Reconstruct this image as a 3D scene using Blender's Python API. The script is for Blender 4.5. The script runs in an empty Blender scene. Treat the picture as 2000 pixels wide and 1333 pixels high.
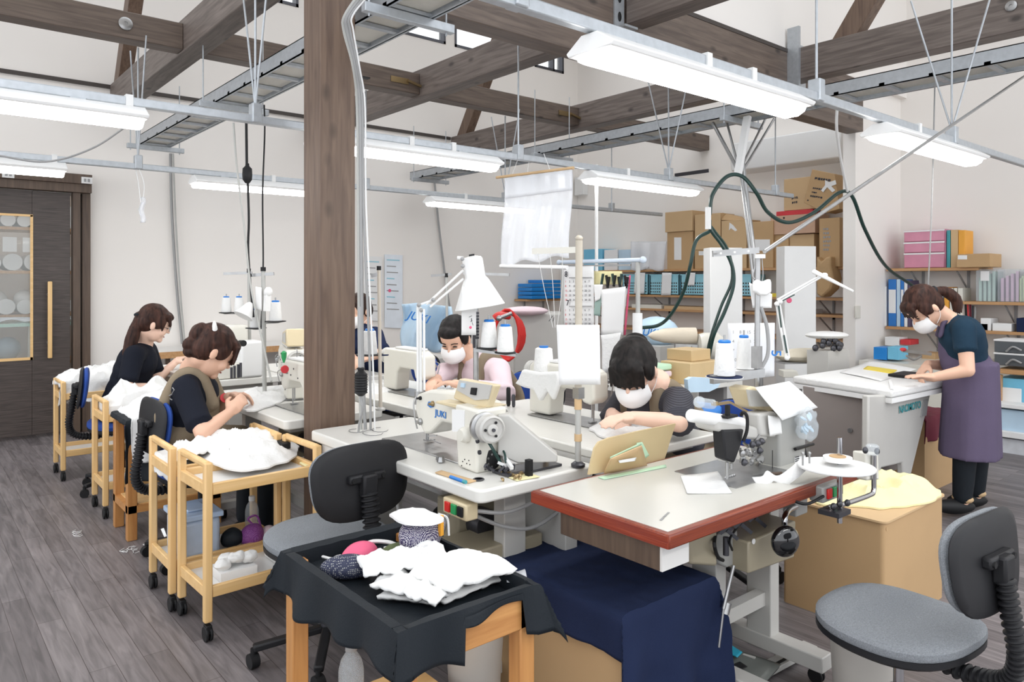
import bpy, bmesh, math, random
from math import sin, cos, pi, radians
from mathutils import Vector as V, Matrix, noise

SC = bpy.context.scene
COL = SC.collection
PX_F, HOR, CAM_H = 1440.0, 550.0, 1.42           # focal length and horizon row for a 2000 px wide frame

# ---------------------------------------------------------------- camera
cam = bpy.data.cameras.new('camera'); camo = bpy.data.objects.new('camera', cam); COL.objects.link(camo)
cam.sensor_width = 36; cam.lens = PX_F / 2000 * 36; cam.clip_start = 0.02
cam.shift_y = (HOR - 666.5) / 2000
FW = V((0.6417, 0.7670, 0)); RT = V((0.7670, -0.6417, 0))
camo.location = (0, 0, CAM_H); camo.rotation_euler = (pi / 2, 0, -math.atan2(0.6417, 0.7670))
SC.camera = camo

# ---------------------------------------------------------------- world, exposure
w = bpy.data.worlds.new('sky'); SC.world = w; w.use_nodes = True
bg = w.node_tree.nodes['Background']; bg.inputs[0].default_value = (0.93, 0.96, 1, 1); bg.inputs[1].default_value = 1.6
SC.view_settings.view_transform = 'Standard'; SC.view_settings.look = 'None'
SC.view_settings.exposure = 0.34; SC.view_settings.gamma = 1; SC.view_settings.use_curve_mapping = False
LAMP = 14.5
SC.cycles.max_bounces = 8; SC.cycles.diffuse_bounces = 5; SC.cycles.sample_clamp_indirect = 6
SC.cycles.use_denoising = True

def P(px, py, **k):
    """world point seen at a photo pixel, on a plane x=, y=, z= or at depth d="""
    d = FW + RT * ((px - 1000) / PX_F) + V((0, 0, -(py - HOR) / PX_F))
    if 'd' in k: t = k['d']
    elif 'x' in k: t = k['x'] / d.x
    elif 'y' in k: t = k['y'] / d.y
    else: t = (k['z'] - CAM_H) / d.z
    return V((0, 0, CAM_H)) + d * t

# ---------------------------------------------------------------- materials
def nt(name):
    m = bpy.data.materials.new(name); m.use_nodes = True
    return m, m.node_tree, m.node_tree.nodes['Principled BSDF']
def mat(name, c, rough=0.5, spec=0.5, metal=0.0, var=0.06, scale=8, bump=0.0, trans=0.0, emit=0.0, alpha=1.0, coat=0, stretch=(1, 1, 1), bscale=None):
    m, t, b = nt(name); n = t.nodes; L = t.links
    c = tuple(c) + (1,)
    b.inputs['Roughness'].default_value = rough; b.inputs['Metallic'].default_value = metal
    b.inputs['Coat Weight'].default_value = coat; b.inputs['Specular IOR Level'].default_value = spec
    tc = n.new('ShaderNodeTexCoord'); mp = n.new('ShaderNodeMapping'); mp.inputs['Scale'].default_value = stretch
    L.new(tc.outputs['Object'], mp.inputs['Vector'])
    nz = n.new('ShaderNodeTexNoise'); nz.inputs['Scale'].default_value = scale; nz.inputs['Detail'].default_value = 4
    L.new(mp.outputs[0], nz.inputs['Vector'])
    mx = n.new('ShaderNodeMix'); mx.data_type = 'RGBA'
    mx.inputs[6].default_value = tuple(max(0, v * (1 - var * 2)) for v in c[:3]) + (1,)
    mx.inputs[7].default_value = tuple(min(1, v * (1 + var)) for v in c[:3]) + (1,)
    L.new(nz.outputs['Fac'], mx.inputs[0]); L.new(mx.outputs[2], b.inputs['Base Color'])
    if bump:
        nb = n.new('ShaderNodeTexNoise'); nb.inputs['Scale'].default_value = bscale or scale * 4; nb.inputs['Detail'].default_value = 3
        L.new(mp.outputs[0], nb.inputs['Vector'])
        bp = n.new('ShaderNodeBump'); bp.inputs['Strength'].default_value = bump; bp.inputs['Distance'].default_value = 0.01
        L.new(nb.outputs['Fac'], bp.inputs['Height']); L.new(bp.outputs[0], b.inputs['Normal'])
    if trans: b.inputs['Transmission Weight'].default_value = trans; b.inputs['IOR'].default_value = 1.15
    if alpha < 1: b.inputs['Alpha'].default_value = alpha
    if emit:
        b.inputs['Emission Color'].default_value = c; b.inputs['Emission Strength'].default_value = emit
    return m
def wood(name, dark, light, axis=0, scale=3.0, rough=0.5, knots=0.0, bump=0.15, str_=14, chip=None):
    """grain runs along object axis"""
    m, t, b = nt(name); n = t.nodes; L = t.links
    b.inputs['Roughness'].default_value = rough
    tc = n.new('ShaderNodeTexCoord'); mp = n.new('ShaderNodeMapping')
    s = [str_, str_, str_]; s[axis] = 1.0; mp.inputs['Scale'].default_value = s
    L.new(tc.outputs['Object'], mp.inputs['Vector'])
    nz = n.new('ShaderNodeTexNoise'); nz.inputs['Scale'].default_value = scale; nz.inputs['Detail'].default_value = 6; nz.inputs['Distortion'].default_value = 0.6
    L.new(mp.outputs[0], nz.inputs['Vector'])
    cr = n.new('ShaderNodeValToRGB'); e = cr.color_ramp.elements
    e[0].position = 0.3; e[0].color = tuple(dark) + (1,); e[1].position = 0.7; e[1].color = tuple(light) + (1,)
    if chip: q_ = e.new(0.78); q_.color = tuple(light) + (1,); q_ = e.new(0.82); q_.color = tuple(chip) + (1,)
    L.new(nz.outputs['Fac'], cr.inputs['Fac']); out = cr.outputs[0]
    if knots:
        vo = n.new('ShaderNodeTexVoronoi'); vo.inputs['Scale'].default_value = 1.0
        mk = n.new('ShaderNodeMapping'); k = [6, 6, 6]; k[axis] = 3.2; mk.inputs['Scale'].default_value = k
        L.new(tc.outputs['Object'], mk.inputs['Vector']); L.new(mk.outputs[0], vo.inputs['Vector'])
        r2 = n.new('ShaderNodeValToRGB'); q = r2.color_ramp.elements
        q[0].position = 0.06; q[0].color = (1, 1, 1, 1); q[1].position = 0.17; q[1].color = (0, 0, 0, 1)
        L.new(vo.outputs['Distance'], r2.inputs['Fac'])
        mm = n.new('ShaderNodeMath'); mm.operation = 'MULTIPLY'; mm.inputs[1].default_value = knots; L.new(r2.outputs[0], mm.inputs[0])
        mx = n.new('ShaderNodeMix'); mx.data_type = 'RGBA'; L.new(mm.outputs[0], mx.inputs[0]); L.new(out, mx.inputs[6])
        mx.inputs[7].default_value = tuple(v * 0.25 for v in dark) + (1,); out = mx.outputs[2]
    L.new(out, b.inputs['Base Color'])
    if 'hair' in name: b.inputs['Specular IOR Level'].default_value = 0.18
    bp = n.new('ShaderNodeBump'); bp.inputs['Strength'].default_value = bump; bp.inputs['Distance'].default_value = 0.004
    L.new(nz.outputs['Fac'], bp.inputs['Height']); L.new(bp.outputs[0], b.inputs['Normal'])
    return m
def pattern(name, base, ink, kind, size, rough=0.7, thr=0.3):
    m, t, b = nt(name); n = t.nodes; L = t.links; b.inputs['Roughness'].default_value = rough
    tc = n.new('ShaderNodeTexCoord'); mp = n.new('ShaderNodeMapping'); mp.inputs['Scale'].default_value = (size,) * 3
    L.new(tc.outputs['Object'], mp.inputs['Vector'])
    if kind == 'dots':
        tx = n.new('ShaderNodeTexVoronoi'); tx.inputs['Randomness'].default_value = 0.25; o = tx.outputs['Distance']
    elif kind == 'stripes':
        tx = n.new('ShaderNodeTexWave'); tx.bands_direction = 'Z'; tx.inputs['Scale'].default_value = 1; o = tx.outputs['Fac']
    elif kind == 'holes':
        tx = n.new('ShaderNodeTexVoronoi'); tx.inputs['Randomness'].default_value = 0.0; o = tx.outputs['Distance']
    else:
        tx = n.new('ShaderNodeTexNoise'); tx.inputs['Scale'].default_value = 1; o = tx.outputs['Fac']
    L.new(mp.outputs[0], tx.inputs['Vector'])
    cr = n.new('ShaderNodeValToRGB'); e = cr.color_ramp.elements
    e[0].position = thr; e[0].color = tuple(ink) + (1,); e[1].position = thr + 0.04; e[1].color = tuple(base) + (1,)
    L.new(o, cr.inputs['Fac']); L.new(cr.outputs[0], b.inputs['Base Color'])
    return m

M = dict(
    wall=mat('wall_paint', (0.84, 0.805, 0.765), 0.8, spec=.2, var=0.01, scale=2),
    ceil=mat('ceiling_paint', (0.84, 0.83, 0.82), 0.85, var=0.01),
    beamx=wood('dark_beam_x', (0.088, 0.064, 0.052), (0.165, 0.125, 0.10), 0, knots=0.8),
    beamy=wood('dark_beam_y', (0.10, 0.078, 0.068), (0.20, 0.165, 0.145), 1, knots=0.8),  # lighter than the other timber: glancing light on left faces painted in
    beamz=wood('dark_beam_z', (0.098, 0.060, 0.042), (0.175, 0.115, 0.080), 2, knots=0.5),
    trim=mat('dark_trim', (0.05, 0.04, 0.035), 0.5),
    doorw=wood('door_wood', (0.035, 0.026, 0.023), (0.085, 0.066, 0.058), 0, scale=5, rough=0.45, str_=20),
    doorf=wood('door_frame_wood', (0.07, 0.045, 0.032), (0.12, 0.08, 0.055), 2, rough=0.5),
    zinc=mat('galvanised_steel', (0.50, 0.53, 0.56), 0.42, metal=0.6, var=0.12, scale=30),
    steel=mat('steel', (0.40, 0.40, 0.40), 0.3, metal=0.85, var=.15, scale=20),
    chrome=mat('chrome', (0.55, 0.55, 0.57), 0.12, metal=1.0),
    darksteel=mat('dark_steel', (0.07, 0.07, 0.08), 0.35, metal=0.6),
    mesh=pattern('perforated_steel', (0.66, 0.64, 0.58), (0.30, 0.28, 0.24), 'holes', 55, 0.5, thr=0.33),
    trayin=mat('tray_cables', (0.60, 0.57, 0.50), 0.6, var=0.3, scale=6),
    white=mat('white_enamel', (0.76, 0.76, 0.75), 0.35, var=0.02),
    lampw=mat('lamp_housing', (0.88, 0.88, 0.87), 0.4, var=0.01),
    glow=mat('lamp_diffuser', (1.0, 0.985, 0.96), 0.5, emit=LAMP, var=0.0),
    cloth=mat('white_cloth', (0.77, 0.77, 0.76), 0.9, spec=.1, var=0.02, bump=0.35, scale=14, bscale=60),
    paper=mat('white_paper', (0.78, 0.78, 0.775), 0.7, var=0.01),
    card=mat('cardboard', (0.50, 0.325, 0.165), 0.75, var=0.07, scale=3, bump=0.05),
    card2=mat('pale_cardboard', (0.58, 0.40, 0.22), 0.75, var=0.05, scale=3),
    card3=mat('brown_paper', (0.52, 0.34, 0.17), 0.7, var=0.1, scale=6, bump=0.3),
    pine=wood('pine_x', (0.70, 0.44, 0.18), (0.80, 0.54, 0.26), 2, scale=2, rough=0.4, bump=0.05),
    pinex=wood('pine_flat', (0.70, 0.44, 0.18), (0.80, 0.54, 0.26), 0, scale=2, rough=0.4, bump=0.05),
    oak=wood('orange_oak', (0.40, 0.17, 0.05), (0.55, 0.27, 0.09), 2, scale=3, rough=0.4),
    oakx=wood('orange_oak_flat', (0.42, 0.18, 0.055), (0.58, 0.29, 0.10), 0, scale=3, rough=0.4),
    shelfw=wood('shelf_wood', (0.42, 0.22, 0.09), (0.55, 0.32, 0.15), 1, scale=3, rough=0.45),
    redwood=wood('red_lacquer', (0.13, 0.018, 0.008), (0.26, 0.050, 0.018), 0, scale=5, rough=0.35, str_=40, chip=(0.48, 0.20, 0.05)),
    redwoody=wood('red_lacquer_y', (0.16, 0.018, 0.010), (0.27, 0.045, 0.018), 1, scale=5, rough=0.35, str_=30, chip=(0.42, 0.14, 0.04)),
    laminate2=mat('worn_laminate', (0.55, 0.54, 0.495), 0.28, var=0.03, scale=3),
    laminate=mat('white_laminate', (0.70, 0.69, 0.65), 0.28, var=0.02, scale=3),
    ivory=mat('ivory_laminate', (0.66, 0.65, 0.63), 0.3, var=0.02, scale=2),
    cream=mat('cream_enamel', (0.70, 0.68, 0.61), 0.32, var=0.02),
    beige=mat('beige_plastic', (0.66, 0.555, 0.36), 0.4, var=0.02),
    greyenam=mat('grey_enamel', (0.36, 0.36, 0.345), 0.35, metal=0.1, var=0.03),
    lgrey=mat('light_grey_enamel', (0.50, 0.49, 0.465), 0.4, var=0.03),
    olive=mat('olive_grey_enamel', (0.32, 0.28, 0.20), 0.4, var=0.05),
    taupe=mat('taupe_panel', (0.27, 0.235, 0.22), 0.5, var=0.02),
    blackp=mat('black_plastic', (0.014, 0.014, 0.016), 0.5, spec=.3, var=0.1),
    rubber=mat('black_rubber', (0.010, 0.010, 0.011), 0.55, spec=.3),
    gloss=mat('gloss_black', (0.008, 0.008, 0.009), 0.08, coat=1),
    greyfab=mat('grey_fabric', (0.29, 0.31, 0.335), 0.95, var=0.28, scale=260, bump=0.6, bscale=500),
    bluefab=mat('blue_fabric', (0.02, 0.07, 0.33), 0.9, var=0.1),
    blue=mat('blue_plastic', (0.01, 0.22, 0.62), 0.4),
    ltblue=mat('light_blue_plastic', (0.28, 0.58, 0.68), 0.45),
    ltblue2=mat('sky_blue_plastic', (0.17, 0.50, 0.70), 0.45),
    navy=mat('navy_cloth', (0.016, 0.025, 0.066), 0.85, spec=.15, var=0.1, scale=5, bump=0.15, bscale=300),
    blackc=mat('black_cloth', (0.007, 0.011, 0.016), 0.7, spec=.35, var=0.15, scale=5, bump=0.1, bscale=200),
    red=mat('red_plastic', (0.62, 0.02, 0.015), 0.35),
    green=mat('green_plastic', (0.02, 0.30, 0.09), 0.4),
    hose=mat('dark_green_hose', (0.010, 0.040, 0.034), 0.35),
    cable=mat('grey_cable', (0.32, 0.32, 0.32), 0.45),
    conduit=mat('pale_grey_conduit', (0.42, 0.42, 0.40), 0.4),
    yellowc=mat('pale_yellow_cloth', (0.83, 0.76, 0.43), 0.85, var=0.05, bump=0.2, bscale=300),
    skin=mat('skin', (0.72, 0.44, 0.315), 0.5, var=0.05, scale=10),
    skinp=mat('pale_skin', (0.80, 0.53, 0.41), 0.5, var=0.04, scale=10),
    hair=wood('dark_brown_hair', (0.012, 0.007, 0.006), (0.055, 0.030, 0.022), 2, scale=9, rough=0.55, str_=6),
    hairr=wood('reddish_brown_hair', (0.012, 0.006, 0.005), (0.070, 0.030, 0.021), 2, scale=9, rough=0.55, str_=6),
    hairb=wood('black_hair', (0.004, 0.004, 0.004), (0.020, 0.016, 0.015), 2, scale=9, rough=0.55, str_=6),
    mask=mat('mask_cloth', (0.84, 0.83, 0.83), 0.8, var=0.01),
    lips=mat('lips', (0.50, 0.18, 0.15), 0.5), eye=mat('dark_eye', (0.02, 0.015, 0.012), 0.2),
    bclear=mat('clear_plastic', (0.70, 0.76, 0.80), 0.1, alpha=0.3),
    vinyl=mat('clear_vinyl', (0.86, 0.88, 0.92), 0.22, var=0.03, alpha=0.5, bump=0.5, scale=6, bscale=14),
    yellow=mat('yellow', (0.80, 0.62, 0.05), 0.5), orange=mat('orange_plastic', (0.78, 0.36, 0.04), 0.5),
    purple=pattern('purple_print', (0.17, 0.03, 0.20), (0.42, 0.20, 0.45), 'dots', 60),
    polka=pattern('navy_polka_dots', (0.020, 0.012, 0.070), (0.82, 0.80, 0.80), 'dots', 62, thr=0.36),
    floral=pattern('navy_floral', (0.025, 0.030, 0.065), (0.50, 0.50, 0.47), 'dots', 40, thr=0.26),
    maroon=mat('maroon_cloth', (0.13, 0.008, 0.025), 0.8),
    pinkt=mat('pink_translucent_plastic', (0.63, 0.25, 0.35), 0.3, var=0.12, scale=7),
    smoke=mat('smoke_plastic', (0.10, 0.11, 0.12), 0.25),
    bin=mat('bin_plastic', (0.50, 0.47, 0.43), 0.45),
    glass=mat('glass', (0.9, 0.95, 0.93), 0.03, alpha=0.14),
    pinkp=mat('pink', (0.75, 0.11, 0.22), 0.6), greenm=mat('mint_tape', (0.50, 0.72, 0.52), 0.5),
    cyan=mat('cyan_tape', (0.02, 0.36, 0.52), 0.4), brass=mat('brass', (0.34, 0.25, 0.13), 0.3, metal=0.8),
    bluew=mat('blue_logo', (0.02, 0.18, 0.55), 0.4), teal=mat('teal_logo', (0.05, 0.30, 0.33), 0.5),
    ink=mat('ink', (0.03, 0.03, 0.04), 0.6), redink=mat('red_ink', (0.6, 0.04, 0.05), 0.6),
    vinyl2=mat('white_vinyl', (0.86, 0.88, 0.92), 0.3, alpha=.8, bump=.4, scale=6, bscale=14),
    palecov=mat('pale_blue_cover', (0.50, 0.66, 0.80), 0.45, var=0.12, scale=5, bump=0.4, bscale=9),
)
def floor_mat():
    m, t, b = nt('floor_planks'); n = t.nodes; L = t.links
    tc = n.new('ShaderNodeTexCoord'); mp = n.new('ShaderNodeMapping'); mp.inputs['Rotation'].default_value = (0, 0, pi / 2)
    L.new(tc.outputs['Object'], mp.inputs['Vector'])
    br = n.new('ShaderNodeTexBrick'); br.offset = 0.37; br.inputs['Scale'].default_value = 1
    br.inputs['Brick Width'].default_value = 0.9; br.inputs['Row Height'].default_value = 0.09
    br.inputs['Mortar Size'].default_value = 0.0012; br.inputs['Mortar Smooth'].default_value = 0.3
    br.inputs['Color1'].default_value = (0.118, 0.108, 0.112, 1); br.inputs['Color2'].default_value = (0.205, 0.19, 0.195, 1); br.inputs['Mortar'].default_value = (0.04, 0.03, 0.03, 1)
    L.new(mp.outputs[0], br.inputs['Vector'])
    m2 = n.new('ShaderNodeMapping'); m2.inputs['Scale'].default_value = (18, 1.6, 1); L.new(tc.outputs['Object'], m2.inputs['Vector'])
    nz = n.new('ShaderNodeTexNoise'); nz.inputs['Scale'].default_value = 2.2; nz.inputs['Detail'].default_value = 8; nz.inputs['Distortion'].default_value = 0.8
    L.new(m2.outputs[0], nz.inputs['Vector'])
    cr = n.new('ShaderNodeValToRGB'); e = cr.color_ramp.elements; e[0].position = 0.3; e[0].color = (0.62, 0.60, 0.60, 1); e[1].position = 0.75; e[1].color = (1.35, 1.3, 1.28, 1)
    L.new(nz.outputs['Fac'], cr.inputs['Fac'])
    mx = n.new('ShaderNodeMix'); mx.data_type = 'RGBA'; mx.blend_type = 'MULTIPLY'; mx.inputs[0].default_value = 1
    L.new(br.outputs['Color'], mx.inputs[6]); L.new(cr.outputs[0], mx.inputs[7]); L.new(mx.outputs[2], b.inputs['Base Color'])
    b.inputs['Roughness'].default_value = 0.42
    bp = n.new('ShaderNodeBump'); bp.inputs['Strength'].default_value = 0.15; bp.inputs['Distance'].default_value = 0.002
    L.new(nz.outputs['Fac'], bp.inputs['Height']); L.new(bp.outputs[0], b.inputs['Normal'])
    return m
M['floor'] = floor_mat()

# ---------------------------------------------------------------- mesh builder
def frame(d):
    d = V(d).normalized(); a = V((0, 0, 1)) if abs(d.z) < 0.9 else V((1, 0, 0))
    u = d.cross(a).normalized(); return u, d.cross(u).normalized(), d
class MB:
    def __init__(s): s.v = []; s.f = []
    def add(s, vs, fs):
        o = len(s.v); s.v += [V(p) for p in vs]; s.f += [tuple(i + o for i in f) for f in fs]; return s
    def box(s, x0, x1, y0, y1, z0, z1, R=None, c=None):
        vs = [V((x, y, z)) for z in (z0, z1) for y in (y0, y1) for x in (x0, x1)]
        if R is not None:
            c = V(c) if c is not None else V(((x0 + x1) / 2, (y0 + y1) / 2, (z0 + z1) / 2)); vs = [c + R @ (p - c) for p in vs]
        return s.add(vs, [(0, 2, 3, 1), (4, 5, 7, 6), (0, 1, 5, 4), (2, 6, 7, 3), (0, 4, 6, 2), (1, 3, 7, 5)])
    def bar(s, p, q, w, h, up=(0, 0, 1)):
        p, q = V(p), V(q); d = (q - p).normalized(); up = V(up)
        if abs(d.dot(up)) > 0.99: up = V((1, 0, 0))
        u = d.cross(up).normalized() * w / 2; t = u.cross(d).normalized() * h / 2
        vs = [a + i * u + j * t for a in (p, q) for i, j in ((-1, -1), (1, -1), (1, 1), (-1, 1))]
        return s.add(vs, [(0, 1, 2, 3), (7, 6, 5, 4), (0, 4, 5, 1), (1, 5, 6, 2), (2, 6, 7, 3), (3, 7, 4, 0)])
    def cyl(s, p, q, r, r2=None, n=16):
        r2 = r if r2 is None else r2; p, q = V(p), V(q); u, t, d = frame(q - p)
        vs = [a + (u * cos(2 * pi * i / n) + t * sin(2 * pi * i / n)) * rr for a, rr in ((p, r), (q, r2)) for i in range(n)]
        return s.add(vs, [(i, (i + 1) % n, n + (i + 1) % n, n + i) for i in range(n)] + [tuple(range(n))[::-1], tuple(range(n, 2 * n))])
    def lathe(s, o, prof, axis=(0, 0, 1), n=24):
        o = V(o); u, t, d = frame(axis); vs = []; fs = []
        for r, z in prof:
            vs += [o + d * z + (u * cos(2 * pi * i / n) + t * sin(2 * pi * i / n)) * max(r, 1e-4) for i in range(n)]
        for k in range(len(prof) - 1):
            fs += [(k * n + i, k * n + (i + 1) % n, (k + 1) * n + (i + 1) % n, (k + 1) * n + i) for i in range(n)]
        fs += [tuple(range(n))[::-1], tuple(range((len(prof) - 1) * n, len(prof) * n))]
        return s.add(vs, fs)
    def tube(s, pts, r, n=8, smooth=0):
        pts = [V(p) for p in pts]
        if smooth: pts = spline(pts, smooth)
        rs = r if isinstance(r, (list, tuple)) else None
        vs = []; fs = []; u = None
        for k, p in enumerate(pts):
            d = (pts[min(k + 1, len(pts) - 1)] - pts[max(k - 1, 0)]).normalized()
            if u is None: u, t, _ = frame(d)
            else:
                u = (u - d * u.dot(d)).normalized(); t = d.cross(u)
            rr = r if rs is None else rs[min(int(k * len(rs) / len(pts)), len(rs) - 1)]
            vs += [p + (u * cos(2 * pi * i / n) + t * sin(2 * pi * i / n)) * rr for i in range(n)]
        for k in range(len(pts) - 1):
            fs += [(k * n + i, k * n + (i + 1) % n, (k + 1) * n + (i + 1) % n, (k + 1) * n + i) for i in range(n)]
        fs += [tuple(range(n))[::-1], tuple(range((len(pts) - 1) * n, len(pts) * n))]
        return s.add(vs, fs)
    def prism(s, poly, o, u, v, w0, w1):
        """poly of (a,b) in the plane o+a*u+b*v, extruded from w0 to w1 along u x v"""
        o, u, v = V(o), V(u).normalized(), V(v).normalized(); nrm = u.cross(v); n = len(poly)
        vs = [o + u * a + v * b + nrm * w for w in (w0, w1) for a, b in poly]
        return s.add(vs, [tuple(range(n))[::-1], tuple(range(n, 2 * n))] + [(i, (i + 1) % n, n + (i + 1) % n, n + i) for i in range(n)])
    def ell(s, c, r, R=None, n=16, m=10):
        c = V(c); r = (r, r, r) if not isinstance(r, (tuple, list)) else r; vs = []; fs = []
        for j in range(m + 1):
            a = pi * j / m; a = min(max(a, 0.02), pi - 0.02)
            for i in range(n):
                p = V((r[0] * sin(a) * cos(2 * pi * i / n), r[1] * sin(a) * sin(2 * pi * i / n), -r[2] * cos(a)))
                vs.append(c + (R @ p if R is not None else p))
        for k in range(m): fs += [(k * n + i, k * n + (i + 1) % n, (k + 1) * n + (i + 1) % n, (k + 1) * n + i) for i in range(n)]
        fs += [tuple(range(n))[::-1], tuple(range(m * n, (m + 1) * n))]
        return s.add(vs, fs)
    def grid(s, fn, nu, nv):
        vs = [fn(i / nu, j / nv) for j in range(nv + 1) for i in range(nu + 1)]
        return s.add(vs, [(j * (nu + 1) + i, j * (nu + 1) + i + 1, (j + 1) * (nu + 1) + i + 1, (j + 1) * (nu + 1) + i) for j in range(nv) for i in range(nu)])
    def xf(s, R, o=(0, 0, 0)):
        o = V(o); s.v = [o + R @ p for p in s.v]; return s
    def build(s, name, m, parent=None, bevel=0, seg=2, smooth=True, sub=0, solid=0, remesh=0, sm=0, mats=None):
        me = bpy.data.meshes.new(name); me.from_pydata([tuple(p) for p in s.v], [], s.f); me.validate(); me.update()
        me.materials.append(M[m] if isinstance(m, str) else m)
        bm = bmesh.new(); bm.from_mesh(me); bmesh.ops.recalc_face_normals(bm, faces=bm.faces); bm.to_mesh(me); bm.free()
        o = bpy.data.objects.new(name, me); COL.objects.link(o)
        if parent is not None:
            o.parent = parent
            if parent.type == 'EMPTY' and parent.name in WORLDMODE: o.location = -WORLDMODE[parent.name]
        if smooth:
            for p in me.polygons: p.use_smooth = True
        if remesh:
            r = o.modifiers.new('r', 'REMESH'); r.mode = 'VOXEL'; r.voxel_size = remesh; r.use_smooth_shade = True
            if sm: k = o.modifiers.new('s', 'SMOOTH'); k.iterations = sm; k.factor = 0.6
        if solid: k = o.modifiers.new('t', 'SOLIDIFY'); k.thickness = solid; k.offset = 0
        if bevel: k = o.modifiers.new('b', 'BEVEL'); k.width = bevel; k.segments = seg; k.limit_method = 'ANGLE'; k.angle_limit = radians(35)
        if sub: k = o.modifiers.new('d', 'SUBSURF'); k.levels = sub; k.render_levels = sub
        if smooth and not remesh and not sub:
            try: me.set_sharp_from_angle(angle=radians(40))
            except Exception: pass
        return o
WORLDMODE = {}
def spline(p, k=6):
    if len(p) < 3: return p
    q = [p[0] * 2 - p[1]] + p + [p[-1] * 2 - p[-2]]; out = []
    for i in range(1, len(q) - 2):
        for j in range(k):
            t = j / k; a, b, c, d = q[i - 1], q[i], q[i + 1], q[i + 2]
            out.append(0.5 * ((2 * b) + (c - a) * t + (2 * a - 5 * b + 4 * c - d) * t * t + (3 * b - a - 3 * c + d) * t ** 3))
    return out + [p[-1]]
def tag(o, label=None, cat=None, group=None, kind=None):
    if label: o['label'] = label
    if cat: o['category'] = cat
    if group: o['group'] = group
    if kind: o['kind'] = kind
    return o
def thing(name, label, cat, loc=(0, 0, 0), group=None, rz=0, local=False):
    """Empty at the base of a thing; parts are given in world coordinates unless local"""
    o = bpy.data.objects.new(name, None); COL.objects.link(o); o.location = loc; o.rotation_euler.z = rz
    o.empty_display_size = 0.05
    if not local: WORLDMODE[o.name] = V(loc)
    return tag(o, label, cat, group)
def one(mb, name, m, label, cat, group=None, **k):
    return tag(mb.build(name, m, None, **k), label, cat, group)
def struct(mb, name, m, parent=None, **k):
    o = mb.build(name, m, parent, **k)
    if parent is None: o['kind'] = 'structure'
    return o
def copy_tree(o, parent=None):
    c = o.copy(); COL.objects.link(c); c.parent = parent
    for ch in o.children: copy_tree(ch, c)
    return c
def dup(root, loc, rz=0, label=None, group=None, scale=None):
    c = copy_tree(root); c.location = loc; c.rotation_euler.z = rz
    if scale: c.scale = (scale,) * 3
    if label: c['label'] = label
    if group: c['group'] = group
    return c
ORD = ('first', 'second', 'third', 'fourth', 'fifth', 'sixth', 'seventh', 'eighth', 'ninth', 'tenth', 'eleventh', 'twelfth', 'thirteenth', 'fourteenth', 'fifteenth', 'sixteenth', 'seventeenth', 'eighteenth', 'nineteenth', 'twentieth')
def text(s, o, u, v, size, m, parent, name='lettering', lab=None, italic=0, wx=1.0):
    cu = bpy.data.curves.new(name, 'FONT'); cu.body = s; cu.size = size; cu.extrude = size * 0.015; cu.shear = italic; cu.offset = size * 0.012
    t = bpy.data.objects.new('t', cu); COL.objects.link(t); bpy.context.view_layer.update()
    me = bpy.data.meshes.new_from_object(t.evaluated_get(bpy.context.evaluated_depsgraph_get())); bpy.data.objects.remove(t)
    u = V(u).normalized(); v = V(v); v = (v - u * v.dot(u)).normalized(); n = u.cross(v)
    Mx = Matrix((u * wx, v, n)).transposed().to_4x4(); Mx.translation = V(o) + n * 0.001
    me.transform(Mx); me.materials.clear(); me.materials.append(M[m]); me.name = name
    ob = bpy.data.objects.new(name, me); COL.objects.link(ob); ob.parent = parent
    if parent.type == 'EMPTY' and parent.name in WORLDMODE: ob.location = -WORLDMODE[parent.name]
    return ob
def marks(o, u, v, wid, hgt, rows, m, parent, seed=1, name='print'):
    """rows of small illegible printed strokes"""
    r_ = random.Random(seed); o, u = V(o), V(u).normalized(); v = V(v); v = (v - u * v.dot(u)).normalized(); b = MB(); rh = hgt / rows
    for j in range(rows):
        x = 0
        while x < wid * r_.uniform(.75, 1):
            w_ = rh * r_.uniform(.2, .6); b.prism([(x, -j * rh), (x + w_, -j * rh), (x + w_, -j * rh - rh * r_.uniform(.25, .6)), (x, -j * rh - rh * .5)], o, u, v, .0005, .0015); x += w_ + rh * .15
    ob = b.build(name, m, parent, smooth=False)
    if parent.type != 'EMPTY': ob.location = -V(parent.location)
    return ob
def RZ(a): return Matrix.Rotation(a, 3, 'Z')
def RX(a): return Matrix.Rotation(a, 3, 'X')
def RY(a): return Matrix.Rotation(a, 3, 'Y')
def nz(x, y, z, s=1.0): return noise.noise(V((x * s, y * s, z * s)))
def boxobj(name, m, label, cat, x0, x1, y0, y1, z0, z1, group=None, bevel=0.004, R=None, smooth=True):
    c = V(((x0 + x1) / 2, (y0 + y1) / 2, z0)); h = V((x1 - x0, y1 - y0, z1 - z0)) / 2
    o = MB().box(-h.x, h.x, -h.y, h.y, 0, 2 * h.z).build(name, m, None, bevel=bevel); o.location = c
    if R is not None: o.rotation_euler = R.to_euler()
    return tag(o, label, cat, group)
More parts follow.
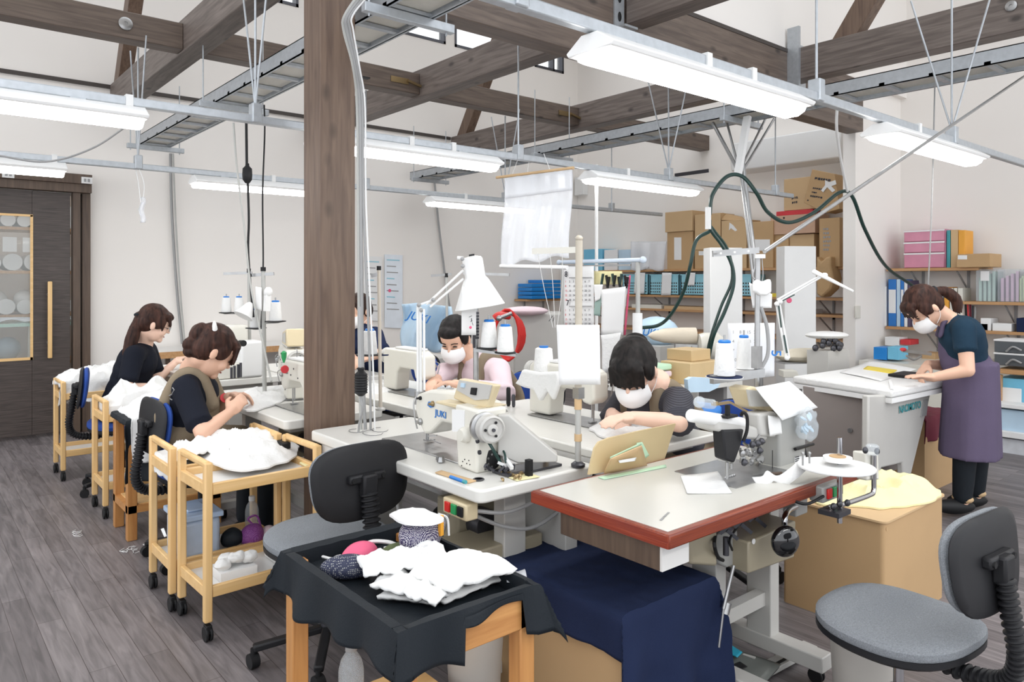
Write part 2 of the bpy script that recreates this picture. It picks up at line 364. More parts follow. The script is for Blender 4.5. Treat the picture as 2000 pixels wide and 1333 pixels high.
# ================================================================ ROOM
random.seed(4)
RWX, BWY = 8.0, 8.0
struct(MB().box(-4, 9, -3, 8.05, -0.06, 0), 'floor', 'floor', smooth=False)
def wall_holes(name, y, t, x0, x1, z0, z1, holes, m='wall'):
    b = MB(); xs = sorted({x0, x1} | {h[0] for h in holes} | {h[1] for h in holes}); zs = sorted({z0, z1} | {h[2] for h in holes} | {h[3] for h in holes})
    for i in range(len(xs) - 1):
        for j in range(len(zs) - 1):
            cx, cz = (xs[i] + xs[i + 1]) / 2, (zs[j] + zs[j + 1]) / 2
            if not any(h[0] < cx < h[1] and h[2] < cz < h[3] for h in holes): b.box(xs[i], xs[i + 1], y, y + t, zs[j], zs[j + 1])
    return struct(b, name, m, smooth=False)
wins = [(2.0, 3.52), (4.10, 5.55), (5.70, 7.0), (7.12, 7.70)]
wall_holes('wall_back', 8.0, 0.15, -4, 8.15, 0, 5.5, [(a, b, 4.56, 5.2) for a, b in wins] + [(-1.6, 1.33, 0, 2.24)])
struct(MB().box(8.0, 8.15, -3, 8.15, 0, 5.5), 'wall_right', 'wall', smooth=False)
struct(MB().box(7.0, 8.0, 3.28, 3.40, 0, 5.5), 'wall_wing', 'wall', smooth=False)
struct(MB().box(-4, 8.0, 3.22, 3.34, 3.31, 5.5), 'wall_upper', 'wall', smooth=False)
# ceiling with unseen openings added to let daylight in
b = MB(); b.box(-4, 8.15, 6.6, 8.15, 5.5, 5.6).box(-4, 8.15, 3.2, 3.6, 5.5, 5.6).box(-4, -1, 3.6, 7.95, 5.5, 5.6)
b.box(-4, 8.15, 1.0, 3.2, 5.5, 5.6).box(6.8, 8.15, -3, 1.0, 5.5, 5.6).box(-4, -3, -3, 1, 5.5, 5.6)
struct(b, 'ceiling', 'ceil', smooth=False)
for i, (a, c) in enumerate(wins):
    f = MB().box(a, c, 7.99, 8.1, 4.54, 4.575).box(a, a + .03, 7.99, 8.1, 4.54, 5.2).box(c - .03, c, 7.99, 8.1, 4.54, 5.2).box(a, c, 7.99, 8.1, 5.18, 5.21)
    if i != 1: f.box(c - .22, c - .19, 7.99, 8.1, 4.54, 5.2)
    w_ = struct(f, 'window_%d' % (i + 1), 'darksteel')
    MB().box(a, c, 8.06, 8.066, 4.57, 5.2).build('pane', 'glass', w_)
struct(MB().box(-4, 5.62, 7.975, 8.0, 3.29, 3.325), 'trim_1', 'trim')
struct(MB().box(3.86, 5.65, 3.195, 3.22, 3.305, 3.335), 'trim_2', 'trim')
struct(MB().box(-4, -1.75, 7.98, 8.0, 0, 0.07).box(1.6, 8, 7.98, 8.0, 0, 0.07), 'baseboard_back', 'ivory')
struct(MB().box(7.98, 8.0, -3, 3.2, 0, 0.07), 'baseboard_right', 'ivory')

# sliding door: panel with glazed opening, track, jamb and bar handle
dr = thing('door_1', None, None, (0, 7.93, 0)); dr['kind'] = 'structure'
b = MB().box(-1.3, .95, 7.90, 7.95, .03, .72).box(-1.3, .95, 7.90, 7.95, 2.02, 2.24).box(.95, 1.25, 7.90, 7.95, .03, 2.24).box(-1.4, -1.2, 7.90, 7.95, .03, 2.24)
dp = b.build('door_panel', 'doorw', dr, bevel=.003)
b = MB().box(-1.2, .955, 7.892, 7.90, .71, .735).box(-1.2, .955, 7.892, 7.90, 2.005, 2.025).box(.935, .957, 7.892, 7.90, .71, 2.02)
b.build('glazing_bead', 'pinex', dr)
MB().box(-1.2, .95, 7.922, 7.928, .72, 2.02).build('glass_pane', 'glass', dr)
MB().box(-1.6, 1.42, 7.86, 7.96, 2.25, 2.33).box(-1.6, 1.42, 7.84, 7.9, 2.33, 2.42).build('door_track', 'doorf', dr, bevel=.003)
MB().box(1.27, 1.33, 7.88, 8.0, 0, 2.25).box(1.35, 1.42, 7.92, 8.0, 0, 2.25).build('jamb', 'doorf', dr, bevel=.003)
h = MB().bar((1.08, 7.84, .72), (1.08, 7.84, 1.42), .035, .035).build('handle', 'pine', dr, bevel=.008)
MB().cyl((1.08, 7.9, 1.30), (1.08, 7.85, 1.30), .018).cyl((1.08, 7.9, .86), (1.08, 7.85, .86), .018).build('handle_mount', 'steel', h)
for k, x in enumerate((.05, .72, 1.33)):
    t = MB().box(x, x + .09, 7.836, 7.84, 2.335, 2.395).build('switch_plate', 'white', dr)
    MB().box(x + .02, x + .04, 7.833, 7.836, 2.35, 2.38).box(x + .05, x + .07, 7.833, 7.836, 2.35, 2.38).build('rocker', 'pinkp' if k == 0 else 'cable', t)

# storeroom behind the door: shell, post, shelves with rolls, table
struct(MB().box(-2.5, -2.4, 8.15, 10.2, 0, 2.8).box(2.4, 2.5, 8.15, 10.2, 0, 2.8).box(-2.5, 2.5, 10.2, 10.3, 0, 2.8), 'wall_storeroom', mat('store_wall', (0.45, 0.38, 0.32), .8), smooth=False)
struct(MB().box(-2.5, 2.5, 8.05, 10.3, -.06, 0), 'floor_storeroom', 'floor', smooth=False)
tag(MB().box(1.12, 1.24, 8.5, 8.62, 0, 2.8).build('wooden_post', 'beamz', None, bevel=.004), 'brown wooden post standing in the storeroom behind the glass door', 'post')
sr = thing('storeroom_rack', 'wooden storeroom rack of white fabric rolls seen through the glass door', 'rack', (0, 9.4, 0))
for z in (.55, 1.05, 1.5, 1.95): MB().box(-.6, 1.62, 9.05, 9.6, z, z + .03).build('shelf', 'shelfw', sr)
for x in (-.6, 1.2, 1.57): MB().box(x, x + .04, 9.0, 9.05, 0, 2.3).build('post', 'doorf', sr)
rl = None; n_ = 0
for z, r0 in ((1.98, .06), (1.53, .085), (1.08, .08)):
    for row in range(2 if z > 1.9 else 1):
        x = .1; nr = 0
        while x < 1.4:
            r = r0 * random.uniform(.85, 1.12)
            if rl is None:
                rl = MB().lathe((0, 0, 0), [(.022, 0), (1, 0), (1, .5), (.022, .5)], axis=(0, -1, 0), n=18).build('fabric_roll', 'cloth', None)
                o = rl
            else: o = rl.copy(); COL.objects.link(o)
            o.scale = (r, 1, r); o.location = (x + r, 9.55, z + r + row * r0 * 1.9 + .002)
            tag(o, '%s white fabric roll from the left, %s, storeroom rack' % (ORD[nr], {1.98: ('lower row of top shelf', 'upper row of top shelf')[row], 1.53: 'second shelf down', 1.08: 'third shelf down'}[z]), 'roll', 'white rolls in the storeroom rack'); x += 2 * r + .01; nr += 1
for x in (.83, 1.0): one(MB().box(x, x + .12, 8.99, 8.994, 1.72, 1.87), 'paper_sheet', 'paper', 'white notice hanging from the rack of rolls in the storeroom, %s' % ('left one' if x < .9 else 'right one'), 'paper')
wt = thing('workbench', 'grey storeroom bench carrying green glass behind the door pane', 'bench', (.4, 8.7, 0))
MB().box(-1.2, 1.5, 8.35, 8.85, .99, 1.02).build('bench_top', mat('green_glass', (.45, .68, .58), .1), wt)
for x in (-.4, .98, 1.17): MB().box(x, x + .05, 8.4, 8.45, 0, .99).build('leg', 'cream', wt)
one(MB().grid(lambda u, v: V((-.6 + u * 2.0, 8.4 + v * .42, 1.03 + .06 * abs(nz(u * 9, v * 3, 1)) + .03 * sin(v * pi))), 40, 10), 'plastic_sheet', 'vinyl', 'crumpled clear plastic sheet lying on the storeroom bench', 'sheet', solid=.003)
for i, (x, z, r) in enumerate(((1.05, 1.21, .10), (1.32, 1.22, .11), (.9, .70, .12), (.80, 1.21, .10))):
    one(MB().ell((x, 9.3, z + .02), (r, .12, r), n=14), 'fabric_bundle', 'cloth' if i != 2 else 'palecov', 'pale wrapped fabric bundle in the storeroom, %s' % ('right of centre, above the bench', 'farthest right, above the bench', 'pale blue one behind the bench', 'farthest left')[i], 'bundle', 'wrapped bundles in the storeroom')
one(MB().grid(lambda u, v: V((1.03 + u * .13 + .02 * sin(v * 5), 8.32 + .02 * sin(u * 20), .45 + v * .55)), 20, 8), 'cloth', 'cloth', 'white cloth strip hanging off the storeroom bench', 'cloth', solid=.004)

# ================================================================ TIMBER FRAME
def beam(name, m, label, x0, x1, y0, y1, z0, z1):
    return tag(MB().box(x0, x1, y0, y1, z0, z1).build(name, m, None, bevel=.006), label, 'beam')
beam('wooden_beam', 'beamy', 'dark wooden tie beam left of the central post, running to the back wall', 1.60, 1.76, -1, 8.0, 3.09, 3.33)
beam('wooden_beam', 'beamy', 'dark wooden tie beam right of the central post, under the middle clerestory windows', 3.62, 3.78, 3.34, 8.0, 3.08, 3.33)
beam('wooden_beam', 'beamy', 'dark wooden tie beam bracketed to the front of the big girder above the long lamp', 3.62, 3.78, -1, 3.18, 3.08, 3.33)
beam('wooden_beam', 'beamy', 'dark wooden tie beam reaching the back wall behind the hanging plastic curtain', 5.64, 5.80, 3.34, 8.0, 3.07, 3.33)
b4 = beam('wooden_beam', 'beamy', 'dark wooden tie beam at top right with a round metal plug', 5.66, 5.82, -1, 3.18, 3.07, 3.33)
g = beam('wooden_girder', 'beamx', 'deep dark wooden girder crossing the top of the room over the central post', 1.5, 6.99, 3.20, 3.36, 2.83, 3.31)
# rods / plugs
def plug(parent, c, ax, r=.03):
    return MB().lathe(c, [(r, 0), (r, .006), (r * .7, .012), (r * .3, .012), (r * .3, .004)], axis=ax, n=20).build('bolt_plug', 'steel', parent)
plug(b4, (5.655, 1.62, 3.24), (-1, 0, 0), .035)
for x0, x1, lab in ((-1.5, 1.6, 'dark wooden purlin at top left ending at the tie beam, with a round plug'), (1.76, 3.62, 'dark wooden purlin between tie beams behind the central post'), (3.78, 5.64, 'dark wooden purlin joining the tie beam near the plastic curtain'), (5.8, 8.0, 'dark wooden purlin ending at the right wall near the air conditioner')):
    pb = beam('wooden_purlin', 'beamx', lab, x0, x1, 5.62, 5.77, 3.10, 3.29)
    if x0 < 0: plug(pb, (1.22, 5.615, 3.2), (0, -1, 0), .045)
    elif x0 < 5: MB().box(x1 - .3, x1 - .12, 5.612, 5.62, 3.17, 3.22).bar((x1 - .14, 5.60, 3.2), (x1 + .0, 5.60, 3.17), .02, .02).build('joint_bolt', 'brass', pb)
for x, y, lab in ((1.60, 7.95, 'slanted dark wooden strut rising from the left tie beam at the back wall'), (5.64, 7.9, 'slanted dark wooden strut rising from the right tie beam at the back wall'), (5.66, 2.85, 'slanted dark wooden strut at top right rising from the tie beam')):
    s_ = 1.45 if y < 3 else 1.5
    one(MB().prism([(0, 0), (.2, 0), (.2 + 1.6, s_ * 1.6), (1.6, s_ * 1.6)], (x + .02, y, 3.33), (0, -1, 0), (0, 0, 1), -.12, 0), 'wooden_strut', 'beamz', lab, 'strut', bevel=.005)
# central post with pipes
post = one(MB().box(1.505, 1.685, 3.18, 3.36, 0, 2.83), 'wooden_post', 'beamz', 'square brown wooden post standing in the middle of the workshop', 'post', bevel=.005)
one(MB().box(5.63, 5.66, 3.10, 3.2, 2.95, 3.5).box(5.66, 5.9, 3.185, 3.2, 3.0, 3.4), 'steel_bracket', 'zinc', 'galvanised hanger bracket where the right tie beam meets the girder', 'bracket')
bk = one(MB().box(3.52, 3.61, 3.186, 3.198, 3.03, 3.5).box(3.50, 3.62, 3.08, 3.2, 3.02, 3.034), 'steel_bracket', 'zinc', 'galvanised slotted hanger bracket on the girder above the long lamp', 'bracket')
for z in (3.12, 3.24): MB().ell((3.565, 3.184, z), (.016, .006, .032)).build('slot', 'rubber', bk)
pipes = thing('conduit_bundle', 'bundle of grey pipes and cables running down the right side of the wooden post', 'pipes', (1.75, 3.2, .8))
for k, (dx, r, m_) in enumerate(((0, .007, 'conduit'), (.022, .008, 'cable'), (.045, .006, 'cable'), (-.016, .004, 'paper'))):
    sw = .10 if k < 2 else .05
    pts = [P(682 + k * 7 + 26, -20, d=3.0 + k * .01), P(674 + k * 5, 30, d=3.02), P(672 + k * 6, 60, d=3.05), P(690 + k * 4, 130, d=3.12), P(698 + k * 5, 210, d=3.2), P(700 + k * 5, 400, d=3.25), P(702 + k * 6 + (k > 1) * 8, 700, d=3.3), P(706 + k * 9, 870, d=3.34)]
    MB().tube(pts, r, 8, 6).build('pipe', m_, pipes)
MB().box(1.7, 1.76, 3.17, 3.2, 2.40, 2.406).build('cable_tie', 'rubber', pipes)

# ================================================================ CABLE TRAYS AND LIGHT RAILS
def tray(X0, X1, y0, y1, z, label):
    t = thing('cable_tray', label, 'cable tray', (X0, y0, z))
    for x in (X0, X1 - .02): 
        MB().box(x, x + .008, y0, y1, z, z + .09).box(x - .01 if x > X0 else x, x + .02, y0, y1, z, z + .006).box(x, x + .018, y0, y1, z + .084, z + .09).build('side_rail', 'zinc', t)
    y = y0 + .1
    while y < y1 - .05:
        MB().box(X0, X1, y, y + .035, z + .004, z + .022).build('rung', 'zinc', t); y += .3
    MB().box(X0 + .02, X1 - .03, y0, y1, z + .026, z + .034).build('tray_floor', 'mesh', t)
    for k in range(4): MB().tube([(X0 + .05 + k * .05, y0 + .1, z + .045), (X0 + .06 + k * .045, (y0 + y1) / 2, z + .05), (X0 + .05 + k * .05, y1 - .1, z + .045)], .012, 6, 4).build('tray_cable', 'conduit' if k % 2 else 'cable', t)
    return t
def cross(t, x0, x1, y, z):
    b = MB().box(x0, x1, y - .02, y + .02, z - .045, z); b.build('crossbar', 'zinc', t, bevel=.004)
    for x in (x0 + .03, x1 - .04): MB().cyl((x, y, z - .06), (x, y, 2.83 if 3.19 < y < 3.37 else 3.3), .005, n=8).build('hanger_rod', 'zinc', t)
t1 = tray(1.75, 2.02, .2, 7.66, 2.70, 'galvanised cable tray passing just behind the central wooden post')
for y in (7.5, 5.4, 3.02): cross(t1, 1.64, 2.14, y, 2.70)
t2 = tray(4.88, 5.18, .2, 7.80, 2.68, 'galvanised cable tray crossing the right half of the room under the girder')
for y in (7.6, 5.4, 3.25): cross(t2, 4.78, 5.32, y, 2.68)
def clampset(t, x, y, z, braces=True):
    MB().cyl((x, y, z), (x, y, 3.9 if not braces and y < 5 else 3.09), .006, n=8).build('hanger_rod', 'zinc', t)
    MB().box(x - .025, x + .025, y - .03, y + .03, z - .05, z + .05).build('clamp', 'zinc', t, bevel=.006)
    if braces:
        for dy in (-.75, .75): MB().cyl((x, y, z + .03), (x, y + dy * .3, z + .85), .0055, n=8).build('brace_rod', 'zinc', t)
LX = (-.37, 1.70, 3.80)
lamp0 = None
names = {0: ('front', 'above the red-edged table'), 1: ('middle', 'on the middle rail'), 2: ('back', 'on the rear rail')}
lab = {(0, 1): 'long white batten lamp above the red-edged sewing table, nearest and largest of all lamps', (0, 2): 'white batten lamp on the near rail, high above the standing worker',
       (1, 0): 'white batten lamp at the left edge of the photo, above the sliding door', (1, 1): 'white batten lamp just right of the wooden post on the middle rail', (1, 2): 'white batten lamp below the air conditioner, right of the plastic curtain',
       (2, 0): 'smaller-looking batten lamp at far left directly above the door track', (2, 1): 'white batten lamp left of the wooden post on the rearmost rail', (2, 2): 'white batten lamp whose end passes behind the plastic curtain', (0, 0): 'white batten lamp on the near rail hung out of frame to the left', (3, 0): '', (3, 1): '', (3, 2): ''}
for r_, Y in enumerate((1.65, 3.70, 5.75, -.4)):  # last rail is unseen, added behind the camera for its lamps' light
    z = 2.22
    rail = thing('light_rail', ['galvanised lighting rail nearest the viewer, crossing the upper right', 'galvanised lighting rail level with the central post', 'galvanised lighting rail nearest the back wall', 'unseen galvanised lighting rail added behind the viewer'][r_], 'rail', (0, Y, z))
    MB().box(-2, 7.2 if r_ != 1 else 6.6, Y - .02, Y + .02, z - .002, z + .04).build('channel', 'zinc', rail, bevel=.006)
    for x in (-.2, 1.33 if r_ == 2 else 1.40, 3.15, 4.72, 6.3):
        if r_ == 3 or (r_ == 0 and x < 1): continue
        clampset(rail, x, Y, z + .05, x not in (3.15, 6.3))
    for x in (.8, 2.3, 2.6, 4.2):
        MB().box(x, x + .03, Y - .027, Y + .027, z - .008, z + .048).build('clip', 'white', rail)
    for i, x in enumerate(LX):
        if r_ == 0 and i == 0: continue
        if lamp0 is None:
            L = thing('batten_lamp', lab[(r_, i)], 'lamp', (x, Y, z - .005), local=True)
            MB().prism([(-.105, -.045), (-.035, 0), (.035, 0), (.105, -.045), (.095, -.06), (-.095, -.06)], (0, 0, 0), (0, 1, 0), (0, 0, 1), 0, 1.25).build('housing', 'lampw', L, bevel=.004)
            MB().prism([(-.07, -.056), (-.06, -.078), (-.03, -.094), (.03, -.094), (.06, -.078), (.07, -.056)], (.012, 0, 0), (0, 1, 0), (0, 0, 1), 0, 1.225).build('diffuser', 'glow', L)
            MB().box(.2, .26, -.03, .03, 0, .006).box(.95, 1.01, -.03, .03, 0, .006).build('mount', 'zinc', L)
            lamp0 = L; L['group'] = 'batten lamps on the rails'
        else:
            c = dup(lamp0, (x, Y, z - .005), 0, lab[(r_, i)] or 'unseen white batten lamp added behind the viewer, %s of three' % ORD[i])
            if r_ == 0 and i == 2: c.location.x = 3.78
# ================================================================ LARGE FURNITURE
def pxp(mb, poly, w0, w1, **pl):
    """outline given in photo pixels on a plane x= or y=, extruded w0..w1 along that axis (away positive)"""
    ax = list(pl)[0]; pts = [P(a, b, **pl) for a, b in poly]; n = len(pts); d = V((1, 0, 0)) if ax == 'x' else V((0, 1, 0))
    return mb.add([p + d * w0 for p in pts] + [p + d * w1 for p in pts], [tuple(range(n))[::-1], tuple(range(n, 2 * n))] + [(i, (i + 1) % n, n + (i + 1) % n, n + i) for i in range(n)])
def rrect(x0, x1, y0, y1, r, n=5):
    out = []
    for cx, cy, a0 in ((x1 - r, y1 - r, 0), (x0 + r, y1 - r, pi / 2), (x0 + r, y0 + r, pi), (x1 - r, y0 + r, 1.5 * pi)):
        out += [(cx + r * cos(a0 + pi / 2 * i / n), cy + r * sin(a0 + pi / 2 * i / n)) for i in range(n + 1)]
    return out
def slab(mb, poly, z0, z1): return mb.prism(poly, (0, 0, 0), (1, 0, 0), (0, 1, 0), z0, z1)
def caster(parent, x, y, r=.027, z=0, m='rubber'):
    c = MB().cyl((x - .014, y, z + r), (x - .003, y, z + r), r, n=18).cyl((x + .003, y, z + r), (x + .014, y, z + r), r, n=18)
    c.box(x - .012, x + .012, y - .02, y + .015, z + r, z + 2 * r + .006); return c.build('caster', m, parent, bevel=.003)
def stand(t, x0, x1, y0, y1, z, long='y', m='lgrey', cast=True):
    """machine stand: two pedestals with feet joined by a rail"""
    if long == 'y':
        for y in (y0 + .12, y1 - .12):
            MB().box(x0 + .2, x0 + .3, y - .03, y + .03, .05, z).build('pedestal', m, t, bevel=.004)
            MB().box(x0 + .04, x1 - .04, y - .03, y + .03, .055, .10).build('foot', m, t, bevel=.004)
            MB().box(x0 + .06, x1 - .06, y - .04, y + .04, z - .03, z).build('bracket', m, t)
            if cast:
                for x in (x0 + .08, x1 - .08): caster(t, x, y)
        MB().box(x0 + .22, x0 + .26, y0 + .12, y1 - .12, .22, .27).build('stretcher', m, t)
    else:
        for x in (x0 + .14, x1 - .14):
            MB().box(x - .03, x + .03, y0 + .2, y0 + .3, .05, z).build('pedestal', m, t, bevel=.004)
            MB().box(x - .035, x + .035, y0 + .0, y1 - .04, .055, .11).build('foot', m, t, bevel=.004)
            if cast:
                for y in (y0 + .04, y1 - .08): caster(t, x, y)
        MB().box(x0 + .14, x1 - .14, y0 + .22, y0 + .26, .22, .27).build('stretcher', m, t)
def motor(t, c, m='olive'):
    x, y, z = c
    b = MB().box(x - .09, x + .09, y - .07, y + .07, z - .08, z + .08).build('motor_box', m, t, bevel=.008)
    MB().cyl((x, y - .07, z), (x, y - .14, z), .055, n=20).build('motor_pulley', 'darksteel', b)
    return b
def switchbox(t, c, ux, m='beige'):
    """red/green switch box; ux is the direction its face runs"""
    c = V(c); u = V(ux).normalized(); n = V((u.y, -u.x, 0))
    b = MB().prism([(0, 0), (.135, 0), (.135, .055), (0, .055)], c, u, (0, 0, 1), -.05, 0).build('switch_box', m, t, bevel=.006)
    for k, mm in enumerate(('red', 'green', 'rubber')):
        MB().prism([(.02 + k * .036, .012), (.048 + k * .036, .012), (.048 + k * .036, .045), (.02 + k * .036, .045)], c, u, (0, 0, 1), 0, .008).build('push_button', mm, b, bevel=.002)
    return b

# --- T1: table of the lone machine in the middle foreground
T1 = thing('sewing_table', 'white sewing table with rounded corner carrying the lone lettered machine in the middle foreground', 'table', (1.7, 2.5, 0))
def ttop(x0, x1, y0, y1, z, t=.045, r=.03): return slab(MB(), rrect(x0, x1, y0, y1, r), z - t, z)
ttop(1.43, 1.965, 1.87, 3.13, .75).build('tabletop', 'laminate', T1, bevel=.008, seg=3)
MB().box(1.44, 1.46, 2.72, 3.12, .60, .705).box(1.44, 1.9, 3.08, 3.12, .55, .705).box(1.44, 1.46, 3.02, 3.12, .1, .705).build('side_panel', 'ivory', T1, bevel=.003)
stand(T1, 1.43, 1.96, 1.9, 3.1, .70)
motor(T1, (1.68, 2.28, .52)); MB().box(1.5, 1.82, 2.0, 2.2, .34, .50).build('control_box', 'olive', T1, bevel=.006)
MB().box(1.84, 1.90, 1.9, 2.2, .3, .70).build('bracket_plate', 'lgrey', T1, bevel=.004)
MB().box(1.47, 1.60, 2.62, 2.7, .1, .70).build('panel_post', 'greyenam', T1)
switchbox(T1, (1.425, 2.07, .635), (0, -1, 0))
for pts in ([(1.47, 1.95, .66), (1.6, 1.92, .64), (1.85, 1.95, .66)], [(1.48, 2.0, .64), (1.6, 1.95, .58), (1.72, 1.93, .56), (1.9, 1.95, .6)], [(1.55, 2.2, .6), (1.52, 2.25, .4), (1.55, 2.3, .15)], [(1.5, 2.5, .7), (1.49, 2.45, .5), (1.55, 2.4, .35)]):
    MB().tube(pts, .007, 8, 6).build('cable', 'cable', T1)
MB().ell((1.5, 2.45, .48), (.02, .05, .05)).build('knee_pad', 'rubber', T1)

# --- machine on T1 (hero)
def wheel(parent, c, ax, r, m='lgrey'):
    wh = MB().lathe(c, [(r * .9, 0), (r, .006), (r * .9, .016), (r * .92, .026), (r, .03), (r, .044), (r * .86, .05), (r * .8, .042), (r * .45, .04), (r * .4, .05), (r * .2, .052)], axis=ax, n=36).build('hand_wheel', m, parent)
    a = V(ax).normalized(); u, t, _ = frame(ax)
    for k in range(3): q = V(c) + a * .044 + (u * cos(k * 2.1) + t * sin(k * 2.1)) * r * .55; MB().cyl(q, q + a * .003, r * .1, n=12).build('wheel_hole', 'rubber', wh)
    MB().cyl(V(c) + a * .05, V(c) + a * .058, r * .13, n=12).build('wheel_screw', 'darksteel', wh)
    return wh
ma = thing('sewing_machine', 'large cream sewing machine with blue lettering and grey hand wheel on the middle foreground table', 'sewing machine', (1.65, 2.3, .75))
b = pxp(MB(), [(813, 771), (838, 762), (888, 766), (936, 790), (936, 812), (934, 835), (889, 832), (862, 825), (840, 848), (828, 849), (817, 826), (810, 800)], 0, .11, x=1.63)
arm = b.build('arm', 'cream', ma, bevel=.012, seg=3)
b = pxp(MB(), [(888, 790), (934, 802), (932, 870), (931, 927), (893, 912), (890, 850)], 0, .13, x=1.55)
colm = b.build('column', 'cream', ma, bevel=.01, seg=3)
MB().box(1.58, 1.80, 2.05, 2.75, .745, .756).build('bed_plate', 'steel', ma, bevel=.003)
b = pxp(MB(), [(884, 779), (895, 740), (966, 753), (950, 798), (932, 800)], -.0, .035, x=1.60)
pxp(MB(), [(860, 786), (866, 782), (950, 796), (936, 805)], -.03, .10, x=1.60).build('panel_base', 'beige', ma, bevel=.004)
cp = b.build('control_panel', 'beige', ma, bevel=.008, seg=3)
pxp(MB(), [(894, 762), (899, 743), (962, 753), (955, 780), (930, 782)], -.006, .0, x=1.60).build('display_face', 'lgrey', cp)
pxp(MB(), [(925, 757), (935, 758), (933, 772), (923, 770)], -.012, -.005, x=1.60).build('power_button', 'rubber', cp)
pxp(MB(), [(905, 748), (912, 749), (911, 757), (904, 756)], -.012, -.005, x=1.60).build('dial', 'palecov', cp)
a0 = P(850, 812, x=1.629); text('JUKI', a0, (0, -1, -.02), (0, 0, 1), .036, 'bluew', arm, wx=1.15)
pxp(MB(), [(838, 785), (843, 785), (848, 795), (842, 797), (836, 792)], -.004, 0, x=1.63).build('brand_mark', 'bluew', arm)
for (q, r_, m_) in (((846, 789), .011, 'brass'), ((822, 824), .014, 'steel'), ((822, 778), .008, 'rubber')):
    c = P(*q, x=1.63); MB().lathe(c, [(r_, 0), (r_, .006), (r_ * .5, .012), (r_ * .5, .02)], axis=(-1, 0, 0), n=16).build('tension_dial' if r_ > .01 else 'screw_cap', m_, arm)
c = P(909, 808, x=1.63); MB().cyl(c, c + V((-.002, 0, 0)), .009, n=16).build('green_sticker', 'green', arm)
pxp(MB(), [(884, 800), (908, 802), (908, 845), (884, 843)], -.003, 0, x=1.55).build('paper_note', 'paper', colm)
c = P(912, 849, x=1.55); MB().lathe(c, [(.028, 0), (.028, .015), (.02, .03), (.008, .03)], axis=(-1, 0, 0), n=20).build('stitch_dial', 'cream', colm)
for q in ((904, 902), (908, 898), (912, 906), (916, 900), (918, 908), (902, 910)): c = P(*q, x=1.55); MB().cyl(c, c + V((-.002, 0, 0)), .0022, n=8).build('vent_hole', 'rubber', colm)
for q in ((934, 862), (938, 884)): c = P(*q, x=1.55); MB().cyl(c, c + V((-.006, 0, 0)), .008, n=12).build('cap_screw', 'darksteel', colm)
wc = P(962, 838, y=1.99); wheel(ma, wc + V((0, .03, 0)), (-.25, -1, 0), .048)
MB().lathe(wc + V((.0, .055, 0)), [(.048, 0), (.053, .004), (.053, .02), (.04, .026)], axis=(-.25, -1, 0), n=30).build('belt_pulley', 'steel', ma)
b = MB().prism([(-.02, .12), (.02, .12), (.19, -.02), (.19, -.045), (.05, -.05), (-.02, -.02)], (1.66, 2.03, .83), (.75, -.66, 0), (0, 0, 1), -.02, .03)
b.build('belt_guard', 'lgrey', ma, bevel=.005)
c = P(957, 898, y=2.05); pl = MB().lathe(c, [(.034, 0), (.036, .004), (.036, .012), (.02, .014)], axis=(-.35, -1, 0), n=24).build('winder_pulley', 'rubber', ma)
for k in range(7): q = c + V((.022 * cos(k * .9), -.016, .022 * sin(k * .9))); MB().cyl(q, q + V((0, -.002, 0)), .004, n=8).build('pulley_hole', 'steel', pl)
MB().tube([P(945, 850, y=2.1), P(958, 870, y=2.0), P(975, 900, y=2.0), P(985, 918, y=2.0)], .006, 8, 5).tube([P(970, 860, y=2.08), P(985, 885, y=2.0), P(988, 905, y=1.98)], .004, 8, 5).build('drive_belt', 'hose', ma)
b = MB().box(1.60, 1.85, 1.93, 2.02, .752, .760); 
for k in range(9): q = P(930 + k * 9, 922 - abs(k - 5) * 1.5, z=.765); b.bar(q, q + V((.03 * cos(k), .03 * sin(k * 2), .02)), .008, .008)
b.build('trimmer_linkage', 'darksteel', ma)
MB().bar(P(975, 905, z=.79), P(995, 913, z=.77), .02, .01).bar(P(985, 893, z=.80), P(1000, 915, z=.78), .012, .012).build('white_lever', 'white', ma)
n0 = P(836, 862, z=.762)
b = MB().cyl(n0, n0 + V((0, 0, .07)), .004).cyl(n0 + V((0, .012, .005)), n0 + V((0, .012, .07)), .0035).box(n0.x - .01, n0.x + .03, n0.y - .008, n0.y + .02, n0.z, n0.z + .006).bar(n0 + V((0, 0, .02)), n0 + V((.01, -.05, .03)), .006, .005).bar(n0 + V((0, -.02, .01)), n0 + V((.0, -.09, .005)), .004, .004)
b.cyl(n0 + V((0, .006, .055)), n0 + V((0, .006, .085)), .011); b.build('needle_bar', 'steel', ma)
MB().tube([P(812, 776, x=1.62), P(808, 790, x=1.61), P(810, 815, x=1.61), P(815, 838, x=1.62)], .003, 6, 6).build('thread_guard', 'steel', ma)
b = MB()
for k, q in enumerate(((858, 762), (864, 759), (870, 763), (876, 759))): c = P(*q, x=1.69); b.lathe(c, [(.004, 0), (.012, .002), (.004, .008)], axis=(-.4, -.9, 0), n=12)
b.cyl(P(855, 762, x=1.69), P(886, 760, x=1.69), .003).cyl(P(876, 768, x=1.69), P(876, 756, x=1.69), .003); b.build('thread_tension', 'steel', ma)
for q, hh, m_ in (((995, 785), .0, 'x'),): pass

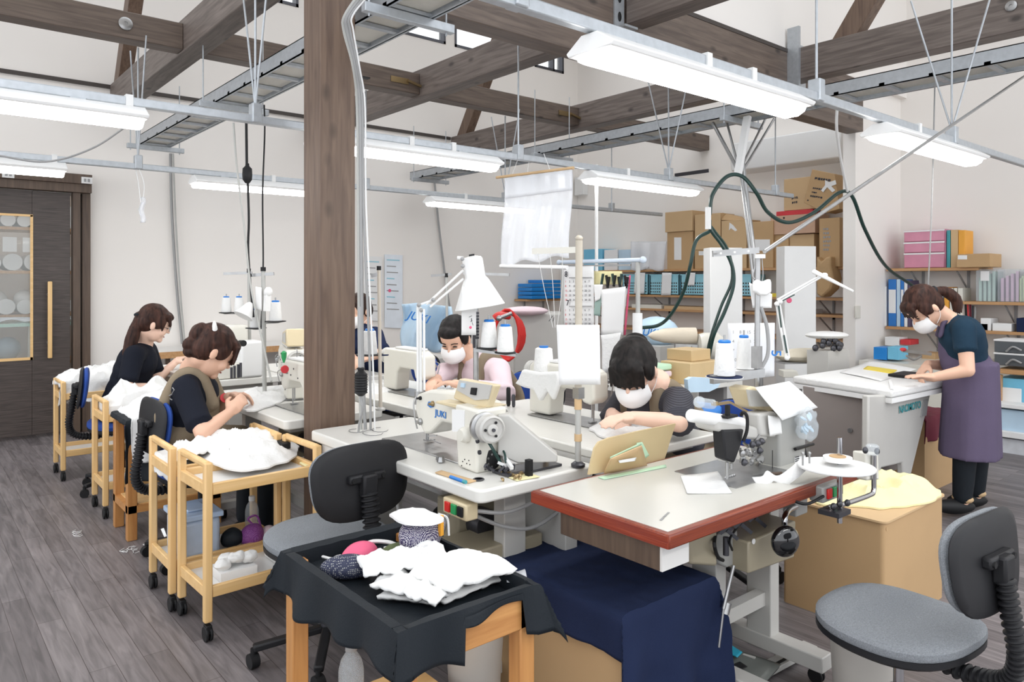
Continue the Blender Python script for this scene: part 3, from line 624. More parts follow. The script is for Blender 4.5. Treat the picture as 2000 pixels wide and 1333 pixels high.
# --- T2: red edged table in front
T2 = thing('sewing_table', 'sewing table with chipped red lacquered edge in the right foreground', 'table', (2.1, 1.5, 0))
MB().box(1.585, 2.64, 1.245, 1.755, .746, .7505).build('tabletop', 'laminate2', T2)
slab(MB(), [(1.565, 1.225), (2.66, 1.225), (2.66, 1.775), (1.565, 1.775)], .709, .749).build('table_edge', 'redwood', T2, bevel=.006)
MB().box(1.562, 1.568, 1.228, 1.772, .712, .746).build('edge_strip', 'redwoody', T2)
d_ = MB().box(1.585, 1.70, 1.27, 1.66, .635, .708).build('drawer', 'doorf', T2, bevel=.002)
MB().box(1.583, 1.70, 1.262, 1.27, .637, .706).build('drawer_front', 'ivory', d_)
marks(P(1288, 1017, z=.7512), (.93, .37, 0), (-.37, .93, 0), .085, .012, 1, 'cable', T2, 5, 'faint_print')
stand(T2, 2.02, 2.64, 1.27, 1.80, .70, 'x', 'lgrey')
b = pxp(MB(), [(1462, 1060), (1555, 1018), (1552, 1090), (1462, 1122)], 0, .22, y=1.36)
mb_ = b.build('control_box', 'olive', T2, bevel=.006); c = P(1471, 1058, y=1.358); MB().cyl(c, c + V((0, -.003, 0)), .009).build('round_badge', 'white', mb_)
pxp(MB(), [(1345, 1040), (1402, 1028), (1402, 1108), (1350, 1104)], 0, .22, y=1.40).build('motor_box', 'olive', T2, bevel=.01)
b = pxp(MB(), [(1400, 1045), (1440, 1035), (1448, 1098), (1420, 1110), (1395, 1095)], 0, .12, y=1.42); b.build('clutch_unit', 'greyenam', T2, bevel=.005)
b = MB().cyl(P(1418, 1085, y=1.38), P(1418, 1050, y=1.38), .01)
for k in range(6): q = P(1405 + k * 14, 1042 - k * 6, y=1.38); b.bar(q, q + V((.03, -.02, .03 * (-1) ** k)), .012, .012)
b.build('pulley_linkage', 'darksteel', T2)
for k in range(5): q = P(1398 + k * 6, 1036 - k * 1.6, y=1.37); MB().ell(q, (.003, .003, .006), n=8, m=5).build('indicator', 'lgrey', T2)
MB().tube([P(1400, 1032, y=1.45), P(1395, 1062, y=1.38), P(1402, 1088, y=1.4), P(1412, 1095, y=1.42)], .006, 8, 5).tube([P(1440, 1030, y=1.4), P(1425, 1055, y=1.36), P(1430, 1075, y=1.4)], .004, 8, 5).build('cable', 'rubber', T2)
MB().box(2.36, 2.60, 1.46, 1.49, .40, .44).build('cross_rail', 'redwood', T2)
MB().cyl(P(1433, 1105, y=1.38), P(1413, 1190, y=1.38), .006).cyl(P(1413, 1190, y=1.38), P(1404, 1265, y=1.38), .004).cyl(P(1421, 1178, y=1.38), P(1416, 1200, y=1.38), .013).build('pedal_rod', 'steel', T2)
kl = MB().tube([P(1555, 990, y=1.34), P(1540, 998, y=1.32), P(1533, 1012, y=1.30), P(1533, 1035, y=1.30)], .010, 10, 6).build('knee_lift_rod', 'chrome', T2)
c = P(1534, 1058, y=1.28); MB().ell(c, (.052, .024, .052), R=RZ(-.45), n=24, m=14).build('knee_pad', 'gloss', T2)
b = P(1545, 1000, y=1.36); MB().box(b.x - .02, b.x + .06, 1.33, 1.38, .60, .708).build('knee_lift_bracket', 'greyenam', T2, bevel=.004)
sb = switchbox(T2, P(1608, 985, y=1.20), (1, 0, 0), 'greyenam')
MB().tube([P(1608, 970, y=1.20), P(1575, 985, y=1.2), P(1545, 975, y=1.25), P(1560, 968, y=1.3)], .005, 8, 6).build('cable', 'rubber', T2)
# tape reel bracket and reel on the right end
br = thing('tape_reel_stand', 'chrome tape reel stand with white disc clamped to the red table end', 'reel', P(1640, 1020, z=0) * 0 + V((2.5, 1.15, .6)))
Y = 1.17
rb = MB().cyl(P(1640, 855, y=Y), P(1640, 1022, y=Y), .0085, n=16).build('post', 'chrome', br)
MB().tube([P(1616, 993, y=Y + .01), P(1650, 985, y=Y + .01), P(1698, 968, y=Y + .01), P(1706, 960, y=Y + .01), P(1707, 940, y=Y + .01), P(1707, 890, y=Y + .01)], .0085, 10, 5).build('bent_arm', 'chrome', br)
c = P(1628, 940, y=Y); MB().lathe(P(1633, 912, y=Y) + V((0, 0, -.004)), [(.118, 0), (.12, .002), (.12, .006), (.118, .008)], n=48).build('disc', 'white', br, bevel=0)
MB().lathe(P(1636, 901, y=Y), [(.012, 0), (.045, .001), (.045, .014), (.012, .014)], n=32).build('tape_roll', 'cloth', br)
MB().lathe(P(1636, 893, y=Y), [(.010, 0), (.026, .001), (.026, .004), (.010, .004)], n=24).build('roll_core', 'card', br)
MB().box(*[v for q in (P(1622, 990, y=Y), P(1655, 983, y=Y)) for v in ()] or (2.30, 2.38, 1.13, 1.2, .665, .68)).build('clamp', 'darksteel', br)
b = MB()
for q in ((1640, 985), (1628, 990), (1655, 983), (1690, 880), (1713, 882)): MB().ell(P(*q, y=Y - .01), (.012, .009, .012), n=10, m=6).build('clamp_screw', 'darksteel', br)
pxp(MB(), [(1692, 885), (1716, 885), (1718, 938), (1693, 940)], 0, .05, y=Y + .02).build('mount_block', 'cream', br, bevel=.006)
MB().lathe(P(1704, 888, y=Y), [(.02, 0), (.022, .03), (.016, .035)], n=20).build('clear_knob', 'bclear', br)
tp = []
for (q, z) in (((1475, 943), .752), ((1495, 941), .757), ((1505, 930), .77), ((1525, 940), .757), ((1550, 925), .785), ((1575, 905), .81), ((1610, 905), .812)): tp.append(P(q[0], q[1], z=z))
tp = spline(tp, 6)
one(MB().grid(lambda u, v: tp[min(int(u * (len(tp) - 1)), len(tp) - 1)] + V((0, .025 * (v - .5), .03 * (v - .5))), len(tp) - 1, 2), 'tape', 'cloth', 'white tape running from the reel disc onto the red-edged table', 'tape', solid=.0015)

# --- machine on T2 (hero): dark head, grey column
mbm = thing('sewing_machine', 'grey industrial machine with black head cover on the red-edged table', 'sewing machine', (2.4, 1.5, .75))
Y = 1.42
cl_ = pxp(MB(), [(1522, 822), (1528, 806), (1565, 800), (1577, 806), (1573, 920), (1522, 922)], 0, .12, y=Y).build('column', 'greyenam', mbm, bevel=.012, seg=3)
pxp(MB(), [(1478, 808), (1512, 804), (1512, 854), (1480, 852)], -.01, .06, y=Y).build('head_box', 'lgrey', mbm, bevel=.01, seg=3)
pxp(MB(), [(1408, 840), (1449, 838), (1442, 872), (1430, 904), (1412, 897)], -.01, .035, y=Y).build('head_cover', 'blackp', mbm, bevel=.006)
pxp(MB(), [(1440, 850), (1452, 846), (1436, 905), (1426, 905)], -.0, .05, y=Y).build('head_bracket', 'lgrey', mbm, bevel=.003)
pxp(MB(), [(1400, 815), (1404, 812), (1500, 842), (1500, 862), (1450, 858), (1400, 842)], .0, .09, y=Y).build('arm', 'lgrey', mbm, bevel=.01)
MB().cyl(P(1348, 812, y=Y + .02), P(1450, 828, y=Y + .02), .021, n=20).build('puller_arm', 'white', mbm, bevel=.005)
cp = pxp(MB(), [(1474, 762), (1486, 757), (1520, 765), (1548, 800), (1513, 808), (1488, 800)], .03, .11, y=Y).build('control_panel', 'beige', mbm, bevel=.008)
pxp(MB(), [(1472, 763), (1500, 766), (1520, 796), (1478, 796)], .02, .03, y=Y).build('display_face', 'lgrey', cp)
b = MB().cyl(P(1362, 786, y=Y), P(1392, 790, y=Y), .016).ell(P(1366, 786, y=Y), .019); b.build('oil_glass', 'bclear', mbm)
b = MB().bar(P(1392, 791, y=Y), P(1425, 786, y=Y), .012, .008).bar(P(1425, 786, y=Y), P(1458, 804, y=Y), .008, .006).cyl(P(1398, 792, y=Y - .01), P(1398, 785, y=Y - .01), .008); b.build('lever_link', 'brass', mbm)
b = MB().cyl(P(1421, 792, y=Y), P(1421, 812, y=Y), .009).box(*(lambda p: (p.x - .03, p.x + .03, p.y - .02, p.y + .02, p.z - .004, p.z + .004))(P(1421, 813, y=Y))); b.build('foot_lifter', 'rubber', mbm)
MB().tube([P(1447, 812, y=Y - .02), P(1452, 806, y=Y - .03), P(1459, 815, y=Y - .03), P(1459, 840, y=Y - .03), P(1452, 862, y=Y - .02)], .006, 8, 6).build('air_hose', 'rubber', mbm)
b = MB(); rr = random.Random(3)
for k in range(26):
    q = P(rr.uniform(1445, 1490), rr.uniform(858, 905), y=Y + rr.uniform(0, .05))
    if k % 3: b.bar(q, q + V((rr.uniform(-.04, .04), rr.uniform(-.02, .03), rr.uniform(-.03, .03))), .008, .007)
    else: b.lathe(q, [(.004, 0), (.012, .002), (.012, .008), (.004, .012)], axis=(rr.uniform(-.4, .4), -1, rr.uniform(-.3, .3)), n=12)
b.build('looper_mechanism', 'steel', mbm)
b = MB()
for q in ((1466, 868), (1476, 866), (1484, 862), (1450, 903), (1480, 880)): MB().lathe(P(*q, y=Y - .02), [(.006, 0), (.012, .003), (.012, .01), (.003, .02)], axis=(0, -1, 0), n=14).build('adjusting_knob', 'darksteel', mbm)
n0 = P(1420, 936, y=Y); b = MB().cyl(n0, P(1420, 903, y=Y), .005).cyl(P(1428, 905, y=Y), P(1428, 916, y=Y), .006)
for k in range(5): q = n0 + V((.012 * k, .004, .004)); b.ell(q, (.008, .004, .006), n=8, m=5)
b.build('needle_bar', 'steel', mbm)
slab(MB(), [(2.08, 1.36), (2.42, 1.36), (2.42, 1.62), (2.10, 1.62)], .7505, .7535).build('throat_plate', 'steel', mbm)
b = pxp(MB(), [(1574, 838), (1590, 848), (1594, 880), (1600, 906), (1590, 908), (1574, 880)], .04, .14, y=Y); b.build('rear_bracket', 'blackp', mbm, bevel=.004)
MB().cyl(P(1553, 878, y=Y - .01), P(1588, 868, y=Y), .006).build('lever', 'rubber', mbm)
b = pxp(MB(), [(1552, 894), (1572, 890), (1572, 904), (1551, 908)], -.003, 0, y=Y); b.build('serial_plate', 'paper', cl_)
marks(P(1553, 893, y=Y - .004), (1, 0, 0), (0, 0, 1), .03, .022, 3, 'ink', cl_, 3); COL.objects[-1].location = (0, 0, 0)
pxp(MB(), [(1508, 880), (1509, 880), (1509, 915), (1508, 915)], -.001, 0, y=Y).build('panel_seam', 'rubber', cl_)
b = MB()
for q in (1568, 1581): b.cyl(P(q, 918, y=1.24), P(q, 888, y=1.24), .003).ell(P(q, 886, y=1.24), .006, n=8, m=6)
b.build('thread_pin', 'steel', mbm)

# --- papers, bag on the machine
def sheet(name, m, label, pts, cat='paper', th=.0015, group=None, curl=0.0, parent=None):
    a, b_, c, d = [V(p) for p in pts]; n = (b_ - a).cross(d - a).normalized()
    g_ = MB().grid(lambda u, v: a.lerp(b_, u).lerp(d.lerp(c, u), v) + n * curl * (sin(u * pi) + .5 * sin(v * 5 + u * 3)), 10, 8)
    if parent: return g_.build(name, m, parent, solid=th)
    return one(g_, name, m, label, cat, group, solid=th)
sheet('paper_sheet', 'paper', 'large white sheet leaning over the grey machine column', [P(1475, 757, y=1.40), P(1541, 745, y=1.47), P(1598, 796, y=1.45), P(1527, 822, y=1.37)], curl=.004)
sheet('paper_sheet', 'paper', 'small white note hanging below the large sheet on the grey machine', [P(1500, 812, y=1.395), P(1523, 816, y=1.395), P(1528, 848, y=1.40), P(1503, 853, y=1.40)], curl=.002)
one(MB().ell((0, 0, 0), (.045, .035, .062), n=26, m=18), 'parts_bag', 'bclear', 'small clear plastic bag of blue and white bits hung on the grey machine', 'bag', remesh=0).location = P(1576, 828, y=1.38)
bg_ = bpy.data.objects[[o.name for o in COL.objects if o.name.startswith('parts_bag')][0]]
for v_ in bg_.data.vertices: v_.co *= 1 + .4 * nz(v_.co.x, v_.co.y, v_.co.z, 38)
b = MB()
for k in range(14): b.ell((rr.uniform(-.02, .02), rr.uniform(-.015, .015), rr.uniform(-.04, .03)), (.009, .005, .014), R=RX(rr.uniform(0, 3)), n=8, m=5)
b.build('bag_contents', 'palecov', bg_)
sheet('cloth_piece', 'cloth', 'square white cloth piece lying flat on the red-edged table', [P(1329, 930, z=.754), P(1402, 922, z=.754), P(1429, 963, z=.754), P(1342, 964, z=.754)], 'cloth', .004, curl=.001)
tw = thing('tweezers', 'tweezers with dark handle lying on the red-edged table', 'tweezers', P(1500, 928, z=.755)); MB().bar(P(1470, 927, z=.758), P(1512, 925, z=.758), .006, .003).build('blade', 'steel', tw); MB().cyl(P(1495, 927, z=.761), P(1527, 925, z=.761), .006).build('grip', 'doorf', tw)

# --- bent cardboard shield at the far end of the red table
sh = thing('cardboard_shield', 'tan board shield taped upright at the far edge of the red-edged table', 'board', (1.95, 1.8, .75))
pxp(MB(), [(1150, 928), (1156, 900), (1162, 876), (1170, 864), (1190, 856), (1250, 842), (1320, 828), (1308, 865), (1297, 902), (1230, 914)], 0, .008, y=1.765).build('board', mat('tan_board', (.56, .44, .25), .6, var=.05), sh)
b = MB().grid(lambda u, v: P(1180 + u * 85, 925 - u * 9 - v * 6, y=1.75).lerp(P(1193 + u * 60, 897 - u * 26, y=1.69), v), 6, 6); b.build('folded_flap', 'card2', sh, solid=.004)
b = MB().grid(lambda u, v: P(1192 + u * 60, 898 - u * 28 - v * 5, y=1.745), 6, 1); b.build('mint_tape', 'greenm', sh, solid=.002)
sheet('mint_tape', 'greenm', '', [P(1243, 866, y=1.752), P(1254, 864, y=1.752), P(1268, 890, y=1.752), P(1260, 896, y=1.752)], parent=sh)
sheet('mint_tape', 'greenm', '', [P(1168, 933, z=.7525), P(1300, 908, z=.7525), P(1302, 913, z=.7525), P(1180, 937, z=.7525)], parent=sh)
sheet('paper_scrap', 'paper', '', [P(1208, 900, y=1.70), P(1243, 894, y=1.70), P(1240, 901, y=1.70), P(1210, 905, y=1.70)], parent=sh)

# --- other tables
def simple_table(name, label, x0, x1, y0, y1, z, mtop='laminate', t=.045, long='y'):
    T = thing(name, label, 'table', ((x0 + x1) / 2, (y0 + y1) / 2, 0))
    ttop(x0, x1, y0, y1, z, t).build('tabletop', mtop, T, bevel=.006)
    stand(T, x0, x1, y0, y1, z - t, long); motor(T, ((x0 + x1) / 2, y0 + .45, z - .2))
    return T
TB = simple_table('sewing_table', 'white sewing table where the masked worker in the centre right sews', 2.0, 2.62, 1.80, 2.98, .79, t=.035)
MB().box(2.0, 2.012, 1.86, 2.98, .70, .755).build('side_panel', 'ivory', TB)
TD = simple_table('sewing_table', 'cream sewing table in front of the worker with the hair clip', 1.43, 1.97, 3.40, 4.62, .75)
TC = simple_table('sewing_table', 'cream sewing table carrying the white overlocker in front of the ponytailed worker', 1.50, 2.05, 4.86, 6.06, .78)
TE = simple_table('sewing_table', 'white sewing table in front of the masked worker in pink sleeves', 2.03, 2.60, 3.10, 4.3, .77)
TF = simple_table('sewing_table', 'white sewing table behind the conduit bundle at the rear of the row', 2.1, 2.65, 4.5, 5.7, .77)
bt = thing('side_table', 'wood-edged white table standing against the back wall', 'table', (2.6, 7.6, 0))
MB().box(1.87, 3.4, 7.35, 7.95, .735, .76).build('tabletop', 'ivory', bt); MB().box(1.865, 3.4, 7.33, 7.35, .70, .76).build('table_edge', 'shelfw', bt)
for x in (1.95, 3.3):
    for y in (7.4, 7.9): MB().box(x, x + .04, y, y + .04, 0, .735).build('leg', 'doorf', bt)

# ================================================================ CHAIRS
def task_chair(label, fab, shell_edge, name='task_chair', arms=False):
    t = thing(name, label, 'chair', local=True)
    def se(a, r=.21, k=2.7, sx=1.0): c_, s_ = cos(a), sin(a); q = (abs(c_) ** k + abs(s_) ** k) ** (-1 / k); return (c_ * q * r * sx, s_ * q * r)
    N = 44; ring = [se(2 * pi * i / N, .212, 2.6, 1.05) for i in range(N)]
    def disc(prof):
        vs = []; fs = []
        for s_, z in prof: vs += [(x * s_, y * s_, z + .012 * ((y / .21) ** 2) * s_) for x, y in ring]
        for k in range(len(prof) - 1): fs += [(k * N + i, k * N + (i + 1) % N, (k + 1) * N + (i + 1) % N, (k + 1) * N + i) for i in range(N)]
        fs += [tuple(range(N))[::-1], tuple(range((len(prof) - 1) * N, len(prof) * N))]
        return MB().add(vs, fs)
    disc([(.6, .395), (.93, .400), (1.0, .412), (1.0, .428), (.97, .43)]).build('seat_shell', 'blackp', t)
    disc([(.98, .427), (1.005, .436), (1.0, .452), (.95, .463), (.8, .470), (.5, .472), (.2, .472)]).build('seat', fab, t)
    # backrest: curved rounded plate; back side is black shell
    def bk_(w, h, y0, y1, m_, nm, cz=.705, z_sh=0):
        N2 = 48; rg = [se(2 * pi * i / N2, 1, 3.2) for i in range(N2)]; vs = []; fs = []
        for s_, yy in ((.0, y0), (.5, y0), (.86, y0), (.98, y0 + (y1 - y0) * .25), (1, y0 + (y1 - y0) * .5), (.97, y1 - (y1 - y0) * .2), (.85, y1), (.5, y1), (.0, y1)):
            s_ = max(s_, .01)
            vs += [(x * s_ * w * (1 + .06 * z_), yy + .16 * (x * s_ * w) ** 2 * 6 * .35 + z_ * s_ * h * .10, cz + z_ * s_ * h) for x, z_ in rg]
        for k in range(8): fs += [(k * N2 + i, k * N2 + (i + 1) % N2, (k + 1) * N2 + (i + 1) % N2, (k + 1) * N2 + i) for i in range(N2)]
        return MB().add(vs, fs).build(nm, m_, t)
    bk_(.202, .134, -.262, -.242, 'blackp', 'back_shell'); bk_(.196, .129, -.243, -.212, shell_edge, 'backrest')
    # bellows stem
    pts = spline([V((0, -.06, .38)), V((0, -.20, .372)), V((0, -.29, .40)), V((0, -.315, .47)), V((0, -.30, .57)), V((0, -.285, .67))], 22)
    st = MB().tube(pts, [.030, .022] * (len(pts) // 2 + 1), 14)
    # corrugation: alternate radii per ring
    n = 14; vv = []; u = None
    st = MB(); vs = []; fs = []
    for k, p in enumerate(pts):
        d = (pts[min(k + 1, len(pts) - 1)] - pts[max(k - 1, 0)]).normalized(); u = V((1, 0, 0)); w2 = d.cross(u); rr_ = (.031 if k % 4 < 2 else .023) * (1 if k > 3 else .8)
        vs += [p + (u * 1.15 * cos(2 * pi * i / n) + w2 * .8 * sin(2 * pi * i / n)) * rr_ for i in range(n)]
    for k in range(len(pts) - 1): fs += [(k * n + i, k * n + (i + 1) % n, (k + 1) * n + (i + 1) % n, (k + 1) * n + i) for i in range(n)]
    st.add(vs, fs).build('bellows_stem', 'blackp', t)
    br_ = MB().bar((-.075, -.268, .72), (.075, -.268, .72), .03, .032).box(-.03, .03, -.30, -.262, .655, .735).build('back_bracket', 'blackp', t, bevel=.008)
    for x in (-.062, .062): MB().cyl((x, -.28, .72), (x, -.288, .72), .009, n=12).build('bracket_bolt', 'rubber', br_)
    MB().box(-.07, .07, -.12, .10, .378, .398).cyl((.0, -.0, .385), (.17, .02, .385), .007).build('mechanism', 'blackp', t)
    MB().cyl((0, 0, .08), (0, 0, .25), .026).cyl((0, 0, .25), (0, 0, .39), .015).build('gas_column', 'blackp' if fab != 'greyfab' else 'darksteel', t)
    for k in range(5):
        a = 2 * pi * k / 5 + .3; q = V((cos(a), sin(a), 0))
        MB().bar(q * .02 + V((0, 0, .095)), q * .27 + V((0, 0, .072)), .035, .025).build('base_arm', 'blackp', t, bevel=.006)
        b_ = MB().cyl(q * .27 + V((0, 0, .03)), q * .27 + V((0, 0, .072)), .010).cyl(q * .27 + V((-.016, 0, .027)), q * .27 + V((.016, 0, .027)), .027, n=18); b_.build('caster', 'rubber', t)
    return t
ch1 = task_chair('grey-seated task chair with black backrest between the trolleys and the black-covered cart', 'greyfab', 'greyfab')
ch1.location = (1.27, 2.62, 0); ch1.rotation_euler.z = .08
ch2 = dup(ch1, (2.245, .926, 0), -.08, 'grey-seated task chair at the bottom right corner with backrest cut by the frame')
for c in ch2.children:
    if c.name.startswith('gas_column'): c.data = c.data.copy(); c.data.materials[0] = M['chrome']
ch1.location.z = -.0; ch2.scale = (.97, .97, .96)
ch3 = task_chair('blue-edged black task chair under the worker with the hair clip', 'bluefab', 'bluefab'); ch3.location = (1.22, 3.98, 0); ch3.rotation_euler.z = -pi / 2 + .05
ch3.scale = (1, 1, 1.0)
ch4 = dup(ch3, (1.20, 5.62, 0), -pi / 2 - .2, 'blue-edged black task chair under the ponytailed worker')
ch5 = dup(ch3, (2.98, 3.5, 0), pi / 2 + .3, 'bright blue task chair behind the masked worker in pink sleeves')
ch6 = dup(ch3, (2.98, 2.02, 0), pi / 2, 'blue task chair of the masked worker in the centre right')
ch7 = dup(ch3, (3.05, 5.0, 0), pi / 2, 'task chair of the seated worker half hidden by the conduits')

# ================================================================ TROLLEYS AND COVERED CARTS
def trolley(label):
    t = thing('tool_trolley', label, 'trolley', local=True); L_, W_, H_ = .50, .34, .62; p = .032
    for x in (0, L_ - p):
        for y in (0, W_ - p):
            top = H_ + .085 if x == 0 or x > 0 else H_
            MB().box(x, x + p, y, y + p, .075, top).build('leg', 'pine', t, bevel=.006); caster(t, x + p / 2, y + p / 2, .03)
        MB().box(x + .004, x + p - .004, .01, W_ - .01, H_ + .06, H_ + .09).build('handle', 'pine', t, bevel=.01)
    for z, nm in ((H_ - .045, 'top'), (.17, 'bottom')):
        MB().box(p, L_ - p, .005, .025, z, z + .045).box(p, L_ - p, W_ - .025, W_ - .005, z, z + .045).box(.005, .025, p, W_ - p, z, z + .045).box(L_ - .025, L_ - .005, p, W_ - p, z, z + .045).build('%s_rail' % nm, 'pinex', t, bevel=.003)
        MB().box(.02, L_ - .02, .02, W_ - .02, z + .008, z + .016).build('%s_shelf' % nm, 'white', t)
    return t
tr = trolley('pine trolley nearest the viewer with casters and white lower shelf'); tr.location = (.93, 2.985, 0); tr.rotation_euler.z = .03
dup(tr, (.90, 3.36, 0), .0, 'pine trolley standing tight behind the nearest one, holding the blue tub')
dup(tr, (.95, 4.93, 0), .0, 'pine trolley behind the low oak stand, under the draped white cloth')
dup(tr, (.90, 6.05, 0), .0, 'pine trolley farthest left beside the sliding door')
def drape(name, m, label, x0, x1, y0, y1, z, dr, n=(64, 64), wave=.012, seed=0, cat='cloth', hem=.03, parent=None, rz=0, sag=0, rise=0, c=None):
    """sheet over a flat top; dr=(x-,x+,y-,y+) hanging lengths"""
    X0, X1, Y0, Y1 = x0 - dr[0], x1 + dr[1], y0 - dr[2], y1 + dr[3]
    def fn(u, v):
        x = X0 + (X1 - X0) * u; y = Y0 + (Y1 - Y0) * v
        ex = max(x0 - x, x - x1, 0); ey = max(y0 - y, y - y1, 0); sx = -1 if x < x0 else 1; sy = -1 if y < y0 else 1
        cx = min(max(x, x0), x1); cy = min(max(y, y0), y1); e = math.hypot(ex, ey)
        e *= 1 + hem * 4 * nz(x + seed, y, seed, 3)
        w_ = wave * e * 8 * (sin((y if ex > ey else x) * 26 + seed) + nz(x, y, seed, 9))
        inner = rise * max(0, 1 - abs(2 * (x - x0) / (x1 - x0) - 1) ** 3) * max(0, 1 - abs(2 * (y - y0) / (y1 - y0) - 1) ** 3) * (1 + nz(x + seed, y, 3, 8)) if e == 0 else 0
        px = cx + sx * (.006 + min(e, .02) * .3 + (w_ if ex > 0 else 0)) * (1 if ex > 0 else 0)
        py = cy + sy * (.006 + min(e, .02) * .3 + (w_ if ey > 0 else 0)) * (1 if ey > 0 else 0)
        if ex > 0 and ey > 0: k = min(ex, ey) * .35; px += sx * k * .7; py += sy * k * .7
        q = V((px, py, z + .006 - e - sag * (1 if e == 0 else 0) + inner + (.003 + (.02 if rise else 0) * (1 if e == 0 else .3)) * max(0, 1 - abs(nz(x + seed, y, seed, 11)) * 2.2) ** 3 + .003 * nz(x, y, seed, 20)))
        if rz: cc = V(((x0 + x1) / 2, (y0 + y1) / 2, 0)); q = cc + RZ(rz) @ (q - cc)
        return q
    g_ = MB().grid(fn, *n)
    if parent: return g_.build(name, m, parent, solid=.003)
    return one(g_, name, m, label, cat, solid=.003)
def heap(name, m, label, pts, h, seed=0, cat='cloth', z=None, n=88, fold=.012, group=None, fs=14):
    """soft creased pile filling an outline (world x,y) resting at height z"""
    pts = [V(p) for p in pts]; c = sum(pts, V((0, 0, 0))) / len(pts); z = pts[0].z if z is None else z; m_ = len(pts)
    loop = spline(pts + [pts[0]], n // m_ + 1)[:-1]; n = len(loop)
    R_ = 20; vs = []; fs_ = []
    def rid(x, y, f): a = 1 - abs(nz(x + .03 * nz(x, y, seed, f * .6), y, seed, f)) * 1.8; return max(a, 0) ** 2
    for r in range(R_ + 1):
        s = 1 - r / R_
        for p in loop:
            e_ = 1 + .10 * nz(p.x, p.y, seed + 3, 12) + .02 * nz(p.x, p.y, seed, 30)
            q = c + (p - c) * s * e_; env = min(1, (1 - s ** 3) * 1.25); hh = h * (1 - s ** 3) * (.75 + .8 * nz(q.x + seed, q.y, 0, 5))
            hh += fold * env * (1.5 * rid(q.x + seed, q.y, fs * .55) + .6 * rid(q.x, q.y + seed, fs * 1.2) + .12 * rid(q.y, q.x, fs * 2.4))
            vs.append(V((q.x, q.y, z + .001 + max(hh, .001) + (.006 if s > .97 else .004))))
    for r in range(R_): fs_ += [(r * n + i, r * n + (i + 1) % n, (r + 1) * n + (i + 1) % n, (r + 1) * n + i) for i in range(n)]
    vs += [V((v.x, v.y, z + .0005)) for v in vs[:n]]; o_ = (R_ + 1) * n
    fs_ += [(i, o_ + i, o_ + (i + 1) % n, (i + 1) % n) for i in range(n)] + [tuple(range(o_, o_ + n))]
    return one(MB().add(vs, fs_), name, m, label, cat, group)
# white cloths on trolleys
drape('cloth', 'cloth', 'white cloth spread over the second pine trolley, hanging off its left end', .93, 1.36, 3.40, 3.66, .63, (.10, .0, .0, .02), seed=2, rise=.05)
heap('cloth', 'cloth', 'loose white garment piled on the nearest pine trolley', [P(368, 882, z=.62), P(450, 920, z=.62), P(560, 905, z=.62), P(575, 872, z=.62), P(480, 858, z=.62), P(400, 868, z=.62)], .055, 3, fold=.02)
drape('cloth', 'cloth', 'white cloth over the farthest left trolley beside the sliding door', .92, 1.42, 6.08, 6.36, .70, (.05, .05, .16, .02), seed=5, rise=.07, wave=.02)
drape('cloth', 'cloth', 'white cloth piled over the trolley behind the low oak stand', 1.0, 1.43, 4.97, 5.24, .66, (.08, .0, .05, .02), seed=8, rise=.1)
# low oak stand with black lining and white cloth
ls = thing('low_stand', 'low oak stand with black lining, under the hanging white cloth', 'stand', (1.2, 4.6, 0))
for x in (.97, 1.42):
    for y in (4.42, 4.72): MB().box(x, x + .05, y, y + .05, 0, .62).build('leg', 'oak', ls, bevel=.004)
MB().box(.97, 1.47, 4.42, 4.77, .15, .19).build('shelf_frame', 'oakx', ls); MB().box(1.0, 1.44, 4.44, 4.75, .19, .195).build('shelf', 'pinex', ls)
drape('lining', 'blackc', '', .97, 1.47, 4.42, 4.77, .66, (.03, .02, .34, .0), seed=4, parent=ls)
MB().box(.975, 1.465, 4.425, 4.765, .62, .655).build('top', 'oakx', ls)
drape('cloth', 'cloth', 'big white cloth hanging over the black-lined low stand beside the chair', 1.0, 1.46, 4.405, 4.75, .67, (.04, .0, .26, .02), seed=12, rise=.08, wave=.006)
# front cart: oak legs, raised rim tray lined with black cloth
fc = thing('lined_cart', 'square oak cart lined with black cloth in the centre foreground', 'cart', (1.1, 1.78, 0))
X0, X1, Y0, Y1, Z = .885, 1.30, 1.46, 2.10, .60
for x, y in ((X0, Y0), (X1 - .05, Y0), (X0, Y1 - .05), (X1 - .05, Y1 - .05)): MB().box(x, x + .05, y, y + .05, 0, Z).build('leg', 'oak', fc, bevel=.004)
MB().box(X0, X1, Y0, Y0 + .012, Z - .09, Z + .004).box(X0, X1, Y1 - .012, Y1, Z - .09, Z + .004).box(X0, X0 + .012, Y0, Y1, Z - .09, Z + .004).box(X1 - .012, X1, Y0, Y1, Z - .09, Z + .004).build('apron', 'oakx', fc, bevel=.003)
MB().box(X0 + .02, X1 - .02, Y0 + .02, Y1 - .02, Z - .08, Z - .07).build('tray_bottom', 'oakx', fc)
MB().box(X0 - .02, X1 + .02, Y0 + .02, Y1 - .02, .13, .15).build('lower_shelf', 'pinex', fc)
dp_ = .05
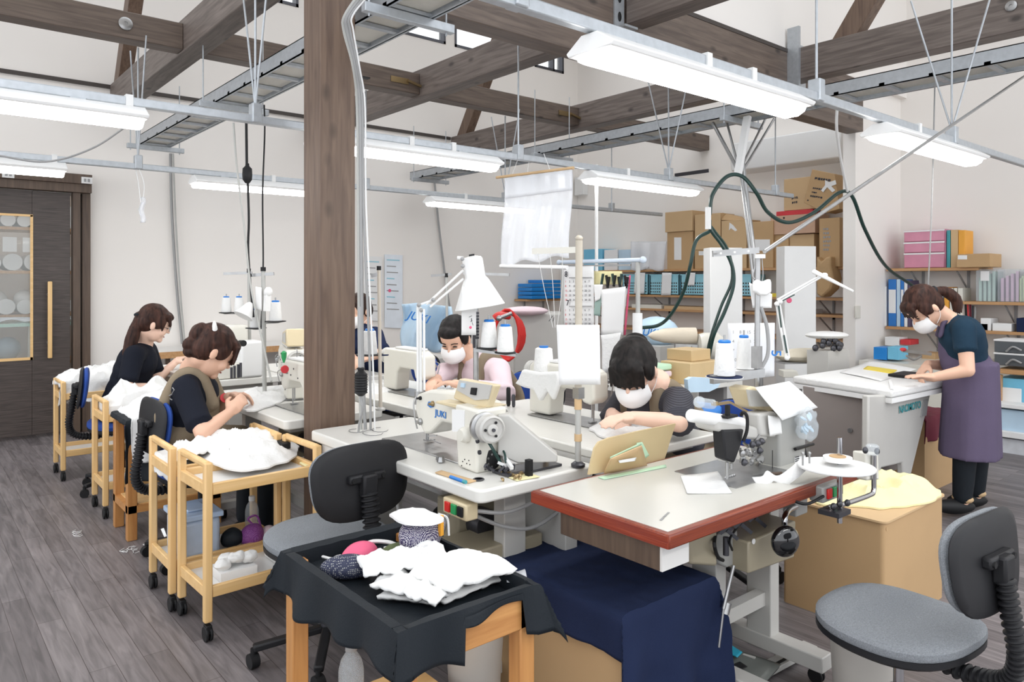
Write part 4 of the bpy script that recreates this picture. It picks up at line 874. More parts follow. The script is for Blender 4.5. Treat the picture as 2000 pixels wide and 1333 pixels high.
def lin(u, v):
    # inside tray -> rim -> outside hang
    ou = .30; 
    def ax(t, a, b, hl, hr):
        # t in 0..1 ; returns coordinate, drop outside, inside depth
        L_ = hl + (b - a) + 2 * dp_ + hr; s = t * L_
        if s < hl: return a - .005, hl - s, 0
        s -= hl
        if s < dp_: return a + .016, 0, s
        s -= dp_
        if s < b - a: return min(max(a + s, a + .016), b - .016), 0, dp_
        s -= b - a
        if s < dp_: return b - .016, 0, dp_ - s
        return b + .005, s - dp_, 0
    x, ex, ix = ax(u, X0 + .0, X1 - .0, .115, .085); y, ey, iy = ax(v, Y0, Y1, .115, .08)
    e = math.hypot(ex, ey); 
    if e > 0:
        f = 1 + .35 * nz(x, y, 1, 6) - (.75 if (y < Y0 and 1.06 < x < 1.25) else 0) * min(1, e / .05); e *= f
        wv = .02 * e * 6 * (sin((x if ey > ex else y) * 30) + nz(x, y, 2, 12))
        if ex: x += (1 if x > X1 - .1 else -1) * (.004 + wv + .1 * e)
        if ey: y += (1 if y > Y1 - .1 else -1) * (.004 + wv + .1 * e)
        if ex and ey: k = min(ex, ey) * .25; x += (1 if x > X1 - .1 else -1) * k; y += (1 if y > Y1 - .1 else -1) * k
        z = Z + .026 - e
    else: z = Z + .026 - min(ix, iy) + .004 * nz(x, y, 3, 18)
    return V((x, y, z))
MB().grid(lin, 84, 84).build('cloth_lining', 'blackc', fc, solid=.003)
# contents of the cart
zt = Z - .012
def crumple(name, m, label, pts, h, cat='cloth', seed=0, amp=.01, f=12, th=.01, nu=44, nv=30, edge=.25):
    a, b_, c, d = [V(p) for p in pts]
    def fn(u, v):
        q = a.lerp(b_, u).lerp(d.lerp(c, u), v); w_ = min(1, min(u, 1 - u, v, 1 - v) / edge)
        r1 = max(0, 1 - abs(nz(q.x + seed, q.y, seed, f)) * 2) ** 2; r2 = max(0, 1 - abs(nz(q.x, q.y + seed, seed, f * 2.3)) * 2) ** 2
        n_ = nz(q.x, q.y, seed, 25); return q + V((.006 * n_, .006 * nz(q.y, q.x, seed, 25), h * (1 - (1 - w_) ** 3) + amp * (r1 + .5 * r2 + .4 * n_)))
    return one(MB().grid(fn, nu, nv), name, m, label, cat, solid=th)
crumple('cloth', 'cloth', 'lowest folded white cloth at the near side of the black-lined cart', [P(735, 1172, z=zt), P(868, 1182, z=zt), P(1000, 1130, z=zt), P(860, 1095, z=zt)], .012, seed=1, amp=.006)
crumple('cloth', 'cloth', 'plastic-wrapped white cloth on the left of the cart pile', [P(722, 1150, z=zt + .02), P(850, 1185, z=zt + .02), P(905, 1150, z=zt + .02), P(770, 1122, z=zt + .02)], .012, seed=4, amp=.010, f=16)
crumple('cloth', 'cloth', 'thick folded white cloth on top at the right of the black-lined cart', [P(800, 1128, z=zt + .035), P(880, 1160, z=zt + .035), P(1008, 1118, z=zt + .035), P(915, 1090, z=zt + .035)], .03, seed=7, amp=.009, f=10, th=.016)
crumple('wrapped_packet', 'paper', 'crumpled pale packet resting across the middle of the black-lined cart', [P(712, 1132, z=zt + .04), P(880, 1104, z=zt + .045), P(862, 1068, z=zt + .05), P(697, 1096, z=zt + .04)], .008, 'packet', seed=9, amp=.012, f=18, th=.008, edge=.1)
heap('cloth', 'cloth', 'white glove-like cloth lying on top of the polka-dot bag', [P(762, 1010, z=.712), P(790, 1026, z=.712), P(840, 1028, z=.712), P(868, 1018, z=.712), P(830, 1002, z=.712), P(780, 1002, z=.712)], .012, 7, fold=.008)
def lump(name, m, label, c, r, cat, rz=0, seed=0, amp=.2, f=14, R=None):
    b_ = MB().ell((0, 0, 0), r, n=28, m=18); b_.v = [v * (1 + amp * nz(v.x + seed, v.y, v.z, f)) for v in b_.v]
    o = one(b_, name, m, label, cat); o.location = c; o.rotation_euler.z = rz
    if R: o.rotation_euler = R
    return o
pk = lump('drawstring_bag', 'polka', 'navy polka-dot drawstring bag in the black-lined cart', P(822, 1045, z=.655), (.088, .06, .06), 'bag', .3, 2, .25)
MB().tube([(.06, -.02, .05), (.09, -.03, .03), (.085, -.04, -.02)], .004, 6, 5).build('drawstring', 'white', pk); MB().box(.02, .035, -.06, -.05, .0, .06).build('tag', 'orange', pk)
lump('pouch', 'floral', 'navy floral pouch at the left side of the black-lined cart', P(678, 1108, z=.61), (.075, .04, .032), 'bag', -.4, 5)
lump('pouch', 'pinkp', 'pink cloth pouch behind the floral pouch in the black-lined cart', P(700, 1082, z=.615), (.06, .04, .03), 'bag', .2, 6)
lump('pouch', mat('olive_cloth', (.10, .13, .05), .8), 'olive green pouch beside the polka-dot bag', P(770, 1078, z=.61), (.05, .035, .022), 'bag', .2, 8)
one(MB().tube([P(630, 1088, z=.61), P(650, 1092, z=.62), P(665, 1086, z=.62), P(655, 1090, z=.625), P(672, 1096, z=.62)], .004, 6, 6), 'cord', 'white', 'short white cord end lying in the black-lined cart near the floral pouch', 'cord')
one(MB().tube([P(712, 1064, z=.62), P(730, 1058, z=.63), P(760, 1060, z=.63), P(775, 1068, z=.62), P(750, 1072, z=.62)], .006, 6, 6), 'cord', 'white', 'pale looped strap lying beside the olive pouch', 'cord')
sheet('plastic_wrap', 'vinyl', 'clear plastic edge sticking out under the white cloth stack', [P(985, 1110, z=.60), P(1025, 1112, z=.60), P(1030, 1130, z=.60), P(990, 1140, z=.60)], 'plastic', curl=.006)

# blue covered carton under the red table
bx = thing('covered_carton', 'cardboard carton under the red-edged table, draped in navy cloth', 'carton', (1.83, 1.75, 0))
MB().box(1.62, 2.05, 1.44, 2.08, 0, .445).build('carton', 'card', bx, bevel=.004)
def bl(u, v):
    x = 1.60 + u * .47 ; return None
drape('navy_cover', 'navy', '', 1.615, 2.055, 1.435, 2.08, .447, (.13, .10, .40, .02), seed=3, parent=bx, wave=.006, hem=.0)
# big open carton right with yellow cloth
cb = thing('carton', 'tall tan carton standing right of the red-edged table', 'carton', (3.3, 1.5, 0))
slab(MB(), rrect(3.02, 3.62, 1.30, 1.74, .02), 0, .455).build('body', 'card', cb); slab(MB(), rrect(3.01, 3.63, 1.29, 1.75, .03), .455, .463).build('lid', 'card2', cb)
MB().lathe((3.045, 1.305, .43), [(.01, 0), (.01, .006)], axis=(0, -1, 0)).build('lock_tab', 'card3', cb)
heap('cloth', 'yellowc', 'pale yellow cloth spread on top of the tan carton', [P(1590, 958, z=.464), P(1600, 985, z=.464), P(1745, 995, z=.464), P(1840, 970, z=.464), P(1780, 945, z=.464), P(1720, 935, z=.464)], .035, 4, fold=.03, fs=9)
# bins
def bin_(name, label, x, y, r, h, m='bin', sq=1.0):
    t = thing(name, label, 'bin', (x, y, 0))
    b_ = MB().lathe((x, y, 0), [(r * .8, 0), (r, h), (r * 1.04, h), (r * 1.04, h + .012), (r * .96, h + .012), (r * .94, h - .01), (r * .76, .02)], n=32); b_.v = [V((x + (p.x - x) * sq, p.y, p.z)) for p in b_.v]
    b_.build('body', m, t); return t
bin_('waste_bin', 'beige waste bin standing behind the grey chair seat at lower right', 2.40, 1.10, .105, .34)
bin_('waste_bin', 'beige waste bin under the table beyond the trolleys', 1.62, 3.3, .1, .28, 'bin')
bin_('waste_bin', 'pale grey bin behind the oak leg of the black-lined cart', 1.47, 1.95, .10, .32)
# pedal
pd = thing('foot_pedal', 'grey treadle pedal with blue tape on the floor below the red-edged table', 'pedal', P(1450, 1300, z=0))
sheet('pedal_plate', mat('pedal_grey', (.13, .14, .13), .4), '', [P(1380, 1285, z=.05), P(1410, 1262, z=.05), P(1525, 1300, z=.03), P(1490, 1340, z=.03)], th=.008, parent=pd)
sheet('grip_pad', 'rubber', '', [P(1412, 1307, z=.056), P(1445, 1293, z=.056), P(1460, 1303, z=.056), P(1425, 1320, z=.056)], parent=pd)
sheet('cyan_tape', 'cyan', '', [P(1408, 1268, z=.062), P(1420, 1256, z=.062), P(1450, 1275, z=.062), P(1440, 1285, z=.062)], th=.003, parent=pd)
sheet('cyan_tape', 'cyan', '', [P(1380, 1316, z=.055), P(1388, 1314, z=.055), P(1402, 1330, z=.055), P(1382, 1333, z=.055)], th=.003, parent=pd)
MB().bar(P(1378, 1290, z=.06), P(1416, 1265, z=.06), .012, .012).bar(P(1440, 1278, z=.04), P(1475, 1288, z=.04), .012, .012).build('hinge_bar', 'lgrey', pd)
sf = thing('stand_foot', 'slotted grey steel foot bar lying below the red-edged table', 'bar', P(1540, 1290, z=0))
b = MB().bar(P(1493, 1310, z=.02), P(1583, 1262, z=.02), .06, .02).build('bar', 'lgrey', sf, bevel=.003)
MB().bar(P(1515, 1298, z=.032), P(1535, 1287, z=.032), .012, .002).bar(P(1548, 1280, z=.032), P(1568, 1269, z=.032), .012, .002).build('slot', 'rubber', b)
# ================================================================ PEOPLE
def cap(b, p, q, r1, r2=None, n=16):
    r2 = r1 if r2 is None else r2; p, q = V(p), V(q); b.cyl(p, q, r1, r2, n); b.ell(p, r1, n=n, m=8); b.ell(q, r2, n=n, m=8); return b
def basis(f, up):
    f = V(f).normalized(); r = f.cross(V(up)).normalized(); u = r.cross(f); return Matrix((r, f, u)).transposed()   # columns: right, forward, up
def hand(b, wrist, d, palm, side, curl=.5, spread=.018):
    """palm faces direction palm; side=+1 thumb towards +across"""
    d = V(d).normalized(); pn = (V(palm) - d * V(palm).dot(d)).normalized(); ac = d.cross(pn) * side
    R = Matrix((ac, d, pn)).transposed(); b.ell(wrist + d * .045, (.038, .05, .016), R=R, n=18, m=12)
    cap(b, wrist - d * .01, wrist + d * .03, .022, .026)
    for k, (o, L_) in enumerate(((.027, .068), (.010, .078), (-.008, .073), (-.025, .056))):
        p = wrist + d * .082 + ac * o; a = curl * (.7 + .12 * k); dd = d
        for j, s_ in enumerate((.44, .32, .24)):
            dd = (dd * cos(a) + pn * sin(a)).normalized(); q = p + dd * L_ * s_; cap(b, p, q, .0088 - j * .0008, .0082 - j * .001, 10); p = q
    t0 = wrist + d * .025 + ac * .028; t1 = t0 + (ac * .6 + d * .6 + pn * .35).normalized() * .036; t2 = t1 + (d * .9 + pn * .5 * (curl + .3) + ac * .1).normalized() * .032
    cap(b, t0, t1, .013, .011, 10); cap(b, t1, t2, .0105, .008, 10)
def person(label, J, cat='person', skin='skin', hair='hair', hf=(1, 0, -.4), hs=1.0, style=None, mask=False, hands=(), shirt='blackc', sleeve=.6, apron=None, legs='blackc', width=.17, bust=.0, glasses=False):
    """J world joints: head, neck, shl, shr, ell, elr, wrl, wrr, hip, optional knee/foot"""
    root = thing('person', label, cat, (J['hip'].x, J['hip'].y, 0))
    hc = V(J['head']); B = basis(hf, (0, 0, 1)); rt, fw, up = B.col[0].copy(), B.col[1].copy(), B.col[2].copy()
    H = lambda r, f, u: hc + (rt * r + fw * f + up * u) * hs
    sh = {'l': V(J['shl']), 'r': V(J['shr'])}; mid = (sh['l'] + sh['r']) / 2; hip = V(J['hip']); ax = (sh['r'] - sh['l']).normalized()
    spine = (mid - hip); fwd = V((0, 0, 1)).cross(ax).normalized(); 
    if fwd.dot(V(hf)) < 0: fwd = -fwd
    b = MB()
    b.ell(H(0, -.004, .022), (.076 * hs, .094 * hs, .088 * hs), R=B, n=24, m=16).ell(H(0, .020, -.045), (.057 * hs, .066 * hs, .070 * hs), R=B, n=20, m=14)
    b.ell(H(0, .068, -.088), (.026 * hs, .02 * hs, .02 * hs), R=B).ell(H(0, .096, -.022), (.011 * hs, .016 * hs, .012 * hs), R=B, n=12, m=8).bar(H(0, .080, .012), H(0, .098, -.02), .014 * hs, .012 * hs)
    for s in (-1, 1):
        b.ell(H(s * .078, -.012, -.018), (.010 * hs, .018 * hs, .030 * hs), R=B, n=12, m=8); b.ell(H(s * .036, .062, -.035), (.026 * hs, .022 * hs, .03 * hs), R=B)
    nk = V(J['neck']); cap(b, H(0, -.030, -.06), nk, .050 * hs, .056 * hs); cap(b, nk, mid, .06, .06)
    cap(b, sh['l'], sh['r'], .05); 
    for t in (.2, .5, .8): b.ell(hip.lerp(mid, t), (width * (.80 + .1 * abs(t - .5)), .105, .12), R=basis(fwd, (0, 0, 1)))
    for s in 'lr':
        e, w_ = V(J['el' + s]), V(J['wr' + s]); cap(b, sh[s], e, .047, .038); cap(b, e, w_, .039, .026)
        d = (w_ - e).normalized(); hd = dict(hands).get(s, (d, (0, 0, -1), .5)); hand(b, w_, hd[0], hd[1], 1 if s == 'r' else -1, hd[2])
    kn = J.get('kn')
    if kn:
        for k, ft in zip(J['kn'], J['ft']):
            cap(b, hip + (V(k) - hip) * .1 + ax * (.085 if V(k).dot(ax) > hip.dot(ax) else -.085), k, .075, .052); cap(b, k, ft, .05, .036)
    body = b.build('body', skin, root, remesh=.0065, sm=2)
    # face
    for s in (-1, 1):
        MB().ell(H(s * .032, .0805, -.004), (.015 * hs, .004, .0045 * hs), R=B, n=14, m=8).build('eye', 'eye', body)
        MB().tube([H(s * .016, .0885, .014), H(s * .034, .087, .020), H(s * .052, .076, .014)], .0028, 6, 4).build('eyebrow', hair, body)
    if not mask: MB().ell(H(0, .087, -.062), (.016 * hs, .004, .004 * hs), R=B, n=14, m=8).build('mouth', 'lips', body)
    else:
        m_ = MB()
        def mk(u, v):
            a = (u - .5) * 2.5; zz = -.024 - v * .080; r_ = .064 + .010 * sin(v * pi); bul = .042 * (1 - (2 * v - 1) ** 2 * .7)
            return H(sin(a) * (r_ + .003 - .018 * max(0, v - .6)), .026 + cos(a) * (.058 + bul) , zz - .008 * cos(a * 1.2) * (1 if v > .5 else -1))
        m_.grid(mk, 22, 12); mo = m_.build('face_mask', 'mask', root, solid=.003, sub=1)
        for s in (-1, 1): MB().tube([H(s * .062, .045, -.02), H(s * .078, .01, .0), H(s * .080, -.02, .005)], .0016, 6, 4).tube([H(s * .060, .04, -.09), H(s * .074, .0, -.07), H(s * .080, -.02, -.04)], .0016, 6, 4).build('ear_loop', 'mask', mo)
    if glasses:
        for s in (-1, 1): MB().tube([H(s * .078, 0, 0), H(s * .06, .07, -.002), H(s * .05, .092, -.002)], .0016, 6, 3).tube([H(s * (.034 + .02 * cos(a * .7)), .096, -.004 + .014 * sin(a * .7)) for a in range(10)], .0015, 6).build('glasses', 'darksteel', root)
    # hair
    h = MB(); h.ell(H(0, -.020, .034), (.087 * hs, .098 * hs, .092 * hs), R=B, n=26, m=18).ell(H(0, -.046, -.006), (.080 * hs, .066 * hs, .080 * hs), R=B, n=20, m=14)
    h.ell(H(0, .045, .068), (.066 * hs, .050 * hs, .034 * hs), R=B)
    for s in (-1, 1): h.ell(H(s * .070, .012, .018), (.018 * hs, .040 * hs, .05 * hs), R=B)
    rr_ = random.Random(7)
    if style in ('bangs', 'clip'):
        for k in range(15): x = -.06 + .12 * k / 14; cap(h, H(x, .062 + .018 * cos(x * 22), .062), H(x * 1.12, .088 + .010 * cos(x * 22), .008 + rr_.uniform(-.018, .012)), .012 * hs, .005 * hs, 8)
    if style in ('pony', 'ponyside'):
        for k in range(11): x = -.055 + .11 * k / 10; cap(h, H(x, .066, .060), H(x * 1.15, .090, .024 + rr_.uniform(-.012, .01)), .012 * hs, .005 * hs, 8)
        for s in (-1, 1): cap(h, H(s * .070, .045, .03), H(s * .074, .05, -.03), .013, .005, 8)
        pt = J['tail']; p0 = H(0, -.105, .012); h.ell(p0, .028)
        q_ = [p0] + [V(x) for x in pt]; q_ = spline(q_, 5)
        for k in range(len(q_) - 1):
            t = k / len(q_); r1 = .022 + (.024 if style == 'pony' else .014) * sin(min(1, t * 1.6) * pi * .6) * (1 - .5 * t ** 2); cap(h, q_[k], q_[k + 1], r1, r1, 10)
        for k in range(9): a = k * .7; e_ = q_[-1]; cap(h, q_[-4] + V((cos(a), sin(a), 0)) * .022, e_ + V((cos(a) * .022, sin(a) * .022, -.03 - .015 * rr_.random())), .010, .003, 8)
    if style == 'bangs':
        h.ell(H(.01, -.10, .045), (.055, .045, .05), R=B)
    if style == 'clip':
        h.ell(H(0, -.105, .030), (.048, .042, .055), R=B); h.ell(H(0, -.105, -.035), (.04, .035, .035), R=B); h.ell(H(0, -.085, -.065), (.04, .03, .025), R=B)
    if style == 'short': h.ell(H(0, -.05, -.03), (.078, .05, .05), R=B)
    for v_ in range(len(h.v)): p = h.v[v_]; h.v[v_] = p + (p - hc).normalized() * .004 * nz(p.x, p.y, p.z * .35, 90)
    ho = h.build('hair', hair, root, remesh=.0055, sm=1)
    if style == 'clip': MB().ell(H(.060, -.070, .072), (.008, .034, .013), R=B @ RX(-.9)).ell(H(.052, -.080, .085), (.008, .028, .011), R=B @ RX(-.9)).build('hair_clip', 'white', ho)
    if style in ('pony', 'ponyside'): MB().lathe(H(0, -.108, .012), [(.026, -.008), (.03, 0), (.026, .008)], axis=(V(J['tail'][0]) - H(0, -.105, .012)), n=18).build('hair_tie', 'blackc', ho)
    # shirt
    s_ = MB(); TB_ = basis(fwd, spine)
    cap(s_, sh['l'], sh['r'], .066); 
    for t in (.12, .3, .5, .68, .84): s_.ell(hip.lerp(mid, t) - fwd * .0, (width * (1.0 if t < .3 else .92 + .12 * t), .118 + .01 * (t > .5), .13), R=TB_, n=22)
    if bust: s_.ell(hip.lerp(mid, .68) + fwd * .05, (width * .8, .09, .09), R=TB_)
    cap(s_, mid, mid.lerp(nk, .55), .075, .062)
    for k in 'lr':
        e = V(J['el' + k]); q = sh[k].lerp(e, min(sleeve, 1)); cap(s_, sh[k], q, .066, .062 if sleeve < .9 else .052)
        s_.cyl(q, q + (q - sh[k]).normalized() * .03, .062, .064)
        if sleeve > 1: w_ = V(J['wr' + k]); cap(s_, e, e.lerp(w_, sleeve - 1), .052, .040)
    for i_, p in enumerate(s_.v): s_.v[i_] = p + V((1, 1, 1)) * .006 * nz(p.x, p.y, p.z, 18)
    so = s_.build('shirt', shirt, root, remesh=.010, sm=3)
    if J.get('skirt') is None and kn:
        l_ = MB(); 
        for k, ft in zip(J['kn'], J['ft']):
            k, ft = V(k), V(ft); o_ = ax * (.085 if k.dot(ax) > hip.dot(ax) else -.085); cap(l_, hip + o_, k, .098, .070); cap(l_, k, ft + V((0, 0, .04)), .068, .055)
        l_.ell(hip, (width * 1.02, .13, .12), R=TB_); l_.build('trousers', legs, root, remesh=.012, sm=3)
        for k, ft in zip(J['kn'], J['ft']):
            ft = V(ft); q = MB(); d_ = V(J.get('toe', fwd)).normalized(); q.ell(ft + d_ * .05 - V((0, 0, .025)), (.045, .125, .045), R=basis(d_, (0, 0, 1)), n=18); 
            q.v = [V((p.x, p.y, max(p.z, .002))) for p in q.v]; so_ = q.build('shoe', 'rubber', root); 
            if style == 'ponyside': MB().ell(ft + V((0, 0, .025)), (.045, .06, .03), n=14).build('sock', 'card2', so_)
    if apron:
        a_ = MB(); c0 = hip.lerp(mid, .25)
        if apron.get('waist', True):
            for t in (-.05, .12, .3): a_.ell(hip.lerp(mid, t), (width * 1.10, .135, .11), R=TB_, n=22)
        if apron.get('lap') and kn:
            for k in J['kn']: k = V(k); o_ = ax * (.07 if k.dot(ax) > hip.dot(ax) else -.07); cap(a_, hip + o_, hip.lerp(k, .8) + o_ * .3, .115, .09)
        if apron.get('bib', True): a_.ell(hip.lerp(mid, .62) + fwd * .055, (width * .72, .085, .17), R=TB_, n=20).ell(hip.lerp(mid, .4) + fwd * .03, (width * .95, .115, .13), R=TB_, n=20)
        for s in (-1, 1):
            x = ax * s
            pts = [hip.lerp(mid, .72) + x * width * .55 + fwd * .12, mid + x * .095 + fwd * .05 + V((0, 0, .055)), mid + x * .10 + V((0, 0, .068)), mid + x * .11 - fwd * .06 + V((0, 0, .03)), hip.lerp(mid, .6) + x * width * (.80) - fwd * .105, hip.lerp(mid, .28) + x * width * .95 - fwd * .06]
            if apron.get('thin'): pts = [hip.lerp(mid, .85) + x * .09 + fwd * .12, mid.lerp(nk, .7) + x * .055 + fwd * .03, nk + x * .03 - fwd * .05]
            pts = spline(pts, 6); wd = apron.get('strap', .028)
            for k in range(len(pts) - 1): cap(a_, pts[k], pts[k + 1], wd * .6 if apron.get('thin') else wd, None, 10)
        if apron.get('skirt'):
            z0, z1 = hip.z + .12, apron['skirt']; n_ = 30; vs = []; fs = []
            for j in range(11):
                t = j / 10; z = z0 + (z1 - z0) * t; fl = 1 + .16 * t
                for i in range(n_):
                    a = 2 * pi * i / n_; q = ax * cos(a) * (width * 1.14 * fl) + fwd * sin(a) * (.145 * fl) ; q *= 1 + .03 * sin(a * 7) * t
                    vs.append(V((hip.x, hip.y, z)) + V((q.x, q.y, 0)) + fwd * .01 * t)
            for j in range(10): fs += [(j * n_ + i, j * n_ + (i + 1) % n_, (j + 1) * n_ + (i + 1) % n_, (j + 1) * n_ + i) for i in range(n_)]
            fs += [tuple(range(n_))[::-1], tuple(range(10 * n_, 11 * n_))]; a_.add(vs, fs)
        a_.build('apron', apron['m'], root, remesh=.010, sm=3)
    return root
M['olivec'] = mat('olive_apron_cloth', (.25, .20, .14), .85, spec=.1, var=.08, bump=.15, scale=6, bscale=300)
M['purplec'] = mat('purple_apron_cloth', (.12, .095, .155), .85, spec=.15, var=.08, bump=.15, scale=6, bscale=300)
M['navyt'] = mat('navy_tshirt', (.010, .012, .020), .85, spec=.15, var=.15, bump=.15, scale=5, bscale=250)
M['tealn'] = mat('dark_teal_blouse', (.014, .036, .062), .85, spec=.15, var=.15, bump=.15, scale=5, bscale=250)
M['pinks'] = mat('pale_pink_sleeve', (.72, .58, .62), .85, var=.05)
M['striped'] = pattern('charcoal_stripes', (.020, .020, .028), (.055, .055, .07), 'stripes', 55, .85, thr=.5)

# worker with hair clip and olive apron (left, nearest)
shr = P(362, 760, d=3.60); shl = P(392, 742, d=3.96)
pD = person('seated person with a hair clip, black t-shirt and olive apron, sewing by hand', dict(head=P(417, 686, d=3.74), neck=P(375, 722, d=3.78), shr=shr, shl=shl, elr=P(396, 846, d=3.46), ell=P(430, 800, d=3.95), wrr=P(446, 808, d=3.60), wrl=P(447, 776, d=3.85), hip=V((1.15, 3.98, .56)), kn=[V((1.52, 3.86, .53)), V((1.52, 4.10, .53))], ft=[V((1.50, 3.86, .08)), V((1.50, 4.1, .08))]),
            hf=(.80, -.02, -.62), hair='hairr', style='clip', sleeve=.72, shirt='navyt', apron=dict(m='olivec', lap=True, strap=.034), hs=1.10, width=.185, hands=(('r', ((.55, .1, .45), (0, .6, -.5), .75)), ('l', ((.7, -.5, .1), (0, -.5, -.8), .75))))
MB().lathe(P(440, 778, d=3.84), [(.027, -.002), (.0275, 0), (.027, .002)], axis=P(447, 776, d=3.85) - P(430, 800, d=3.95), n=20).build('red_wristband', 'redink', pD)
def on_surface(ob, pixels, off=.0015):
    """points where the lines of sight meet an object, lifted slightly off its surface"""
    from mathutils.bvhtree import BVHTree
    bpy.context.view_layer.update(); dg = bpy.context.evaluated_depsgraph_get(); ev = ob.evaluated_get(dg); me = ev.to_mesh(); mw = ob.matrix_world
    t = BVHTree.FromPolygons([mw @ v.co for v in me.vertices], [tuple(p.vertices) for p in me.polygons]); out = []
    for a, c in pixels:
        o = V((0, 0, CAM_H)); hit = t.ray_cast(o, (P(a, c, d=1) - o).normalized())
        if hit[0] is not None: out.append(hit[0] + hit[1] * off * (1 if hit[1].dot(hit[0] - o) < 0 else -1))
    return out
sh_ob = [c for c in pD.children if c.name.startswith('shirt')][0]
for k, line in enumerate(([(326, 764), (330, 759), (334, 763), (338, 758), (341, 762), (336, 771), (330, 774), (326, 764)], [(319, 762), (324, 771), (331, 778), (337, 782)], [(322, 758), (329, 754), (336, 752)])):
    q_ = on_surface(sh_ob, line)
    if len(q_) > 2: MB().tube(q_, .0028, 6).build('shirt_print', 'cable', sh_ob)
# ponytailed worker
pC = person('seated person with a long brown ponytail and black short-sleeved shirt at far left', dict(head=P(302, 632, d=5.03), neck=P(282, 668, d=5.06), shr=P(262, 694, d=4.86), shl=P(288, 686, d=5.20), elr=P(246, 760, d=4.78), ell=P(308, 740, d=5.18), wrr=P(306, 756, d=4.96), wrl=P(338, 712, d=5.33), hip=V((1.17, 5.62, .55)), tail=[P(262, 648, d=4.94), P(255, 672, d=4.92), P(250, 690, d=4.90)], kn=[V((1.56, 5.52, .53)), V((1.56, 5.74, .53))], ft=[V((1.52, 5.52, .08)), V((1.52, 5.74, .08))]),
            hf=(.86, -.12, -.38), hair='hairr', style='pony', sleeve=.62, shirt='navyt', glasses=True, skin='skinp', width=.165, hs=1.05)
# masked worker, centre right
pB = person('seated person in white mask, olive apron and striped dark shirt at centre right', dict(head=P(1238, 722, d=3.10), neck=P(1283, 748, d=3.16), shl=P(1325, 785, d=3.10), shr=P(1222, 782, d=3.38), ell=P(1326, 826, d=2.88), elr=P(1196, 822, d=3.35), wrl=P(1236, 816, d=2.93), wrr=P(1195, 808, d=3.14), hip=V((2.86, 2.12, .55)), kn=[V((2.52, 2.02, .53)), V((2.52, 2.25, .53))], ft=[V((2.60, 2.02, .08)), V((2.60, 2.25, .08))]),
            hf=(-.78, -.30, -.66), hair='hairb', style='bangs', mask=True, sleeve=.86, shirt='striped', apron=dict(m='olivec', strap=.034), skin='skinp', hs=1.08, width=.18, hands=(('l', ((-.9, .1, .06), (0, .1, -1), .35)), ('r', ((-.4, -.8, -.1), (0, .1, -1), .5))))
# masked worker in pink sleeves
pE = person('seated person in white mask with pale pink sleeves and beige apron, beyond the spool stand', dict(head=P(888, 660, d=4.35), neck=P(915, 692, d=4.38), shl=P(975, 722, d=4.22), shr=P(905, 712, d=4.50), ell=P(985, 765, d=4.05), elr=P(872, 728, d=4.40), wrl=P(900, 752, d=4.05), wrr=P(852, 742, d=4.20), hip=V((2.86, 3.5, .55)), kn=[V((2.52, 3.4, .53)), V((2.52, 3.62, .53))], ft=[V((2.60, 3.4, .08)), V((2.60, 3.62, .08))]),
            hf=(-.72, -.42, -.5), hair='hairb', style='short', mask=True, sleeve=1.75, shirt='pinks', apron=dict(m='olivec', strap=.03), width=.17, hs=1.05)
# half hidden worker
pF = person('seated person in a navy patterned top, mostly hidden behind the wooden post and conduits', dict(head=P(700, 606, d=5.45), neck=P(712, 630, d=5.5), shl=P(732, 655, d=5.3), shr=P(690, 655, d=5.6), ell=P(742, 690, d=5.15), elr=P(680, 690, d=5.4), wrl=P(715, 700, d=5.0), wrr=P(690, 700, d=5.1), hip=V((2.98, 5.0, .55)), kn=[V((2.66, 4.9, .53)), V((2.66, 5.12, .53))], ft=[V((2.72, 4.9, .08)), V((2.72, 5.12, .08))]),
            hf=(-.9, -.1, -.35), hair='hair', style='short', mask=True, sleeve=.8, shirt='navy', width=.16)
# standing worker at right
D_ = 4.48
pA = person('standing person in teal blouse and long purple apron leaning over the pressing table at right', dict(head=P(1803, 600, d=D_), neck=P(1846, 622, d=D_ + .02), shl=P(1882, 642, d=D_ - .17), shr=P(1868, 640, d=D_ + .16), ell=P(1890, 724, d=D_ - .24), elr=P(1850, 715, d=D_ + .2), wrl=P(1822, 738, d=D_ - .16), wrr=P(1812, 712, d=D_ + .08), hip=P(1897, 745, d=D_ + .02), kn=[P(1885, 880, d=D_ - .06), P(1910, 875, d=D_ + .10)], ft=[P(1880, 982, d=D_ - .03), P(1905, 970, d=D_ + .15)], toe=V((-.55, .5, 0)),
            tail=[P(1846, 570, d=D_ + .02), P(1866, 584, d=D_ + .02), P(1870, 600, d=D_ + .02)]),
            hf=(-.52, .44, -.85), hair='hairr', style='ponyside', mask=True, sleeve=.42, shirt='tealn', legs='blackc', apron=dict(m='purplec', skirt=.36, thin=True, bib=True), width=.165, hs=1.08, hands=(('l', ((-.767, .62, .12), (0, 0, -1), .18)), ('r', ((-.6, .2, -.5), (0, -.2, -1), .8))))
MB().cyl(P(1808, 700, d=D_ + .06), P(1795, 722, d=D_ + .0), .005).build('held_pen', 'rubber', pA) if False else None
